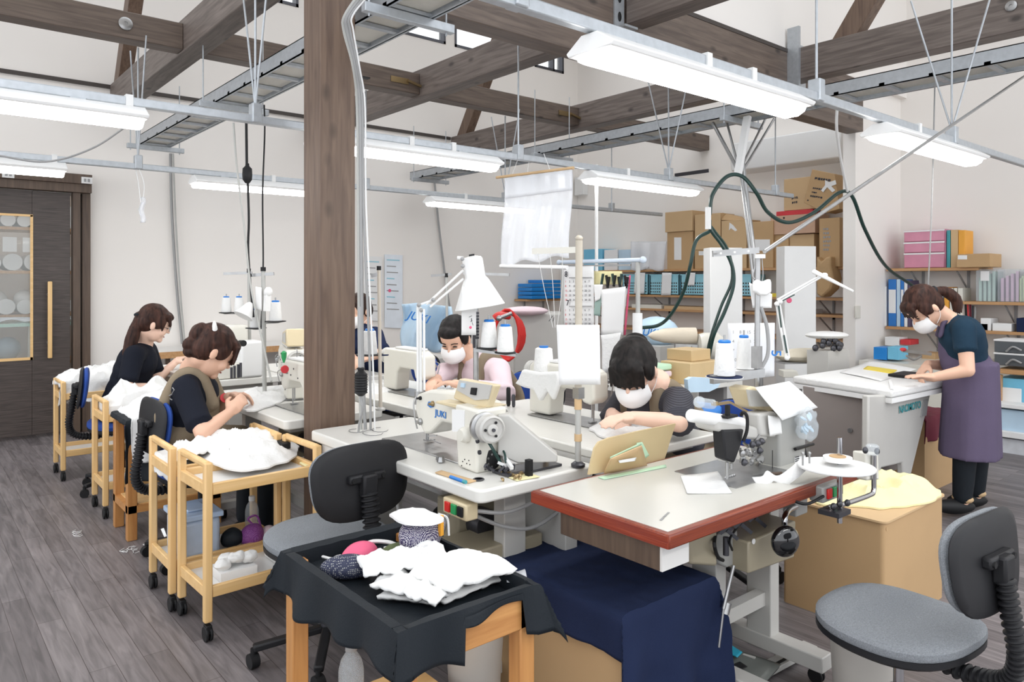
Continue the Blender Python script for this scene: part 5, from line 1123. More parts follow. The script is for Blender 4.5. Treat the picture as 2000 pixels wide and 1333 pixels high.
# ================================================================ RIGHT AND BACK SHELVING
def xbox(name, m, label, cat, px0, px1, ytop, zb, xf, dep, group=None, ybot=None, par=None, R=None, bevel=.004):
    """box standing on a shelf of the right wall: photo columns px0..px1 on the plane x=xf, top at row ytop"""
    a, c = P(px0, 550, x=xf), P(px1, 550, x=xf); pm = P((px0 + px1) / 2, ytop, x=xf); y0, y1 = sorted((a.y, c.y)); zt = pm.z
    if ybot is not None: zb = P((px0 + px1) / 2, ybot, x=xf).z
    if par is not None: return MB().box(xf, xf + dep, y0, y1, zb, zt).build(name, m, par, bevel=bevel)
    return boxobj(name, m, label, cat, xf, xf + dep, y0, y1, zb, zt, group, bevel, R=R)
def shelf(label, z, y0, y1, x0, x1=8.0, brackets=4, along='y'):
    t = thing('wall_shelf', label, 'shelf', ((x0 + x1) / 2, (y0 + y1) / 2, z))
    MB().box(x0, x1, y0, y1, z - .028, z).build('board', 'shelfw', t, bevel=.002)
    for k in range(brackets):
        f = (k + .5) / brackets
        if along == 'y': y = y0 + (y1 - y0) * f; MB().box(x1 - .015, x1, y - .012, y + .012, z - .25, z - .028).bar((x1 - .01, y, z - .22), (x0 + .08, y, z - .035), .012, .012).build('bracket', 'cable', t)
        else: x = x0 + (x1 - x0) * f; MB().box(x - .012, x + .012, y1 - .015, y1, z - .2, z - .028).build('bracket', 'cable', t)
    return t
zA, zB, zC, zD = 1.575, 1.245, 1.065, .80
shelf('topmost long board shelf in the alcove, loaded with cardboard boxes', zA, 3.42, 7.95, 7.6)
shelf('board shelf in the alcove carrying light blue baskets', zB, 3.42, 7.95, 7.6)
shelf('thin board shelf just below the light blue baskets', zC, 3.42, 7.95, 7.6)
shelf('lowest board shelf in the alcove behind the pressing arm', zD, 3.42, 7.95, 7.55)
for z_, n_ in ((zA, 0),): pass
C_ = 'carton'
def labelp(o, px0, px1, py0, py1, xf, m='paper'): pxp(MB(), [(px0, py0), (px1, py0), (px1, py1), (px0, py1)], -.003, -.001, x=xf).build('shipping_label', m, None); q = COL.objects[-1]; q.parent = o; q.location = -V(o.location); return q
o = xbox('cardboard_box', 'card', 'upright cardboard box with a tall white label, leftmost under the small box', C_, 1303, 1353, 453, zA, 7.62, .3); labelp(o, 1317, 1331, 464, 508, 7.62)
o = xbox('cardboard_box', 'card2', 'small cardboard box sitting on top of the leftmost alcove box', C_, 1299, 1352, 413, P(1326, 452.5, x=7.6).z, 7.60, .34)
o = xbox('cardboard_box', 'card2', 'cardboard box beside the leftmost stack, above a low labelled box', C_, 1357, 1407, 418, P(1380, 488, x=7.62).z, 7.62, .3)
o = xbox('cardboard_box', 'card', 'low cardboard box with a small white label, next to the white column', C_, 1357, 1400, 488.5, zA, 7.62, .3); labelp(o, 1365, 1380, 491, 499, 7.62)
o = xbox('cardboard_box', 'card2', 'open cardboard box with raised flap and a white hook sticker in the alcove', C_, 1409, 1458, 430, zA, 7.62, .3)
sheet('flap', 'card', '', [P(1409, 430, x=7.62), P(1458, 432, x=7.62), P(1450, 424, x=7.75), P(1411, 416, x=7.75)], parent=o, th=.004); COL.objects[-1].location = -V(o.location)
pxp(MB(), [(1425, 435), (1432, 440), (1440, 450), (1436, 452), (1428, 446), (1424, 450)], -.003, -.001, x=7.62).build('hook_sticker', 'paper', o).location = -V(o.location)
o = xbox('cardboard_box', 'card', 'large cardboard box with a white address label in the alcove', C_, 1462, 1510, 433, zA, 7.6, .32); labelp(o, 1466, 1504, 468, 490, 7.60)
o = xbox('cardboard_box', 'card', 'cardboard box under the flat printed box, behind the steel pole', C_, 1513, 1540, 458, zA, 7.64, .28)
o = xbox('cardboard_box', 'card2', 'cardboard box behind the white locker top', C_, 1542, 1590, 458, zA, 7.66, .28)
o = xbox('cardboard_box', mat('printed_card', (.56, .36, .25), .7), 'flat pinkish printed box with handle holes near the alcove top', C_, 1505, 1592, 420, P(1550, 457, x=7.62).z, 7.62, .3)
for q in (1531, 1568): c = P(q, 426, x=7.618); MB().ell(c, (.002, .012, .012), n=10, m=6).build('handle_hole', 'rubber', o).location = -V(o.location)
xbox('flat_box', 'redink', 'thin red lid lying on the flat printed box', 'lid', 1516, 1588, 411, P(1550, 419.5, x=7.62).z, 7.64, .25)
o = xbox('cardboard_box', 'card2', 'brown box with black letters standing on the red lid', C_, 1531, 1596, 347, P(1560, 410, x=7.66).z, 7.66, .22)
marks(P(1546, 386, x=7.658), (0, -1, .1), (0, 0, 1), .07, .10, 2, 'ink', o, 8)
o = thing('cardboard_box', 'tilted cardboard box with printed writing and a white hook sticker, top of the alcove stack', C_, P(1605, 400, x=7.5))
pxp(MB(), [(1586, 331), (1630, 340), (1640, 408), (1612, 416), (1570, 396)], 0, .22, x=7.52).build('body', 'card', o, bevel=.004)
for k, (q, wd_, hg_) in enumerate((((1592, 346), .16, .05), ((1588, 366), .10, .035), ((1586, 374), .06, .03), ((1583, 381), .16, .035), ((1577, 390), .02, .03))): marks(P(q[0], q[1], x=7.518), (0, -1, -.25), (0, -.25, 1), wd_, hg_, 1, 'ink', o, k + 2)
pxp(MB(), [(1612, 352), (1620, 356), (1632, 352), (1634, 360), (1624, 364), (1632, 372), (1626, 376), (1616, 366), (1608, 376), (1604, 372), (1612, 362)], -.006, -.003, x=7.518).build('hook_sticker', 'paper', o)
o = xbox('cardboard_box', 'card', 'tall box with a column of printed characters beside the wing wall', C_, 1600, 1640, 426, zA, 7.55, .3)
marks(P(1608, 446, x=7.548), (0, -1, 0), (0, 0, 1), .07, .26, 6, 'cable', o, 4)
o = thing('paper_bag', 'brown paper bag standing on the alcove shelf beside the wing wall', 'bag', P(1610, 578, x=7.55)); pxp(MB(), [(1594, 500), (1603, 512), (1612, 503), (1622, 500), (1622, 520), (1628, 545), (1622, 565), (1604, 582), (1594, 575)], 0, .2, x=7.45).build('body', 'card3', o, bevel=.02)
one(MB().grid(lambda u, v: P(1232 + u * 70 - v * 6 * (u > .5), 472 + v * 55 + 3 * sin(u * 9) * v, x=7.57 + .02 * sin(u * 14) ), 16, 10), 'plastic_cover', 'vinyl', 'crumpled clear plastic cover at the left end of the box shelf', 'cover', solid=.01)
xbox('storage_box', 'ltblue2', 'light blue box at the far left end of the alcove top shelf', 'box', 1140, 1176, 487, zA, 7.66, .3)
for k, (a, c) in enumerate(((1180, 1206), (1208, 1232))): xbox('storage_box', 'paper' if k == 0 else 'palecov', 'pale storage box on the alcove top shelf, %s the plastic cover' % ('two places left of' if k == 0 else 'touching'), 'box', a, c, 488, zA, 7.66, .3)
# baskets
def basket(px0, px1, label, papers=()):
    a, c = P(px0, 550, x=7.60), P(px1, 550, x=7.60); y0, y1 = sorted((a.y, c.y)); z1 = P((px0 + px1) / 2, 536, x=7.6).z
    t = thing('storage_basket', label, 'basket', (7.7, (y0 + y1) / 2, zB))
    b = MB().box(7.60, 7.61, y0, y1, zB, z1).box(7.88, 7.89, y0, y1, zB, z1).box(7.6, 7.89, y0, y0 + .008, zB, z1).box(7.6, 7.89, y1 - .008, y1, zB, z1).box(7.6, 7.89, y0, y1, zB, zB + .01).box(7.59, 7.615, y0 - .005, y1 + .005, z1 - .012, z1)
    b.build('body', 'ltblue', t)
    h_ = MB(); n_ = int((y1 - y0) / .035)
    for k in range(n_):
        for j in range(4): h_.box(7.5985, 7.602, y0 + .03 + k * .034, y0 + .048 + k * .034, zB + .03 + j * .038, zB + .048 + j * .038)
    h_.build('holes', 'trim', t)
    for q in papers: sheet('paper_note', 'paper', '', [P(q[0], 533, x=7.585), P(q[1], 533, x=7.585), P(q[1] - 2, q[2], x=7.58), P(q[0] - 2, q[2], x=7.58)], parent=t)
    return t
basket(1216, 1266, 'light blue basket farthest left on the basket shelf', ((1240, 1260, 574),)); basket(1270, 1326, 'light blue basket with a long white note, in the middle of the basket shelf', ((1293, 1312, 577),)); basket(1330, 1386, 'light blue basket with a square white note, left of the white column', ((1340, 1358, 558),)); basket(1445, 1468, 'short piece of light blue basket seen right of the white column')
one(MB().box(7.6, 7.8, *sorted((P(1506, 0, x=7.6).y, P(1530, 0, x=7.6).y)), zB, zB + .04), 'folder', 'yellow', 'yellow folder on the basket shelf beside the steel pole', 'folder')
for k, (a, c, h_, m_, l_) in enumerate(((1232, 1290, .05, 'cream', 'long cream box lying on the thin shelf'), (1295, 1380, .04, 'card2', 'flat tan board lying on the thin shelf left of the white column'), (1540, 1580, .05, 'paper', 'stack of paper on the thin shelf right of the lockers'))): one(MB().box(7.62, 7.9, *sorted((P(a, 0, x=7.6).y, P(c, 0, x=7.6).y)), zC, zC + h_), 'flat_box', m_, l_, 'box')
# blue trays on the back wall shelf
shelf('short board shelf on the back wall holding the blue trays', 1.17, 7.7, 7.98, 6.72, 7.45, 2, 'x')
bl_ = thing('blue_tray_stack', 'stack of bright blue stackable trays on the short back wall shelf', 'trays', (7.0, 7.8, 1.17))
for k in range(4): MB().box(6.76 + .0 * k, 7.32, 7.66, 7.95, 1.175 + k * .055, 1.222 + k * .055).build('tray', 'blue', bl_, bevel=.006)
MB().box(6.95, 7.32, 7.66, 7.95, 1.395, 1.44).build('tray', 'blue', bl_, bevel=.006)
# white columns / lockers
def column(px0, px1, ytop, d, label, name='cabinet'):
    a = P(px0, ytop, d=d); c = P(px1, ytop, d=d); w_ = (c - a).length; ctr = (a + c) / 2; th = w_ * .55
    t = thing(name, label, 'cabinet', (ctr.x, ctr.y, 0)); R = RZ(-math.atan2(.6417, .767) + .12)
    MB().box(ctr.x - w_ / 2, ctr.x + w_ / 2, ctr.y, ctr.y + th, 0, a.z, R=R, c=ctr * 1 - V((0, 0, ctr.z))).build('body', 'white', t, bevel=.006); return t, a.z
column(1386, 1452, 484, 6.3, 'white steel column of the pressing machine with dark hoses in front'); 
t_, z_ = column(1531, 1596, 481, 6.6, 'white narrow locker right of the desk lamp arm')
MB().lathe(P(1541, 587, d=6.45), [(.022, 0), (.024, .004), (.02, .008)], axis=(-.64, -.76, 0)).build('round_sticker', 'pinkp', t_)
# pressing arm
pa = thing('padded_press', 'cream padded pressing arm on a bracket in front of the alcove shelves', 'press', P(1330, 680, d=5.6) - V((0, 0, .0)))
MB().lathe(P(1266, 656, d=5.6), [(.004, 0), (.03, .03), (.055, .12), (.062, .25), (.062, .36)], axis=P(1350, 656, d=5.6) - P(1266, 656, d=5.6), n=24).build('pad', mat('cream_pad', (.70, .62, .50), .8), pa)
MB().lathe(P(1362, 676, d=5.55), [(.005, 0), (.09, .01), (.10, .05), (.10, .15), (.06, .2)], axis=(.767, -.64, 0), n=28).build('dome', 'cream', pa)
MB().bar(P(1318, 676, d=5.55), P(1362, 678, d=5.55), .05, .035).bar(P(1350, 700, d=5.55), P(1350, 676, d=5.55), .04, .04).build('bracket', 'steel', pa)
MB().box(*(lambda p: (p.x - .1, p.x + .12, p.y - .1, p.y + .12, 0, p.z))(P(1355, 700, d=5.6))).build('base', 'lgrey', pa)
c = P(1375, 720, d=5.4); MB().lathe(c, [(.02, 0), (.03, .004), (.03, .03), (.012, .034)], axis=(-.64, -.76, 0)).build('black_knob', 'rubber', pa)
cov = thing('covered_machine', 'pale blue covered machine with blue lettering under the alcove shelves', 'machine', P(1280, 690, d=6.3) * 1)
MB().ell(P(1282, 648, d=6.3), (.17, .2, .13), n=24).build('cover', 'palecov', cov); text('JUKI', P(1249, 655, d=6.05), (.767, -.64, -.05), (0, 0, 1), .08, 'bluew', cov, italic=.2)
MB().box(*(lambda p: (p.x - .2, p.x + .2, p.y - .2, p.y + .2, 0, p.z))(P(1282, 672, d=6.3))).build('cabinet', 'lgrey', cov)
tb_ = thing('storage_table', 'low table of tan boxes behind the masked centre worker', 'table', P(1330, 740, d=5.0) - V((0, 0, P(1330, 740, d=5.0).z)))
q = P(1340, 745, d=4.9); MB().box(q.x - .55, q.x + .35, q.y - .2, q.y + .25, q.z - .03, q.z).build('tabletop', 'laminate', tb_)
for dx in (-.5, .3): MB().box(q.x + dx - .02, q.x + dx + .02, q.y - .1, q.y + .1, 0, q.z - .03).build('leg', 'cable', tb_)
boxobj('tan_case', mat('tan_case', (.62, .46, .25), .5), 'long tan case right behind the masked centre worker', 'case', q.x - .14, q.x + .2, q.y - .14, q.y + .1, q.z, P(1340, 706, d=4.85).z)
boxobj('tan_case', mat('tan_case2', (.58, .42, .22), .5), 'smaller tan tub stacked on the long tan case', 'case', q.x - .05, q.x + .16, q.y - .08, q.y + .12, P(1340, 706, d=4.85).z + .001, P(1340, 684, d=4.85).z)
for k, (m_, l_) in enumerate((('yellow', 'bright yellow pad, bottom of the coloured stack'), ('pinks', 'pale pink cloth in the middle of the coloured stack'), ('greenm', 'mint green cloth on top of the coloured stack'))): boxobj('folded_cloth', m_, l_, 'cloth', q.x - .42 + .02 * k, q.x - .17, q.y - .02, q.y + .18, q.z + .001 + k * .045, q.z + .04 + k * .045, bevel=.012)
# air conditioner and wall box
ac = thing('air_conditioner', 'white wall air conditioner high on the right wall of the alcove', 'air conditioner', (7.85, 5.2, 2.6))
ya, yb = P(1258, 0, x=7.75).y, P(1428, 0, x=7.75).y
b = MB().prism([(0, 0), (.25, .02), (.27, .12), (.24, .36), (0, .38)], (8.0, min(ya, yb), P(1340, 350, x=7.75).z), (-1, 0, 0), (0, 0, 1), -abs(ya - yb), 0); b.build('body', 'white', ac, bevel=.015)
z0 = P(1340, 341, x=7.74).z; MB().box(7.725, 7.735, *sorted((P(1318, 0, x=7.73).y, P(1384, 0, x=7.73).y)), z0 - .015, z0 + .03).build('air_outlet', 'darksteel', ac)
xbox('wall_box', 'white', 'small white electrical box high on the right wall near the room corner', 'box', 1122, 1139, 346, 0, 7.9, .1, ybot=381)
xbox('switch_plate', 'cream', '', '', 0, 1, 0, 0, 7.9, .1, par=None) if False else None
one(MB().box(*sorted((P(1670, 0, y=3.275).x, P(1679, 0, y=3.275).x)), 3.265, 3.28, P(1674, 622, y=3.27).z, P(1674, 598, y=3.27).z), 'wall_switch', 'cream', 'cream wall switch on the wing wall beside the pressing table', 'switch', bevel=.003)

# --- shelves behind the standing worker
zs1, zs2, zs3 = 1.55, .972, 1.235
shelf('top board shelf with pink drawer unit behind the standing worker', zs1, 2.44, 3.26, 7.62, brackets=2)
shelf('long middle board shelf of binders behind the standing worker', zs2, 1.2, 3.26, 7.60, brackets=3)
shelf('board shelf of clear file boxes at the right edge', zs3, 1.2, 2.60, 7.62, brackets=2)
dw = thing('drawer_unit', 'translucent pink three-drawer unit on the top shelf', 'drawers', (7.8, 2.9, zs1))
y0, y1 = sorted((P(1764, 0, x=7.63).y, P(1846, 0, x=7.63).y)); zt = P(1805, 449, x=7.63).z; hh = (zt - zs1) / 3.1
MB().box(7.65, 7.95, y0, y1, zs1, zt).build('case', 'pinkt', dw, bevel=.006)
for k, f in enumerate((0, 1.25, 2.15)):
    f2 = (1.2, 2.1, 3.05)[k]; d_ = MB().box(7.63, 7.65, y0 + .01, y1 - .01, zs1 + f * hh + .004, zs1 + f2 * hh - .008).build('drawer', 'pinkt', dw, bevel=.004); MB().box(7.624, 7.632, y0 + .005, y1 - .005, zs1 + f2 * hh - .012, zs1 + f2 * hh + .002).build('drawer_edge', 'paper', d_)
def spine(px0, px1, yt, z, m_, label, cat='file', grp=None, xf=7.64, dep=.22): return xbox('file', m_, label, cat, px0, px1, yt, z, xf, dep, grp, bevel=.002)
spine(1849, 1856, 450, zs1, 'teal', 'thin teal file beside the pink drawer unit'); spine(1857, 1871, 449, zs1, 'card2', 'tan and white binder between the teal file and the orange book')
spine(1872, 1884, 450, zs1, 'orange', 'orange-yellow book standing on the top shelf')
o = xbox('cardboard_box', 'card', 'low open carton with white label at the right end of the top shelf', C_, 1868, 1934, 496, zs1, 7.56, .3); labelp(o, 1871, 1889, 499, 507, 7.56)
for k, (a, c, yt, m_) in enumerate(((1716, 1731, 560, 'paper'), (1735, 1750, 546, 'bluew'), (1751, 1758, 546, 'palecov'), (1759, 1765, 546, 'bluew'), (1766, 1772, 548, 'paper'), (1773, 1777, 548, 'purplec'))):
    o = spine(a, c, yt, zs2, m_, ['clear document case hung with a metal clip, leftmost on the middle shelf', 'thick blue and white binder next to the document case', 'pale blue binder in the row behind the head', 'narrow blue binder in the row behind the head', 'white binder in the row behind the head', 'violet binder at the right of the binder row'][k], 'binder')
    if k in (1, 3): xbox('spine_label', 'paper', '', '', a + .5, c - .5, 566, 0, 7.637, .002, ybot=612, par=o); COL.objects[-1].location = -V(o.location)
spine(1844, 1853, 561, zs2, 'orange', 'orange book standing behind the standing worker’s ponytail', 'book'); spine(1836, 1842, 562, zs2, 'palecov', 'pale blue book left of the orange book on the middle shelf', 'book')
for k, (a, c) in enumerate(((1855, 1861), (1863, 1869), (1871, 1880))): spine(a, c, 563, zs2, 'cream', 'cream book right of the orange book, %s of three' % ORD[k], 'book', 'cream books on the middle shelf')
for k, (a, c, m_, l_) in enumerate(((1906, 1944, mat('mint_tr', (.45, .62, .55), .3), 'clear file box with mint folders and a white card'), (1948, 1990, mat('pink_tr', (.66, .45, .60), .3), 'clear file box with pink folders at the right edge'), (1992, 2010, mat('lime_tr', (.6, .7, .4), .3), 'clear file box with lime folders cut by the right edge'))):
    y0, y1 = sorted((P(a, 0, x=7.63).y, P(c, 0, x=7.63).y)); zt = P((a + c) / 2, 526, x=7.63).z
    t = thing('file_box', l_, 'file box', (7.75, (y0 + y1) / 2, zs3)); MB().box(7.63, 7.9, y0, y1, zs3, zt).build('case', 'bclear', t, bevel=.004)
    for j in range(4): MB().box(7.66, 7.88, y0 + .01 + j * (y1 - y0) / 4.3, y0 + .012 + j * (y1 - y0) / 4.3 + .02, zs3 + .005, zt - .02 - .02 * j).build('folder', m_, t)
    if k == 0: xbox('label_card', 'paper', '', '', 1915, 1932, 530, 0, 7.625, .003, ybot=549, par=t)
for k, (a, c, yt, m_, l_) in enumerate(((1985, 2005, 622, 'navy', 'dark blue box at the right edge of the middle shelf'), (1915, 1935, 622, 'paper', 'white stapler box on the middle shelf'), (1938, 1975, 632, 'paper', 'loose papers on the middle shelf right of the worker'), (1900, 1930, 632, 'redink', 'red notebook under papers on the middle shelf'))): xbox('shelf_item', m_, l_, 'box', a, c, yt, zs2, 7.62, .2)
for q in range(5): one(MB().cyl(P(1888 + q * 4, 632, x=7.7), P(1885 + q * 5, 588 + q * 3, x=7.7), .008), 'marker_pen', ('rubber', 'redink', 'maroon', 'ink', 'cable')[q], '%s marker pen from the left, upright behind the standing worker' % ORD[q], 'pen', 'marker pens on the middle shelf')
for k in range(2):
    t = thing('clear_drawer_box', 'smoky clear drawer box on the low right shelf, %s' % ('upper of two' if k else 'lower of two'), 'drawers', (7.5, 1.6, .62 + k * .16))
    xbox('case', 'smoke', '', '', 1942, 2020, 693 - k * 26, 0, 7.2, .3, ybot=716 - k * 26, par=t); xbox('white_edge', 'paper', '', '', 1940, 2020, 691 - k * 26, 0, 7.195, .31, ybot=694.5 - k * 26, par=t)
    MB().tube([P(1965, 712 - k * 25, x=7.19), P(1978, 703 - k * 25, x=7.17), P(1995, 710 - k * 25, x=7.19)], .008, 8, 5).build('handle', 'cable', t)
lsf = thing('low_shelf', 'board shelf above the light blue lid behind the worker’s apron', 'shelf', (7.4, 1.6, .6)); xbox('board', 'shelfw', '', '', 1944, 2030, 724, 0, 7.15, .5, ybot=733, par=lsf); MB().box(7.15, 7.2, P(1955, 0, x=7.15).y, P(1955, 0, x=7.15).y + .03, 0, P(1955, 733, x=7.15).z).build('leg', 'shelfw', lsf)
xbox('storage_box', 'ltblue2', 'light blue box with white front under the right shelf', 'box', 1950, 2030, 741, 0, 7.2, .35, ybot=788)
o = COL.objects[-1]; xbox('front_panel', 'paper', '', '', 1950, 1995, 758, 0, 7.19, .008, ybot=787, par=o); COL.objects[-1].location = -V(o.location)
wd = thing('drawer_chest', 'white plastic drawer chest full of cloth at the right edge', 'drawers', (7.0, 1.4, 0)); 
xbox('frame', 'paper', '', '', 1930, 2040, 792, 0, 7.0, .45, ybot=800, par=wd); xbox('frame', 'paper', '', '', 1930, 2040, 846, 0, 7.0, .45, ybot=858, par=wd); xbox('frame', 'paper', '', '', 1925, 2040, 918, 0, 7.0, .45, ybot=940, par=wd)
xbox('drawer', 'palecov', '', '', 1935, 2040, 803, 0, 7.05, .4, ybot=845, par=wd); xbox('drawer', mat('drawer_cloth', (.66, .68, .72), .6, var=.2, scale=9), '', '', 1932, 2040, 860, 0, 7.05, .4, ybot=917, par=wd)

# --- pressing table
pt = thing('pressing_table', 'grey pressing table with white padded top and teal lettering, beside the standing worker', 'table', (4.8, 2.2, 0))
zt = .80; A_ = P(1548, 735, z=zt); B_ = P(1742, 763, z=zt); C2 = P(1872, 738, z=zt); D2 = P(1690, 712, z=zt)
tp_ = [(A_.x, A_.y), (B_.x, B_.y), (C2.x, C2.y), (A_.x + C2.x - B_.x, A_.y + C2.y - B_.y)]
slab(MB(), tp_, zt - .045, zt).build('padded_top', 'cloth', pt, bevel=.012); slab(MB(), [(x * 1 + .0, y) for x, y in tp_], zt - .075, zt - .047).build('top_board', 'paper', pt)
pxp(MB(), [(1568, 755), (1697, 772), (1692, 940), (1585, 900)], 0, .5, x=B_.x + .12).build('front_panel', 'taupe', pt)
pxp(MB(), [(1738, 772), (1822, 755), (1777, 940), (1766, 942), (1763, 905), (1722, 915), (1719, 930), (1695, 940), (1697, 773)], 0, .04, y=B_.y + .04).build('side_panel', 'lgrey', pt, bevel=.01)
c = P(1661, 841, x=B_.x + .115); MB().lathe(c, [(.014, 0), (.014, .01)], axis=(-1, 0, 0)).build('knob', 'steel', pt)
text('NAOMOTO', P(1756, 808, y=B_.y + .035), (1, 0, .0), (0, 0, 1), .062, 'teal', pt, wx=.95)
pxp(MB(), [(1802, 782), (1811, 780), (1807, 812), (1797, 814)], -.008, 0, y=B_.y + .04).build('switch_panel', 'cable', pt)
slab(MB(), [(B_.x + .1, B_.y + .1), (B_.x + .8, B_.y + .1), (B_.x + .8, B_.y + .5), (B_.x + .1, B_.y + .5)], 0, .05).build('foot_base', 'greyenam', pt)
for q in ((1724, 768), (1564, 745)): a = P(*q, z=zt - .08); MB().cyl(a, a - V((0, 0, .07)), .010).box(a.x - .012, a.x + .012, a.y - .012, a.y + .012, a.z - .03, a.z + .03).build('clamp', 'steel', pt)
MB().tube([P(1738, 745, z=zt + .005), P(1742, 762, z=zt), P(1740, 780, z=zt - .09)], .01, 8, 4).build('white_strap', 'paper', pt)
MB().prism([(0, 0), (.12, 0), (.10, .05), (0, .05)], P(1530, 738, z=zt - .08), (.767, -.64, 0), (0, 0, 1), -.1, 0).build('end_block', 'cream', pt, bevel=.004)
cu_ = thing('pressing_cushion', 'cream bread-shaped pressing cushion on the left end of the pressing table', 'cushion', P(1590, 715, z=zt))
cc = P(1588, 712, z=zt); MB().ell(cc + V((.06, .1, .055)), (.24, .14, .055), R=RZ(-.45), n=28).build('pad', mat('cream_pad2', (.68, .62, .50), .85), cu_); MB().box(cc.x - .16, cc.x + .3, cc.y + .02, cc.y + .18, zt + .001, zt + .012, R=RZ(-.45)).build('base', 'cable', cu_)
o = thing('pressing_iron', 'bulky machine with clear cover behind the pressing cushion', 'machine', P(1620, 690, d=5.3)); MB().box(*(lambda p: (p.x - .1, p.x + .22, p.y - .06, p.y + .1, 0, p.z))(P(1615, 684, d=5.4))).build('base', 'lgrey', o)
MB().ell(P(1615, 655, d=5.4), (.16, .1, .03), R=RZ(-.7)).build('top_plate', 'white', o); b = MB()
for k in range(10): q = P(rr.uniform(1590, 1645), rr.uniform(662, 682), d=5.35); b.ell(q, (.03, .02, .025), n=8, m=5)
b.build('mechanism', 'darksteel', o)
o = sheet('pattern_sheet', 'paper', 'thin white pattern paper lying on the pressing table', [P(1640, 728, z=zt + .003), P(1720, 745, z=zt + .003), P(1790, 722, z=zt + .003), P(1700, 705, z=zt + .003)], curl=.003)
sheet('pattern_pad', 'yellow', 'yellow-edged pad at the far edge of the pressing table', [P(1686, 722, z=zt + .006), P(1742, 730, z=zt + .006), P(1752, 724, z=zt + .006), P(1694, 716, z=zt + .006)], th=.008)
t = thing('rotary_tray', 'black tray of tools at the far side of the pressing table', 'tray', P(1775, 705, d=4.9)); a = P(1775, 708, d=4.8); MB().box(a.x - .12, a.x + .12, a.y - .08, a.y + .08, zt + .002, zt + .02).build('tray', 'rubber', t)
MB().bar(P(1762, 685, d=4.8), P(1818, 692, d=4.8), .02, .02).tube([P(1770, 695, d=4.8), P(1785, 703, d=4.8), P(1800, 695, d=4.8)], .008, 8, 4).build('tool_arm', 'greyenam', t); MB().ell(P(1764, 683, d=4.78), (.02, .02, .012)).build('red_grip', 'redink', t)
tb2 = thing('side_cabinet', 'low cabinet of tools against the right wall behind the pressing table', 'cabinet', (7.6, 2.8, 0)); MB().box(6.9, 7.98, 2.3, 3.2, 0, .685).build('body', 'cream', tb2)
for k, (a, c, yt, yb_, m_, l_) in enumerate(((1706, 1732, 679, 703, 'blue', 'blue parts box left of the pale blue one'), (1733, 1756, 678, 703, 'ltblue2', 'pale blue parts box behind the pressing table'), (1728, 1756, 659, 676, 'paper', 'small white carton on the tool cabinet'), (1758, 1778, 664, 674, 'redink', 'dark red tape box on the tool cabinet'), (1800, 1826, 690, 712, 'card', 'open cardboard tray near the worker’s hands'))): xbox('parts_box', m_, l_, 'box', a, c, yt, .621, 7.0 if k < 2 else 7.5, .2, ybot=None if k < 0 else yb_)
mk_ = thing('covered_box', 'carton under a maroon cloth behind the standing worker', 'carton', (5.6, 2.4, 0)); a = P(1790, 955, z=0); MB().box(5.25, 5.75, 2.0, 2.5, 0, .50).build('carton', 'card', mk_)
drape('cover', 'maroon', '', 5.25, 5.75, 2.0, 2.5, .505, (.02, .02, .16, .02), seed=6, parent=mk_, wave=.01)
tr_ = thing('tan_tape', '', 'strap'); COL.objects.unlink(tr_)
one(MB().bar(P(1943, 735, d=6.3), P(1938, 868, d=6.3), .03, .02), 'wooden_rule', 'card2', 'tan wooden rule hanging right behind the purple apron', 'rule')
cw = thing('covered_carton', '', 'c'); COL.objects.unlink(cw)

# --- far centre: cabinet with red hose, covered machine, posters
gc = thing('grey_cabinet', 'light grey machine cabinet with a pink cushion, behind the calendar rack', 'cabinet', P(1050, 740, d=7.2) * 1)
a = P(1003, 612, d=7.2); c = P(1097, 612, d=7.0); w_ = (c - a).length; R = RZ(-.70)
MB().box(a.x, a.x + w_, a.y, a.y + .5, 0, a.z, R=R, c=(a.x, a.y, 0)).build('body', 'lgrey', gc, bevel=.02); MB().ell((a + c) / 2 + V((-.06, .1, .02)), (.22, .12, .045), R=R, n=24).build('cushion', 'pinks', gc)
MB().bar(P(1072, 628, d=6.93), P(1079, 618, d=6.93), .025, .004).bar(P(1080, 628, d=6.93), P(1083, 618, d=6.93), .02, .004).build('logo_strokes', 'ink', gc)
hr = thing('air_hose_coil', 'bright red coiled air hose hanging beside the grey cabinet', 'hose', P(990, 650, d=6.4)); hb = MB()
for k in range(7):
    pts = [P(990 + k * .8 + (24 + k) * cos(a_ * .35), 655 + (50 - k * 1.5) * sin(a_ * .35), d=6.75 + k * .012) for a_ in range(19)]; hb.tube(pts, .014, 8)
hb.build('coil', 'red', hr); MB().tube([P(995, 618, d=6.3), P(975, 616, d=6.25), P(966, 622, d=6.25)], .03, 8, 4).build('coil_end', 'red', hr); MB().cyl(P(975, 622, d=6.2), P(1000, 612, d=6.2), .016).ell(P(975, 622, d=6.2), .025).build('coupler', 'steel', hr)
cm = thing('covered_machine', 'machine under a translucent blue plastic cover with blue lettering, near the back wall', 'machine', P(830, 700, d=6.6))
b = MB().box(-.36, .36, -.2, .2, 0, .42); c0 = P(836, 690, d=6.6); b = MB().grid(lambda u, v: P(786 + u * 94 + 3 * sin(v * 7), 592 + 10 * abs(u - .3) + v * 90 + 4 * sin(u * 12) * v, d=6.5 + .10 * sin(u * 9 + v * 3)), 24, 16); b.build('cover', 'palecov', cm, solid=.02)
text('JUKI', P(794, 622, d=6.3), (.767, -.64, -.25), (0, 0, 1), .10, 'bluew', cm, italic=.3)
q = P(836, 690, d=6.7); MB().box(q.x - .4, q.x + .3, q.y - .1, q.y + .4, 0, .72).build('cabinet', 'lgrey', cm)
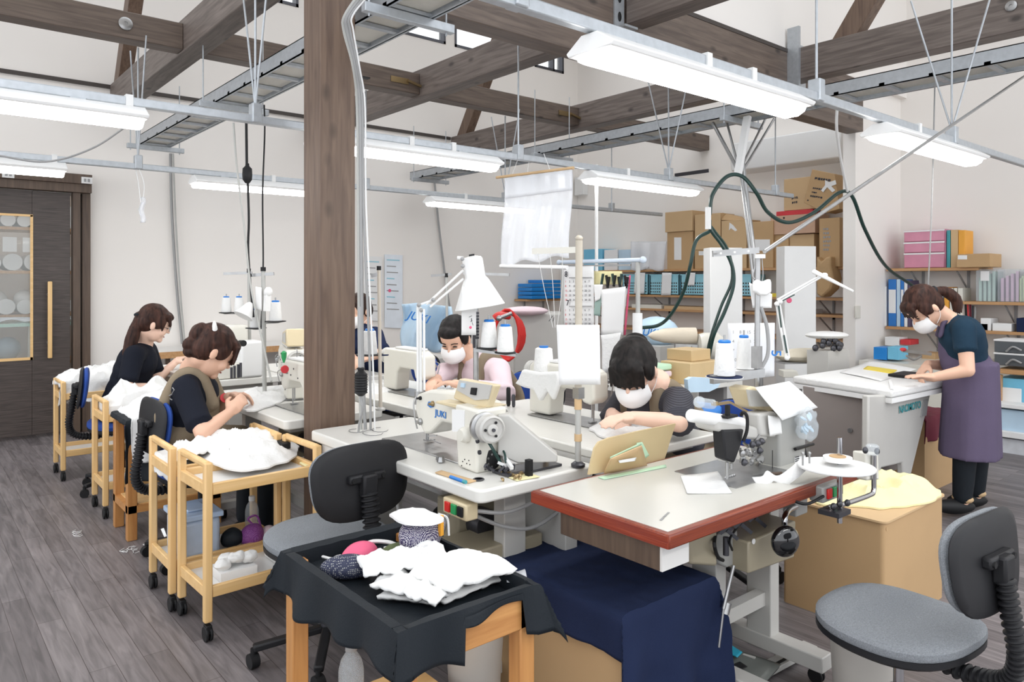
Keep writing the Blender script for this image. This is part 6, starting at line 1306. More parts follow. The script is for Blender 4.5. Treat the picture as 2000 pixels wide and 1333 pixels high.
for k, (a, c, y0, y1, l_) in enumerate(((710, 746, 500, 626, 'pale notice sheet on the back wall just right of the conduits'), (751, 786, 497, 640, 'pale blue notice sheet with a red dot on the back wall'))):
    t = thing('wall_notice', l_, 'notice', P((a + c) / 2, y1, y=7.985)); pxp(MB(), [(a, y0), (c, y0 + 2), (c, y1 + 2), (a, y1)], -.004, 0, y=7.985).build('sheet', 'paper' if k == 0 else mat('pale_blue_paper', (.76, .81, .87), .7), t)
    for j in range(9): pxp(MB(), [(a + 4, y0 + 10 + j * 12), (c - 6 - (j * 7) % 11, y0 + 11 + j * 12), (c - 6 - (j * 7) % 11, y0 + 13 + j * 12), (a + 4, y0 + 12 + j * 12)], -.006, -.004, y=7.985).build('text_line', 'cable' if j % 3 else 'ltblue', t)
    if k: c_ = P(761, 568, y=7.978); MB().lathe(c_, [(.02, 0), (.02, .003)], axis=(0, -1, 0)).build('red_dot', 'pinkp', t)

# ================================================================ HANGING THINGS
def cable(name, m, label, pts, r, cat='cable', group=None, k=8): return one(MB().tube(pts, r, 8, k), name, m, label, cat, group)
cable('conduit', 'cable', 'grey conduit pair running down the back wall left of the hair clip worker', [P(333, 300, y=7.95), P(336, 420, y=7.95), P(345, 560, y=7.95), P(356, 672, y=7.95)], .014)
cable('conduit', 'conduit', 'pale conduit beside the grey one on the back wall', [P(338, 300, y=7.92), P(343, 430, y=7.92), P(352, 570, y=7.92), P(361, 672, y=7.92)], .009)
cable('conduit', 'cable', 'grey conduit running down the back wall under the middle cable tray end', [P(848, 350, y=7.95), P(858, 450, y=7.95), P(872, 560, y=7.95), P(878, 600, y=7.95)], .014)
cable('power_cable', 'cable', 'dark cable sagging from the left lamp to the first cable tray', [P(-10, 303, d=4.4), P(90, 316, d=4.5), P(180, 290, d=4.6), P(250, 245, d=4.8)], .006)
hp = thing('hanging_plug', 'black ribbed plug hanging on a cable left of the wooden post', 'plug', P(483, 360, d=4.3))
MB().tube([P(481, 240, d=4.3), P(482, 322, d=4.3)], .008).tube([P(484, 356, d=4.3), P(486, 430, d=4.3), P(485, 500, d=4.3), P(495, 620, d=4.25)], .007, 8, 4).build('cable', 'rubber', hp)
MB().lathe(P(483, 358, d=4.3), [(.012, 0), (.026, .02), (.028, .05), (.026, .085), (.012, .10), (.010, .115)], n=20).build('plug', 'rubber', hp)
cable('power_cable', 'rubber', 'thin dark cable hanging straight beside the black plug', [P(516, 205, d=4.4), P(517, 260, d=4.4), P(513, 380, d=4.4), P(514, 520, d=4.4), P(510, 640, d=4.3)], .005)
cable('power_cable', 'conduit', 'pale thin cable hanging left of the black plug', [P(456, 240, d=4.25), P(463, 330, d=4.25), P(478, 450, d=4.25), P(490, 560, d=4.25), P(520, 700, d=4.2), P(530, 745, d=4.1)], .006)
o = thing('plastic_strip', 'clear plastic strip tied to the rear rail above the ponytailed worker', 'strip', P(280, 430, d=5.24)); MB().tube([P(265, 330, d=5.26), P(270, 355, d=5.24), P(275, 395, d=5.24)], .003, 6, 4).tube([P(272, 330, d=5.26), P(282, 362, d=5.24), P(278, 395, d=5.24)], .003, 6, 4).build('string', 'paper', o)
MB().grid(lambda u, v: P(273 + u * 10 + 2 * sin(v * 9), 385 + v * 50, d=5.24 + .01 * sin(u * 7)), 6, 14).build('strip', 'vinyl', o, solid=.002)
pg = thing('black_connector', 'black ribbed connector hanging at the foot of the conduits beside the wooden post', 'plug', P(705, 775, d=3.1))
b = MB(); prof = [(.010, 0), (.022, .01)]
for k in range(7): prof += [(.028, .014 + k * .011), (.0255, .020 + k * .011)]
prof += [(.027, .092), (.013, .105), (.013, .112), (.017, .113), (.017, .118), (.012, .12)]
b.lathe(P(705, 774, d=3.1), prof, n=28); b.build('body', 'rubber', pg); MB().tube([P(704, 776, d=3.1), P(708, 800, d=3.1), P(702, 826, d=3.12), P(700, 845, d=3.14)], .005, 8, 6).tube([P(704, 722, d=3.1), P(702, 600, d=3.12)], .007).build('cable', 'cable', pg)
# plastic curtain
cu = thing('plastic_curtain', 'clear plastic sheet hung from a stick in the middle of the room', 'curtain', P(1050, 520, x=3.3))
MB().cyl(P(970, 347, x=3.3), P(1120, 328, x=3.3), .010).build('hanging_stick', 'card2', cu)
MB().grid(lambda u, v: P(985 + u * 133 - v * 6 + 2 * sin(v * 6), 346 - u * 17 + v * (172 + 4 * sin(u * 14)), x=3.3 + .007 * sin(u * 23 + v * 3) * (0.3 + v) + .003 * sin(u * 57 + v * 5)), 60, 24).build('sheet', 'vinyl', cu, solid=.0015)
MB().grid(lambda u, v: P(986 + u * 131, 348 - u * 17 + v * 40, x=3.288 + .004 * sin(u * 30)), 50, 6).build('folded_hem', 'vinyl', cu, solid=.0015)
MB().cyl(P(978, 520, x=3.3), P(1108, 523, x=3.3), .014).build('bottom_roll', 'paper', cu)
MB().tube([P(1000, 343, x=3.3), P(1012, 310, x=3.3)], .002).tube([P(1030, 338, x=3.3), P(1035, 305, x=3.3)], .002).tube([P(1075, 334, x=3.3), P(1062, 300, x=3.3)], .002).build('cord', 'paper', cu)
one(MB().cyl(P(1165, 322, x=3.9), V((P(1165, 322, x=3.9).x, P(1165, 322, x=3.9).y, 0)), .012), 'white_pole', 'white', 'thin white pole dropping from the middle rail behind the garment rack', 'pole')
# hoses and poles at right
hz = 5.35
cable('air_hose', 'hose', 'dark green hose looping past the steel pole and down behind the standing worker', [P(1386, 420, d=hz), P(1392, 380, d=hz), P(1420, 345, d=hz), P(1450, 345, d=hz), P(1478, 378, d=hz), P(1500, 415, d=hz + .1), P(1540, 435, d=hz + .2), P(1590, 415, d=hz + .35), P(1640, 376, d=hz + .5), P(1665, 385, d=hz + .6), P(1690, 450, d=hz + .8), P(1730, 520, d=hz + 1.2), P(1785, 560, d=hz + 1.75)], .0145)
cable('air_hose', 'hose', 'dark green hose drooping left from the white tie toward the covered machine', [P(1386, 452, d=hz), P(1360, 470, d=hz), P(1348, 520, d=hz), P(1335, 570, d=hz + .1), P(1310, 615, d=hz + .2), P(1285, 636, d=hz + .3), P(1248, 641, d=hz + .4)], .0135)
cable('air_hose', 'hose', 'pair of dark green hoses dropping in front of the white column, outer one', [P(1386, 430, d=hz), P(1389, 450, d=hz), P(1412, 482, d=hz), P(1430, 520, d=hz), P(1432, 560, d=hz), P(1415, 610, d=hz), P(1394, 655, d=hz), P(1384, 700, d=hz + .1)], .0135)
cable('air_hose', 'hose', 'pair of dark green hoses dropping in front of the white column, inner one', [P(1386, 440, d=hz + .03), P(1398, 455, d=hz + .03), P(1422, 490, d=hz + .03), P(1430, 545, d=hz + .03), P(1408, 600, d=hz + .03), P(1388, 660, d=hz + .03), P(1380, 700, d=hz + .1)], .011)
one(MB().bar(P(1383, 405, d=hz - .02), P(1383, 448, d=hz - .02), .03, .03), 'tape_tie', 'paper', 'white tape tie holding the dark green hoses at the left loop', 'tie')
sp = thing('steel_pole', 'steel pole taped in white, dropping from the tray end in front of the boxes', 'pole', P(1480, 560, d=5.4))
MB().cyl(P(1448, 300, d=5.6), P(1482, 575, d=5.4), .018).cyl(P(1482, 575, d=5.4), (P(1490, 900, d=5.35).x, P(1490, 900, d=5.35).y, 0), .018).cyl(P(1443, 300, d=5.6), P(1474, 570, d=5.42), .012).build('pole', 'steel', sp); MB().bar(P(1460, 228, d=5.62), P(1441, 342, d=5.55), .055, .03).build('white_tape', 'paper', sp)
MB().cyl(P(1392, 240, d=5.8), P(1440, 330, d=5.58), .014).cyl(P(1420, 240, d=5.8), P(1443, 330, d=5.58), .009).cyl(P(1512, 232, d=5.75), P(1450, 335, d=5.56), .009).cyl(P(1495, 232, d=5.75), P(1446, 330, d=5.56), .008).build('brace', 'steel', sp)
one(MB().tube([P(1636, 196, d=5.1), P(1634, 250, d=5.2), P(1642, 310, d=5.5), P(1655, 374, d=5.85)], .010, 8, 5), 'white_strap', 'paper', 'white strap holding up the dark green hose beside the wing wall', 'strap')
cable('power_cable', 'cable', 'thin dark cable hanging from the near lamp to behind the standing worker', [P(1826, 160, d=4.64), P(1820, 400, d=4.66), P(1812, 575, d=4.75)], .0045)

# ================================================================ THREAD STANDS, CONES
cone0 = None
def cone(p, label, rz=0, s=1.0, blue=True, tall=1.0):
    global cone0
    if cone0 is None:
        cone0 = thing('thread_cone', label, 'thread cone', p, local=True); MB().lathe((0, 0, 0), [(.036, 0), (.037, .004), (.028, .105), (.024, .108)], n=28).build('thread', 'cloth', cone0)
        MB().lathe((0, 0, .108), [(.020, -.004), (.022, .006), (.018, .010)], n=20).build('spool_top', 'bluew', cone0); MB().cyl((0, 0, .11), (0, 0, .135), .004).build('spindle', 'steel', cone0)
        o = cone0
    else: o = dup(cone0, p, rz, label)
    o.scale = (s, s, s * tall); return o
def plate(par, c, r=.05): return MB().lathe(c, [(r * .2, -.01), (r, -.002), (r, .002), (r * .9, .003)], n=28).build('spool_plate', 'rubber', par)
# spool stand with desk lamp shade (behind machine on T1)
s1 = thing('thread_stand', 'steel thread stand holding two white cones beside the white lamp shade', 'thread stand', P(929, 745, d=3.2))
MB().cyl(P(929, 600, d=3.2), P(930, 800, d=3.2), .012).build('pole', 'steel', s1); MB().bar(P(928, 684, d=3.18), P(1010, 694, d=3.1), .03, .012).build('arm', 'steel', s1)
p1, p2 = P(955, 680, d=3.15), P(987, 689, d=3.1); plate(s1, p1); plate(s1, p2, .045); cone(p1 + V((0, 0, .004)), 'upright white cone beside the steel pole, nearer the lamp shade'); cone(p2 + V((0, 0, .004)), 'white cone on the right spool plate of the lamp-side stand', s=.98)
c = MB().bar(P(925, 605, d=3.16), P(926, 680, d=3.16), .014, .004)
for k in range(9): c.box(*(lambda q: (q.x - .008, q.x + .008, q.y - .006, q.y + .006, q.z - .005, q.z + .005))(P(931, 612 + k * 6, d=3.15)))
c.build('rack_strip', 'darksteel', s1)
o = sheet('paper_note', 'paper', 'white note with handwriting hanging under the lamp shade', [P(902, 560, d=3.1), P(930, 560, d=3.12), P(930, 655, d=3.12), P(901, 655, d=3.1)], curl=.003)
MB().bar(P(916, 620, d=3.085), P(922, 617, d=3.085), .004, .002).bar(P(921, 622, d=3.085), P(921, 628, d=3.085), .003, .002).bar(P(919, 629, d=3.085), P(923, 627, d=3.085), .003, .002).bar(P(922, 630, d=3.085), P(924, 636, d=3.085), .003, .002).build('handwriting', 'ink', o); c_ = P(919, 640, d=3.09); MB().ell(c_, .006).build('pink_mark', 'pinkp', o)
lp = thing('desk_lamp', 'white enamelled desk lamp with conical shade on a long spring arm', 'lamp', P(818, 770, d=3.1))
ax_ = (P(938, 600, d=3.15) - P(922, 500, d=3.15)); b = MB().lathe(P(922, 503, d=3.15), [(.012, -.006), (.038, 0), (.044, .01), (.044, .085), (.055, .10), (.108, .215), (.106, .217), (.05, .10), (.04, .085)], axis=ax_, n=40); sh_ = b.build('lamp_shade', 'white', lp)
MB().cyl(P(921, 497, d=3.15), P(922, 503, d=3.15), .012).build('shade_knob', 'rubber', sh_); 
b = MB()
for dx in (0, 6): b.cyl(P(893 + dx, 508 + dx * 1.5, d=3.15), P(845 + dx, 590 - dx, d=3.12), .004)
b = MB().cyl(P(905, 505, d=3.15), P(893, 504, d=3.15), .008).cyl(P(905, 528, d=3.13), P(833, 595, d=3.1), .005).cyl(P(905, 545, d=3.13), P(840, 600, d=3.1), .005).bar(P(818, 596, d=3.1), P(846, 586, d=3.1), .012, .008)
b.cyl(P(816, 597, d=3.1), P(816, 765, d=3.1), .006).cyl(P(821, 600, d=3.1), P(822, 765, d=3.1), .006).cyl(P(828, 604, d=3.08), P(829, 762, d=3.08), .005); b.build('spring_arm', 'white', lp)
b = MB()
for q in ((818, 596), (846, 586), (823, 606), (903, 506), (904, 520)): MB().ell(P(*q, d=3.09), .009, n=10, m=6).build('joint', 'cable', lp)
b = MB(); MB().cyl(P(819, 765, d=3.1), P(819, 790, d=3.1), .02).build('base_clamp', 'steel', lp)
# stand at the corner of T1 (pole with big paper)
c0 = P(1129, 912, z=.752)
s2 = thing('thread_stand', 'tall taped thread stand at the corner of the middle table, holding a blank sheet', 'thread stand', c0)
dd = .6417 * c0.x + .767 * c0.y
MB().lathe(c0, [(.025, 0), (.026, .01), (.013, .02)], n=20).build('flange', 'darksteel', s2); MB().cyl(c0 + V((0, 0, .015)), P(1129, 770, d=dd), .011).build('lower_tube', 'conduit', s2); MB().cyl(P(1129, 790, d=dd), P(1131, 470, d=dd), .013).ell(P(1131, 466, d=dd), (.014, .014, .012)).build('pole', mat('beige_tube', (.50, .45, .37), .35, .4), s2)
MB().cyl(P(1129, 800, d=dd), P(1129, 770, d=dd), .0135).cyl(P(1129, 862, d=dd), P(1129, 848, d=dd), .0135).build('orange_tape', 'card2', s2)
MB().bar(P(1040, 491, d=dd + .15), P(1132, 488, d=dd - .01), .006, .022).build('guide_bar', 'cream', s2)
sheet('blank_sheet', 'paper', 'big blank white sheet clipped to the tall taped stand', [P(1087, 635, d=dd - .04), P(1171, 635, d=dd - .04), P(1173, 752, d=dd - .035), P(1092, 752, d=dd - .035)], curl=.003)
MB().box(*(lambda q: (q.x - .015, q.x + .015, q.y - .015, q.y + .015, q.z - .02, q.z + .02))(P(1130, 768, d=dd))).build('clamp', 'steel', s2)
for k in range(3): one(MB().tube([P(1050 + k * 24, 494, d=dd + .12), P(1062 + k * 18, 560, d=dd + .2), P(1080 + k * 4, 640, d=dd + .3)], .0012, 5, 5), 'thread', 'paper', 'thin white thread falling from the guide bar, %s from the left' % ORD[k], 'thread', 'threads under the guide bar')
# stand on T2 machine
s3 = thing('thread_stand', 'thread stand on the grey machine with steel guide bar and two tall cones', 'thread stand', P(1478, 780, d=2.75)); D3 = 2.72
MB().cyl(P(1480, 505, d=D3), P(1478, 785, d=D3), .010, n=16).build('pole', 'steel', s3)
MB().bar(P(1392, 496, d=D3 - .1), P(1482, 489, d=D3), .006, .022).build('guide_bar', 'steel', s3)
b = MB()
for k in range(3): b.cyl(P(1408 + k * 27, 495 - k * 2.2, d=D3 - .12), P(1408 + k * 27, 495 - k * 2.2, d=D3 - .10), .004)
b.build('guide_hole', 'paper', s3); MB().cyl(P(1484, 497, d=D3 - .01), P(1484, 505, d=D3 - .01), .02).build('white_collar', 'white', s3)
MB().bar(P(1390, 742, d=D3 - .12), P(1490, 728, d=D3), .02, .03).build('spool_arm', 'steel', s3)
MB().box(*(lambda q: (q.x - .018, q.x + .018, q.y - .012, q.y + .012, q.z - .04, q.z + .04))(P(1478, 698, d=D3 - .01))).build('clamp', 'steel', s3)
p1, p2 = P(1415, 735, d=D3 - .1), P(1453, 722, d=D3 + .08); 
for q, r_, m_ in ((p1, .062, 'navy'), (p2, .052, 'white')): MB().lathe(q, [(r_ * .3, -.008), (r_, -.004), (r_, 0)], n=32).build('spool_plate', m_, s3); MB().lathe(q - V((0, 0, .003)), [(r_ * 1.04, -.003), (r_ * 1.06, 0)], n=32).build('plate_rim', 'white', s3)
cone(p1 + V((0, 0, .003)), 'wide white cone with blue top on the navy plate, nearest the grey machine', s=1.02, tall=1.04); cone(p2 + V((0, 0, .003)), 'tall narrow white cone with blue top beside the steel pole of the grey machine', s=.80, tall=1.35)
MB().tube([P(1486, 600, d=D3), P(1498, 640, d=D3), P(1500, 690, d=D3), P(1488, 718, d=D3)], .007, 8, 6).build('cable', 'cable', s3)
MB().tube([P(1488, 505, d=D3), P(1490, 540, d=D3), P(1484, 560, d=D3)], .002, 6, 4).tube([P(1479, 510, d=D3), P(1470, 540, d=D3), P(1486, 550, d=D3)], .003, 6, 4).build('wire_loop', 'steel', s3)
lf = pxp(MB(), [(1474, 552), (1480, 546), (1486, 550), (1494, 549), (1503, 545), (1505, 552), (1505, 572), (1495, 578), (1482, 577), (1474, 570)], -.006, .012, y=P(1485, 560, d=D3 - .03).y); one(lf, 'sponge_pad', 'white', 'white cat-ear shaped pad tied to the steel pole', 'pad', bevel=.006)
sheet('paper_note', 'paper', 'white note taped to the pole beside the cat-ear pad', [P(1463, 552, d=D3 + .03), P(1508, 575, d=D3 + .03), P(1507, 602, d=D3 + .03), P(1470, 602, d=D3 + .03)])
ds = thing('calendar_board', 'pale calendar sheet with a sideways five behind the tall cones', 'calendar', P(1465, 750, d=3.05)); sheet('sheet', mat('calendar_paper', (.80, .82, .86), .7), '', [P(1422, 632, d=3.15), P(1513, 631, d=3.0), P(1512, 735, d=3.0), P(1420, 748, d=3.15)], parent=ds, th=.003)
text('5', P(1507, 684, d=2.96), (0, 0, -1), (.767, -.64, 0), .055, 'bluew', ds)
for k in range(4):
    for j in range(5): text(str((k * 7 + j * 3) % 30 + 1), P(1430 + k * 14, 652 + j * 18, d=3.08 - k * .02), (.72, -.69, 0), (0, 0, 1), .018, 'cable', ds)
al = thing('arm_lamp', 'white folding arm lamp clamped behind the grey machine', 'lamp', P(1540, 705, d=3.0)); D4 = 3.0
b = MB()
for dx in (0, 6): b.cyl(P(1516 + dx, 592, d=D4), P(1535 + dx, 700, d=D4), .005).cyl(P(1518, 592 - dx, d=D4), P(1610, 538 - dx * .6, d=D4), .004)
b.build('arm', 'white', al); MB().cyl(P(1590, 531, d=D4), P(1666, 569, d=D4 - .2), .010, .004).build('lamp_tube', 'white', al)
b = MB().bar(P(1521, 598, d=D4 - .01), P(1526, 640, d=D4 - .01), .004, .004).bar(P(1531, 655, d=D4 - .01), P(1537, 690, d=D4 - .01), .005, .005).bar(P(1528, 588, d=D4 - .01), P(1552, 576, d=D4 - .01), .004, .004); b.build('spring', 'hose', al)
b = MB()
for q in ((1517, 594), (1612, 538), (1537, 700), (1524, 590)): MB().ell(P(*q, d=D4 - .01), .010, n=10, m=6).build('joint', 'white', al)
one(MB().cyl(P(1493, 492, d=D3), P(2010, 143, d=4.5), .008), 'steel_rod', 'steel', 'long steel rod slanting from the grey machine stand up to the right edge', 'rod')
# other stands
def pole_stand(label, px, yb, yt, d, r=.009, m='cream', bar=None, cap_='rubber'):
    t = thing('thread_stand', label, 'thread stand', P(px, yb, d=d)); MB().cyl(P(px, yt, d=d), P(px + (yb - yt) * .012, yb, d=d), r).build('pole', m, t); MB().cyl(P(px, yt - 6, d=d), P(px, yt + 2, d=d), r * 1.25).build('pole_cap', cap_, t)
    if bar: MB().bar(P(bar[0], bar[2], d=d), P(bar[1], bar[3], d=d), .012, .018).build('guide_bar', 'steel', t)
    return t
a = pole_stand('beige spool pole with black cap just right of the conduits', 740, 800, 526, 3.74, m=mat('beige_tube2', (.58, .52, .44), .35), bar=(725, 742, 539, 535)); MB().lathe(P(743, 800, d=3.74), [(.025, -.004), (.025, .004), (.012, .012)], n=18).build('flange', 'lgrey', a)
p1 = P(722, 693, d=3.8); plate(a, p1, .07); MB().bar(P(700, 696, d=3.8), P(758, 694, d=3.78), .02, .006).build('arm', 'navy', a); cone(p1 + V((0, 0, .004)), 'white cone with blue top just right of the conduits', s=1.1)
a = pole_stand('rear thread stand with crossbar and two small cones left of the wooden post', 486, 724, 531, 5.2, r=.011, m='conduit', bar=(437, 492, 535, 533))
for k, x in enumerate((442, 467)): q = P(x, 611, d=5.2); plate(a, q, .05); cone(q + V((0, 0, .004)), 'small white cone on the rear stand above the overlocker, %s' % ('left one' if k == 0 else 'right one'), s=.95, blue=False)
MB().bar(P(438, 613, d=5.2), P(485, 613, d=5.2), .02, .008).build('arm', 'conduit', a)
a = pole_stand('thread stand pole in front of the overlocker with crossbar, nearer the post', 514, 774, 528, 4.3, r=.012, m='conduit', bar=(490, 535, 538, 535))
q = P(538, 628, d=4.3); plate(a, q, .06); cone(q + V((0, 0, .004)), 'white cone with blue top on the stand left of the wooden post', s=1.0); MB().bar(P(514, 632, d=4.3), P(545, 630, d=4.3), .02, .008).build('arm', 'conduit', a)
q = P(500, 641, d=4.35); plate(a, q, .06); cone(q + V((0, 0, .004)), 'white cone half hidden beside the note strip left of the wooden post', s=.95)
sheet('note_strip', 'paper', 'white dotted card strip on the thread stand left of the wooden post', [P(499, 560, d=4.26), P(511, 562, d=4.26), P(511, 608, d=4.26), P(499, 606, d=4.26)])
t = thing('lamp_head', 'small white lamp head on the stand left of the wooden post', 'lamp', P(486, 620, d=4.2)); MB().lathe(P(490, 592, d=4.25), [(.012, 0), (.02, .01), (.055, .09), (.052, .09)], axis=(-.5, -.1, -.8), n=24).build('shade', 'white', t)
t = thing('spool_pair', 'dotted white spools tied near the top of the stand left of the wooden post', 'spool', P(523, 570, d=4.2)); MB().ell(P(524, 571, d=4.2), (.025, .02, .03)).bar(P(523, 575, d=4.2), P(521, 608, d=4.2), .03, .03).build('spool', 'white', t)
a = pole_stand('rear thread stand behind the lamp arm, left of the lamp shade', 872, 915, 540, 5.6, r=.010, m='conduit', bar=(842, 882, 539, 536)); MB().bar(P(905, 534, d=5.5), P(995, 537, d=5.4), .012, .02).build('guide_bar', 'steel', a)

# ================================================================ MACHINES (generic), copies posed on their tables
def machine(label, kind=0):
    """local: needle at origin, column towards +x, operator on the -y side"""
    t = thing('sewing_machine', label, 'sewing machine', local=True)
    MB().box(-.06, .40, -.09, .09, .001, .006).build('bed_plate', 'steel', t)
    body = MB().prism([(-.055, .13), (-.05, .255), (.02, .285), (.40, .285), (.43, .26), (.43, .01), (.27, .01), (.26, .13), (.22, .165), (.05, .165), (.03, .11), (-.02, .10)], (0, .055, 0), (1, 0, 0), (0, 0, 1), 0, .11).build('body', 'cream', t, bevel=.014, seg=3)
    MB().box(.02, .30, -.04, .04, .286, .30).build('oil_pan', 'white', body, bevel=.004)
    wheel(t, (.43, 0, .225), (1, 0, 0), .055)
    MB().cyl((0, 0, .01), (0, 0, .11), .004).cyl((.0, .012, .03), (0, .012, .11), .004).box(-.012, .012, -.012, .03, .008, .014).build('needle_bar', 'steel', t)
    for c_, r_ in (((-.03, -.056, .19), .013), ((.05, -.056, .21), .009), ((.34, -.056, .12), .024), ((.34, -.056, .20), .010)): MB().lathe(c_, [(r_, 0), (r_, .008), (r_ * .5, .016)], axis=(0, -1, 0), n=16).build('dial', 'steel' if r_ < .02 else 'lgrey', body)
    MB().tube([(-.04, -.06, .22), (-.065, -.07, .2), (-.06, -.06, .14)], .003, 6, 5).tube([(.06, 0, .30), (.06, 0, .345), (.03, 0, .345)], .003, 6, 3).build('thread_guide', 'steel', t)
    for k, q in enumerate(((.10, .20), (.14, .24), (.2, .19), (.31, .24), (.38, .06), (.40, .24))): MB().cyl((q[0], -.055, q[1]), (q[0], -.058, q[1]), .005, n=10).build('screw', 'darksteel', body)
    if kind == 1:
        MB().prism([(.12, .30), (.40, .30), (.37, .40), (.16, .37)], (0, .05, 0), (1, 0, 0), (0, 0, 1), 0, .10).build('control_panel', 'beige', t, bevel=.008)
        MB().prism([(.18, .315), (.36, .315), (.345, .38), (.20, .36)], (0, -.051, 0), (1, 0, 0), (0, 0, 1), 0, .002).build('display_face', 'lgrey', t)
    return t
mB = machine('white sewing machine worked by the masked worker at centre right'); mB.scale = (.88,) * 3; mB.location = (2.36, 2.26, .792); mB.rotation_euler.z = pi / 2
mE = dup(mB, (2.30, 3.52, .772), pi / 2, 'cream sewing machine right of the spool pole, worked by the pink-sleeved worker')
mD = dup(mB, (1.74, 4.2, .752), -pi / 2, 'cream machine with red cap and green pin directly left of the wooden post'); mD.location = P(572, 792, z=.752); mD.location.z = .752
c = P(555, 712, d=3.75); o_ = MB().lathe((0, 0, 0), [(.022, 0), (.024, .006), (.02, .02), (.012, .024)], axis=(-1, 0, 0), n=22).build('red_cap', 'redink', mD); o_.matrix_parent_inverse = Matrix.Identity(4); o_.location = RZ(pi / 2) @ (c - mD.location)
o_ = MB().lathe((0, 0, 0), [(.004, -.04), (.014, -.01), (.016, .02), (.006, .03)], n=14).build('green_pin', 'green', mD); o_.location = RZ(pi / 2) @ (P(552, 682, d=3.75) - mD.location)
mF = dup(mB, (2.35, 4.9, .772), pi / 2, 'cream sewing machine mostly hidden behind the conduits, at the rear')
mD2 = machine('cream machine with control panel, directly behind the machine with the red cap', 1); mD2.location = P(585, 705, z=.752) if False else V((1.85, 4.35, .752)); mD2.rotation_euler.z = -pi / 2 - .3
# overlocker on TC
ov = thing('overlocker', 'white boxy overlocker machine in front of the ponytailed worker', 'sewing machine', P(470, 735, d=4.9)); dO = 4.85
q = P(492, 738, z=.782); MB().box(q.x - .07, q.x + .08, q.y, q.y + .16, .782, P(492, 668, d=dO).z).build('tower', 'white', ov, bevel=.015)
q = P(430, 742, z=.782); MB().box(q.x - .02, q.x + .26, q.y, q.y + .18, .782, .782 + .10).build('bed', 'cream', ov, bevel=.01)
q = P(435, 650, d=5.0); MB().box(q.x - .10, q.x + .16, q.y - .05, q.y + .1, P(435, 715, d=5.0).z, P(435, 636, d=5.0).z).build('head', 'cream', ov, bevel=.02)
b = MB()
for k in range(5): qq = P(418 + k * 8, 655 + (k % 2) * 5, d=4.9); b.lathe(qq, [(.008, 0), (.016, .005), (.008, .02)], axis=(-.4, -.9, 0), n=12)
b.build('tension_dial', 'steel', ov)
MB().cyl(P(468, 671, d=4.75), P(476, 671, d=4.7), .02).build('black_motor', 'rubber', ov)
b = MB()
for k, x in enumerate((452, 458, 465, 470)): b.cyl(P(x, 740 - k, d=4.7), P(x, 718 - k * 3, d=4.7), .008)
b.build('lever', 'darksteel', ov); one(MB().lathe(P(503, 735, z=.783), [(.015, 0), (.012, .05), (.02, .12), (.02, .19), (.01, .21)], n=14), 'blue_tool', 'bluew', 'blue handled tool standing beside the white overlocker', 'tool')
# machine clutter at B: cone tower with cloth, drivers, bobbin things on table
o = thing('covered_cone', 'white cone draped with a triangular cloth at the centre table', 'thread cone', P(1062, 735, d=3.45)); b = MB().lathe(P(1062, 736, d=3.45), [(.050, 0), (.040, .13), (.032, .135)], n=24).build('cone', 'cloth', o); MB().lathe(P(1062, 680, d=3.45), [(.02, 0), (.022, .01)], n=16).build('spool_top', 'bluew', b)
dm = one(pxp(MB(), [(1010, 742), (1018, 722), (1050, 728), (1088, 726), (1092, 745), (1086, 760), (1078, 784), (1066, 764), (1052, 786), (1040, 762), (1022, 758), (1003, 750)], 0, .03, x=P(1050, 750, d=3.30).x), 'cloth', 'cloth', 'pointed white cloth hanging over the machine at the centre table', 'cloth', bevel=.012, seg=3)
for q, hgt, r_, l_, m_ in (((993, 794), 34, .011, 'black handled screwdriver standing upright by the big wheel', 'rubber'), ((1003, 796), 22, .009, 'short dark driver next to the black handled screwdriver', 'darksteel'), ((987, 820), 16, .012, 'small grey spool standing behind the big hand wheel', 'greyenam')):
    a = P(*q, z=.79 if q[1] < 810 else .752); dA = .6417 * a.x + .767 * a.y; one(MB().lathe(a, [(r_ * .6, 0), (r_, .01), (r_, hgt / 1440 * dA), (r_ * .7, hgt / 1440 * dA + .008)], n=16), 'screwdriver', m_, l_, 'tool')
o = thing('bobbin_winder', 'small bobbin winder with bronze knob on the right of the middle table', 'winder', P(1063, 905, z=.752)); a = P(1066, 905, z=.752); MB().lathe(a, [(.016, 0), (.012, .01), (.010, .03), (.014, .034)], n=14).ell(a + V((0, 0, .04)), (.014, .012, .014)).cyl(a + V((-.01, 0, .04)), a + V((-.018, 0, .062)), .005).build('knob', 'brass', o); MB().bar(P(1045, 912, z=.754), P(1078, 906, z=.754), .04, .003).build('steel_plate', 'steel', o)
o = thing('black_plug', 'upright black plug at the right end of the middle table', 'plug', P(1033, 930, z=.752)); a = P(1033, 930, z=.752); MB().box(a.x - .010, a.x + .010, a.y - .010, a.y + .010, .753, .808).cyl(a + V((.004, -.006, 0)), a + V((.004, -.006, .02)), .007).build('body', 'rubber', o)
o = thing('bobbin_parts', 'pile of small brass bobbin parts near the black plug', 'parts', P(1000, 932, z=.752)); b = MB()
for k in range(14): a = P(rr.uniform(978, 1025), rr.uniform(924, 938), z=.756); b.lathe(a, [(.004, -.002), (.009, 0), (.004, .006)], axis=(rr.uniform(-1, 1), rr.uniform(-1, 1), 1), n=10)
b.build('parts', 'brass', o); sheet('yellow_paper', 'yellowc', '', [P(980, 928, z=.7525), P(1010, 940, z=.7525), P(1055, 932, z=.7525), P(1025, 921, z=.7525)], parent=o)
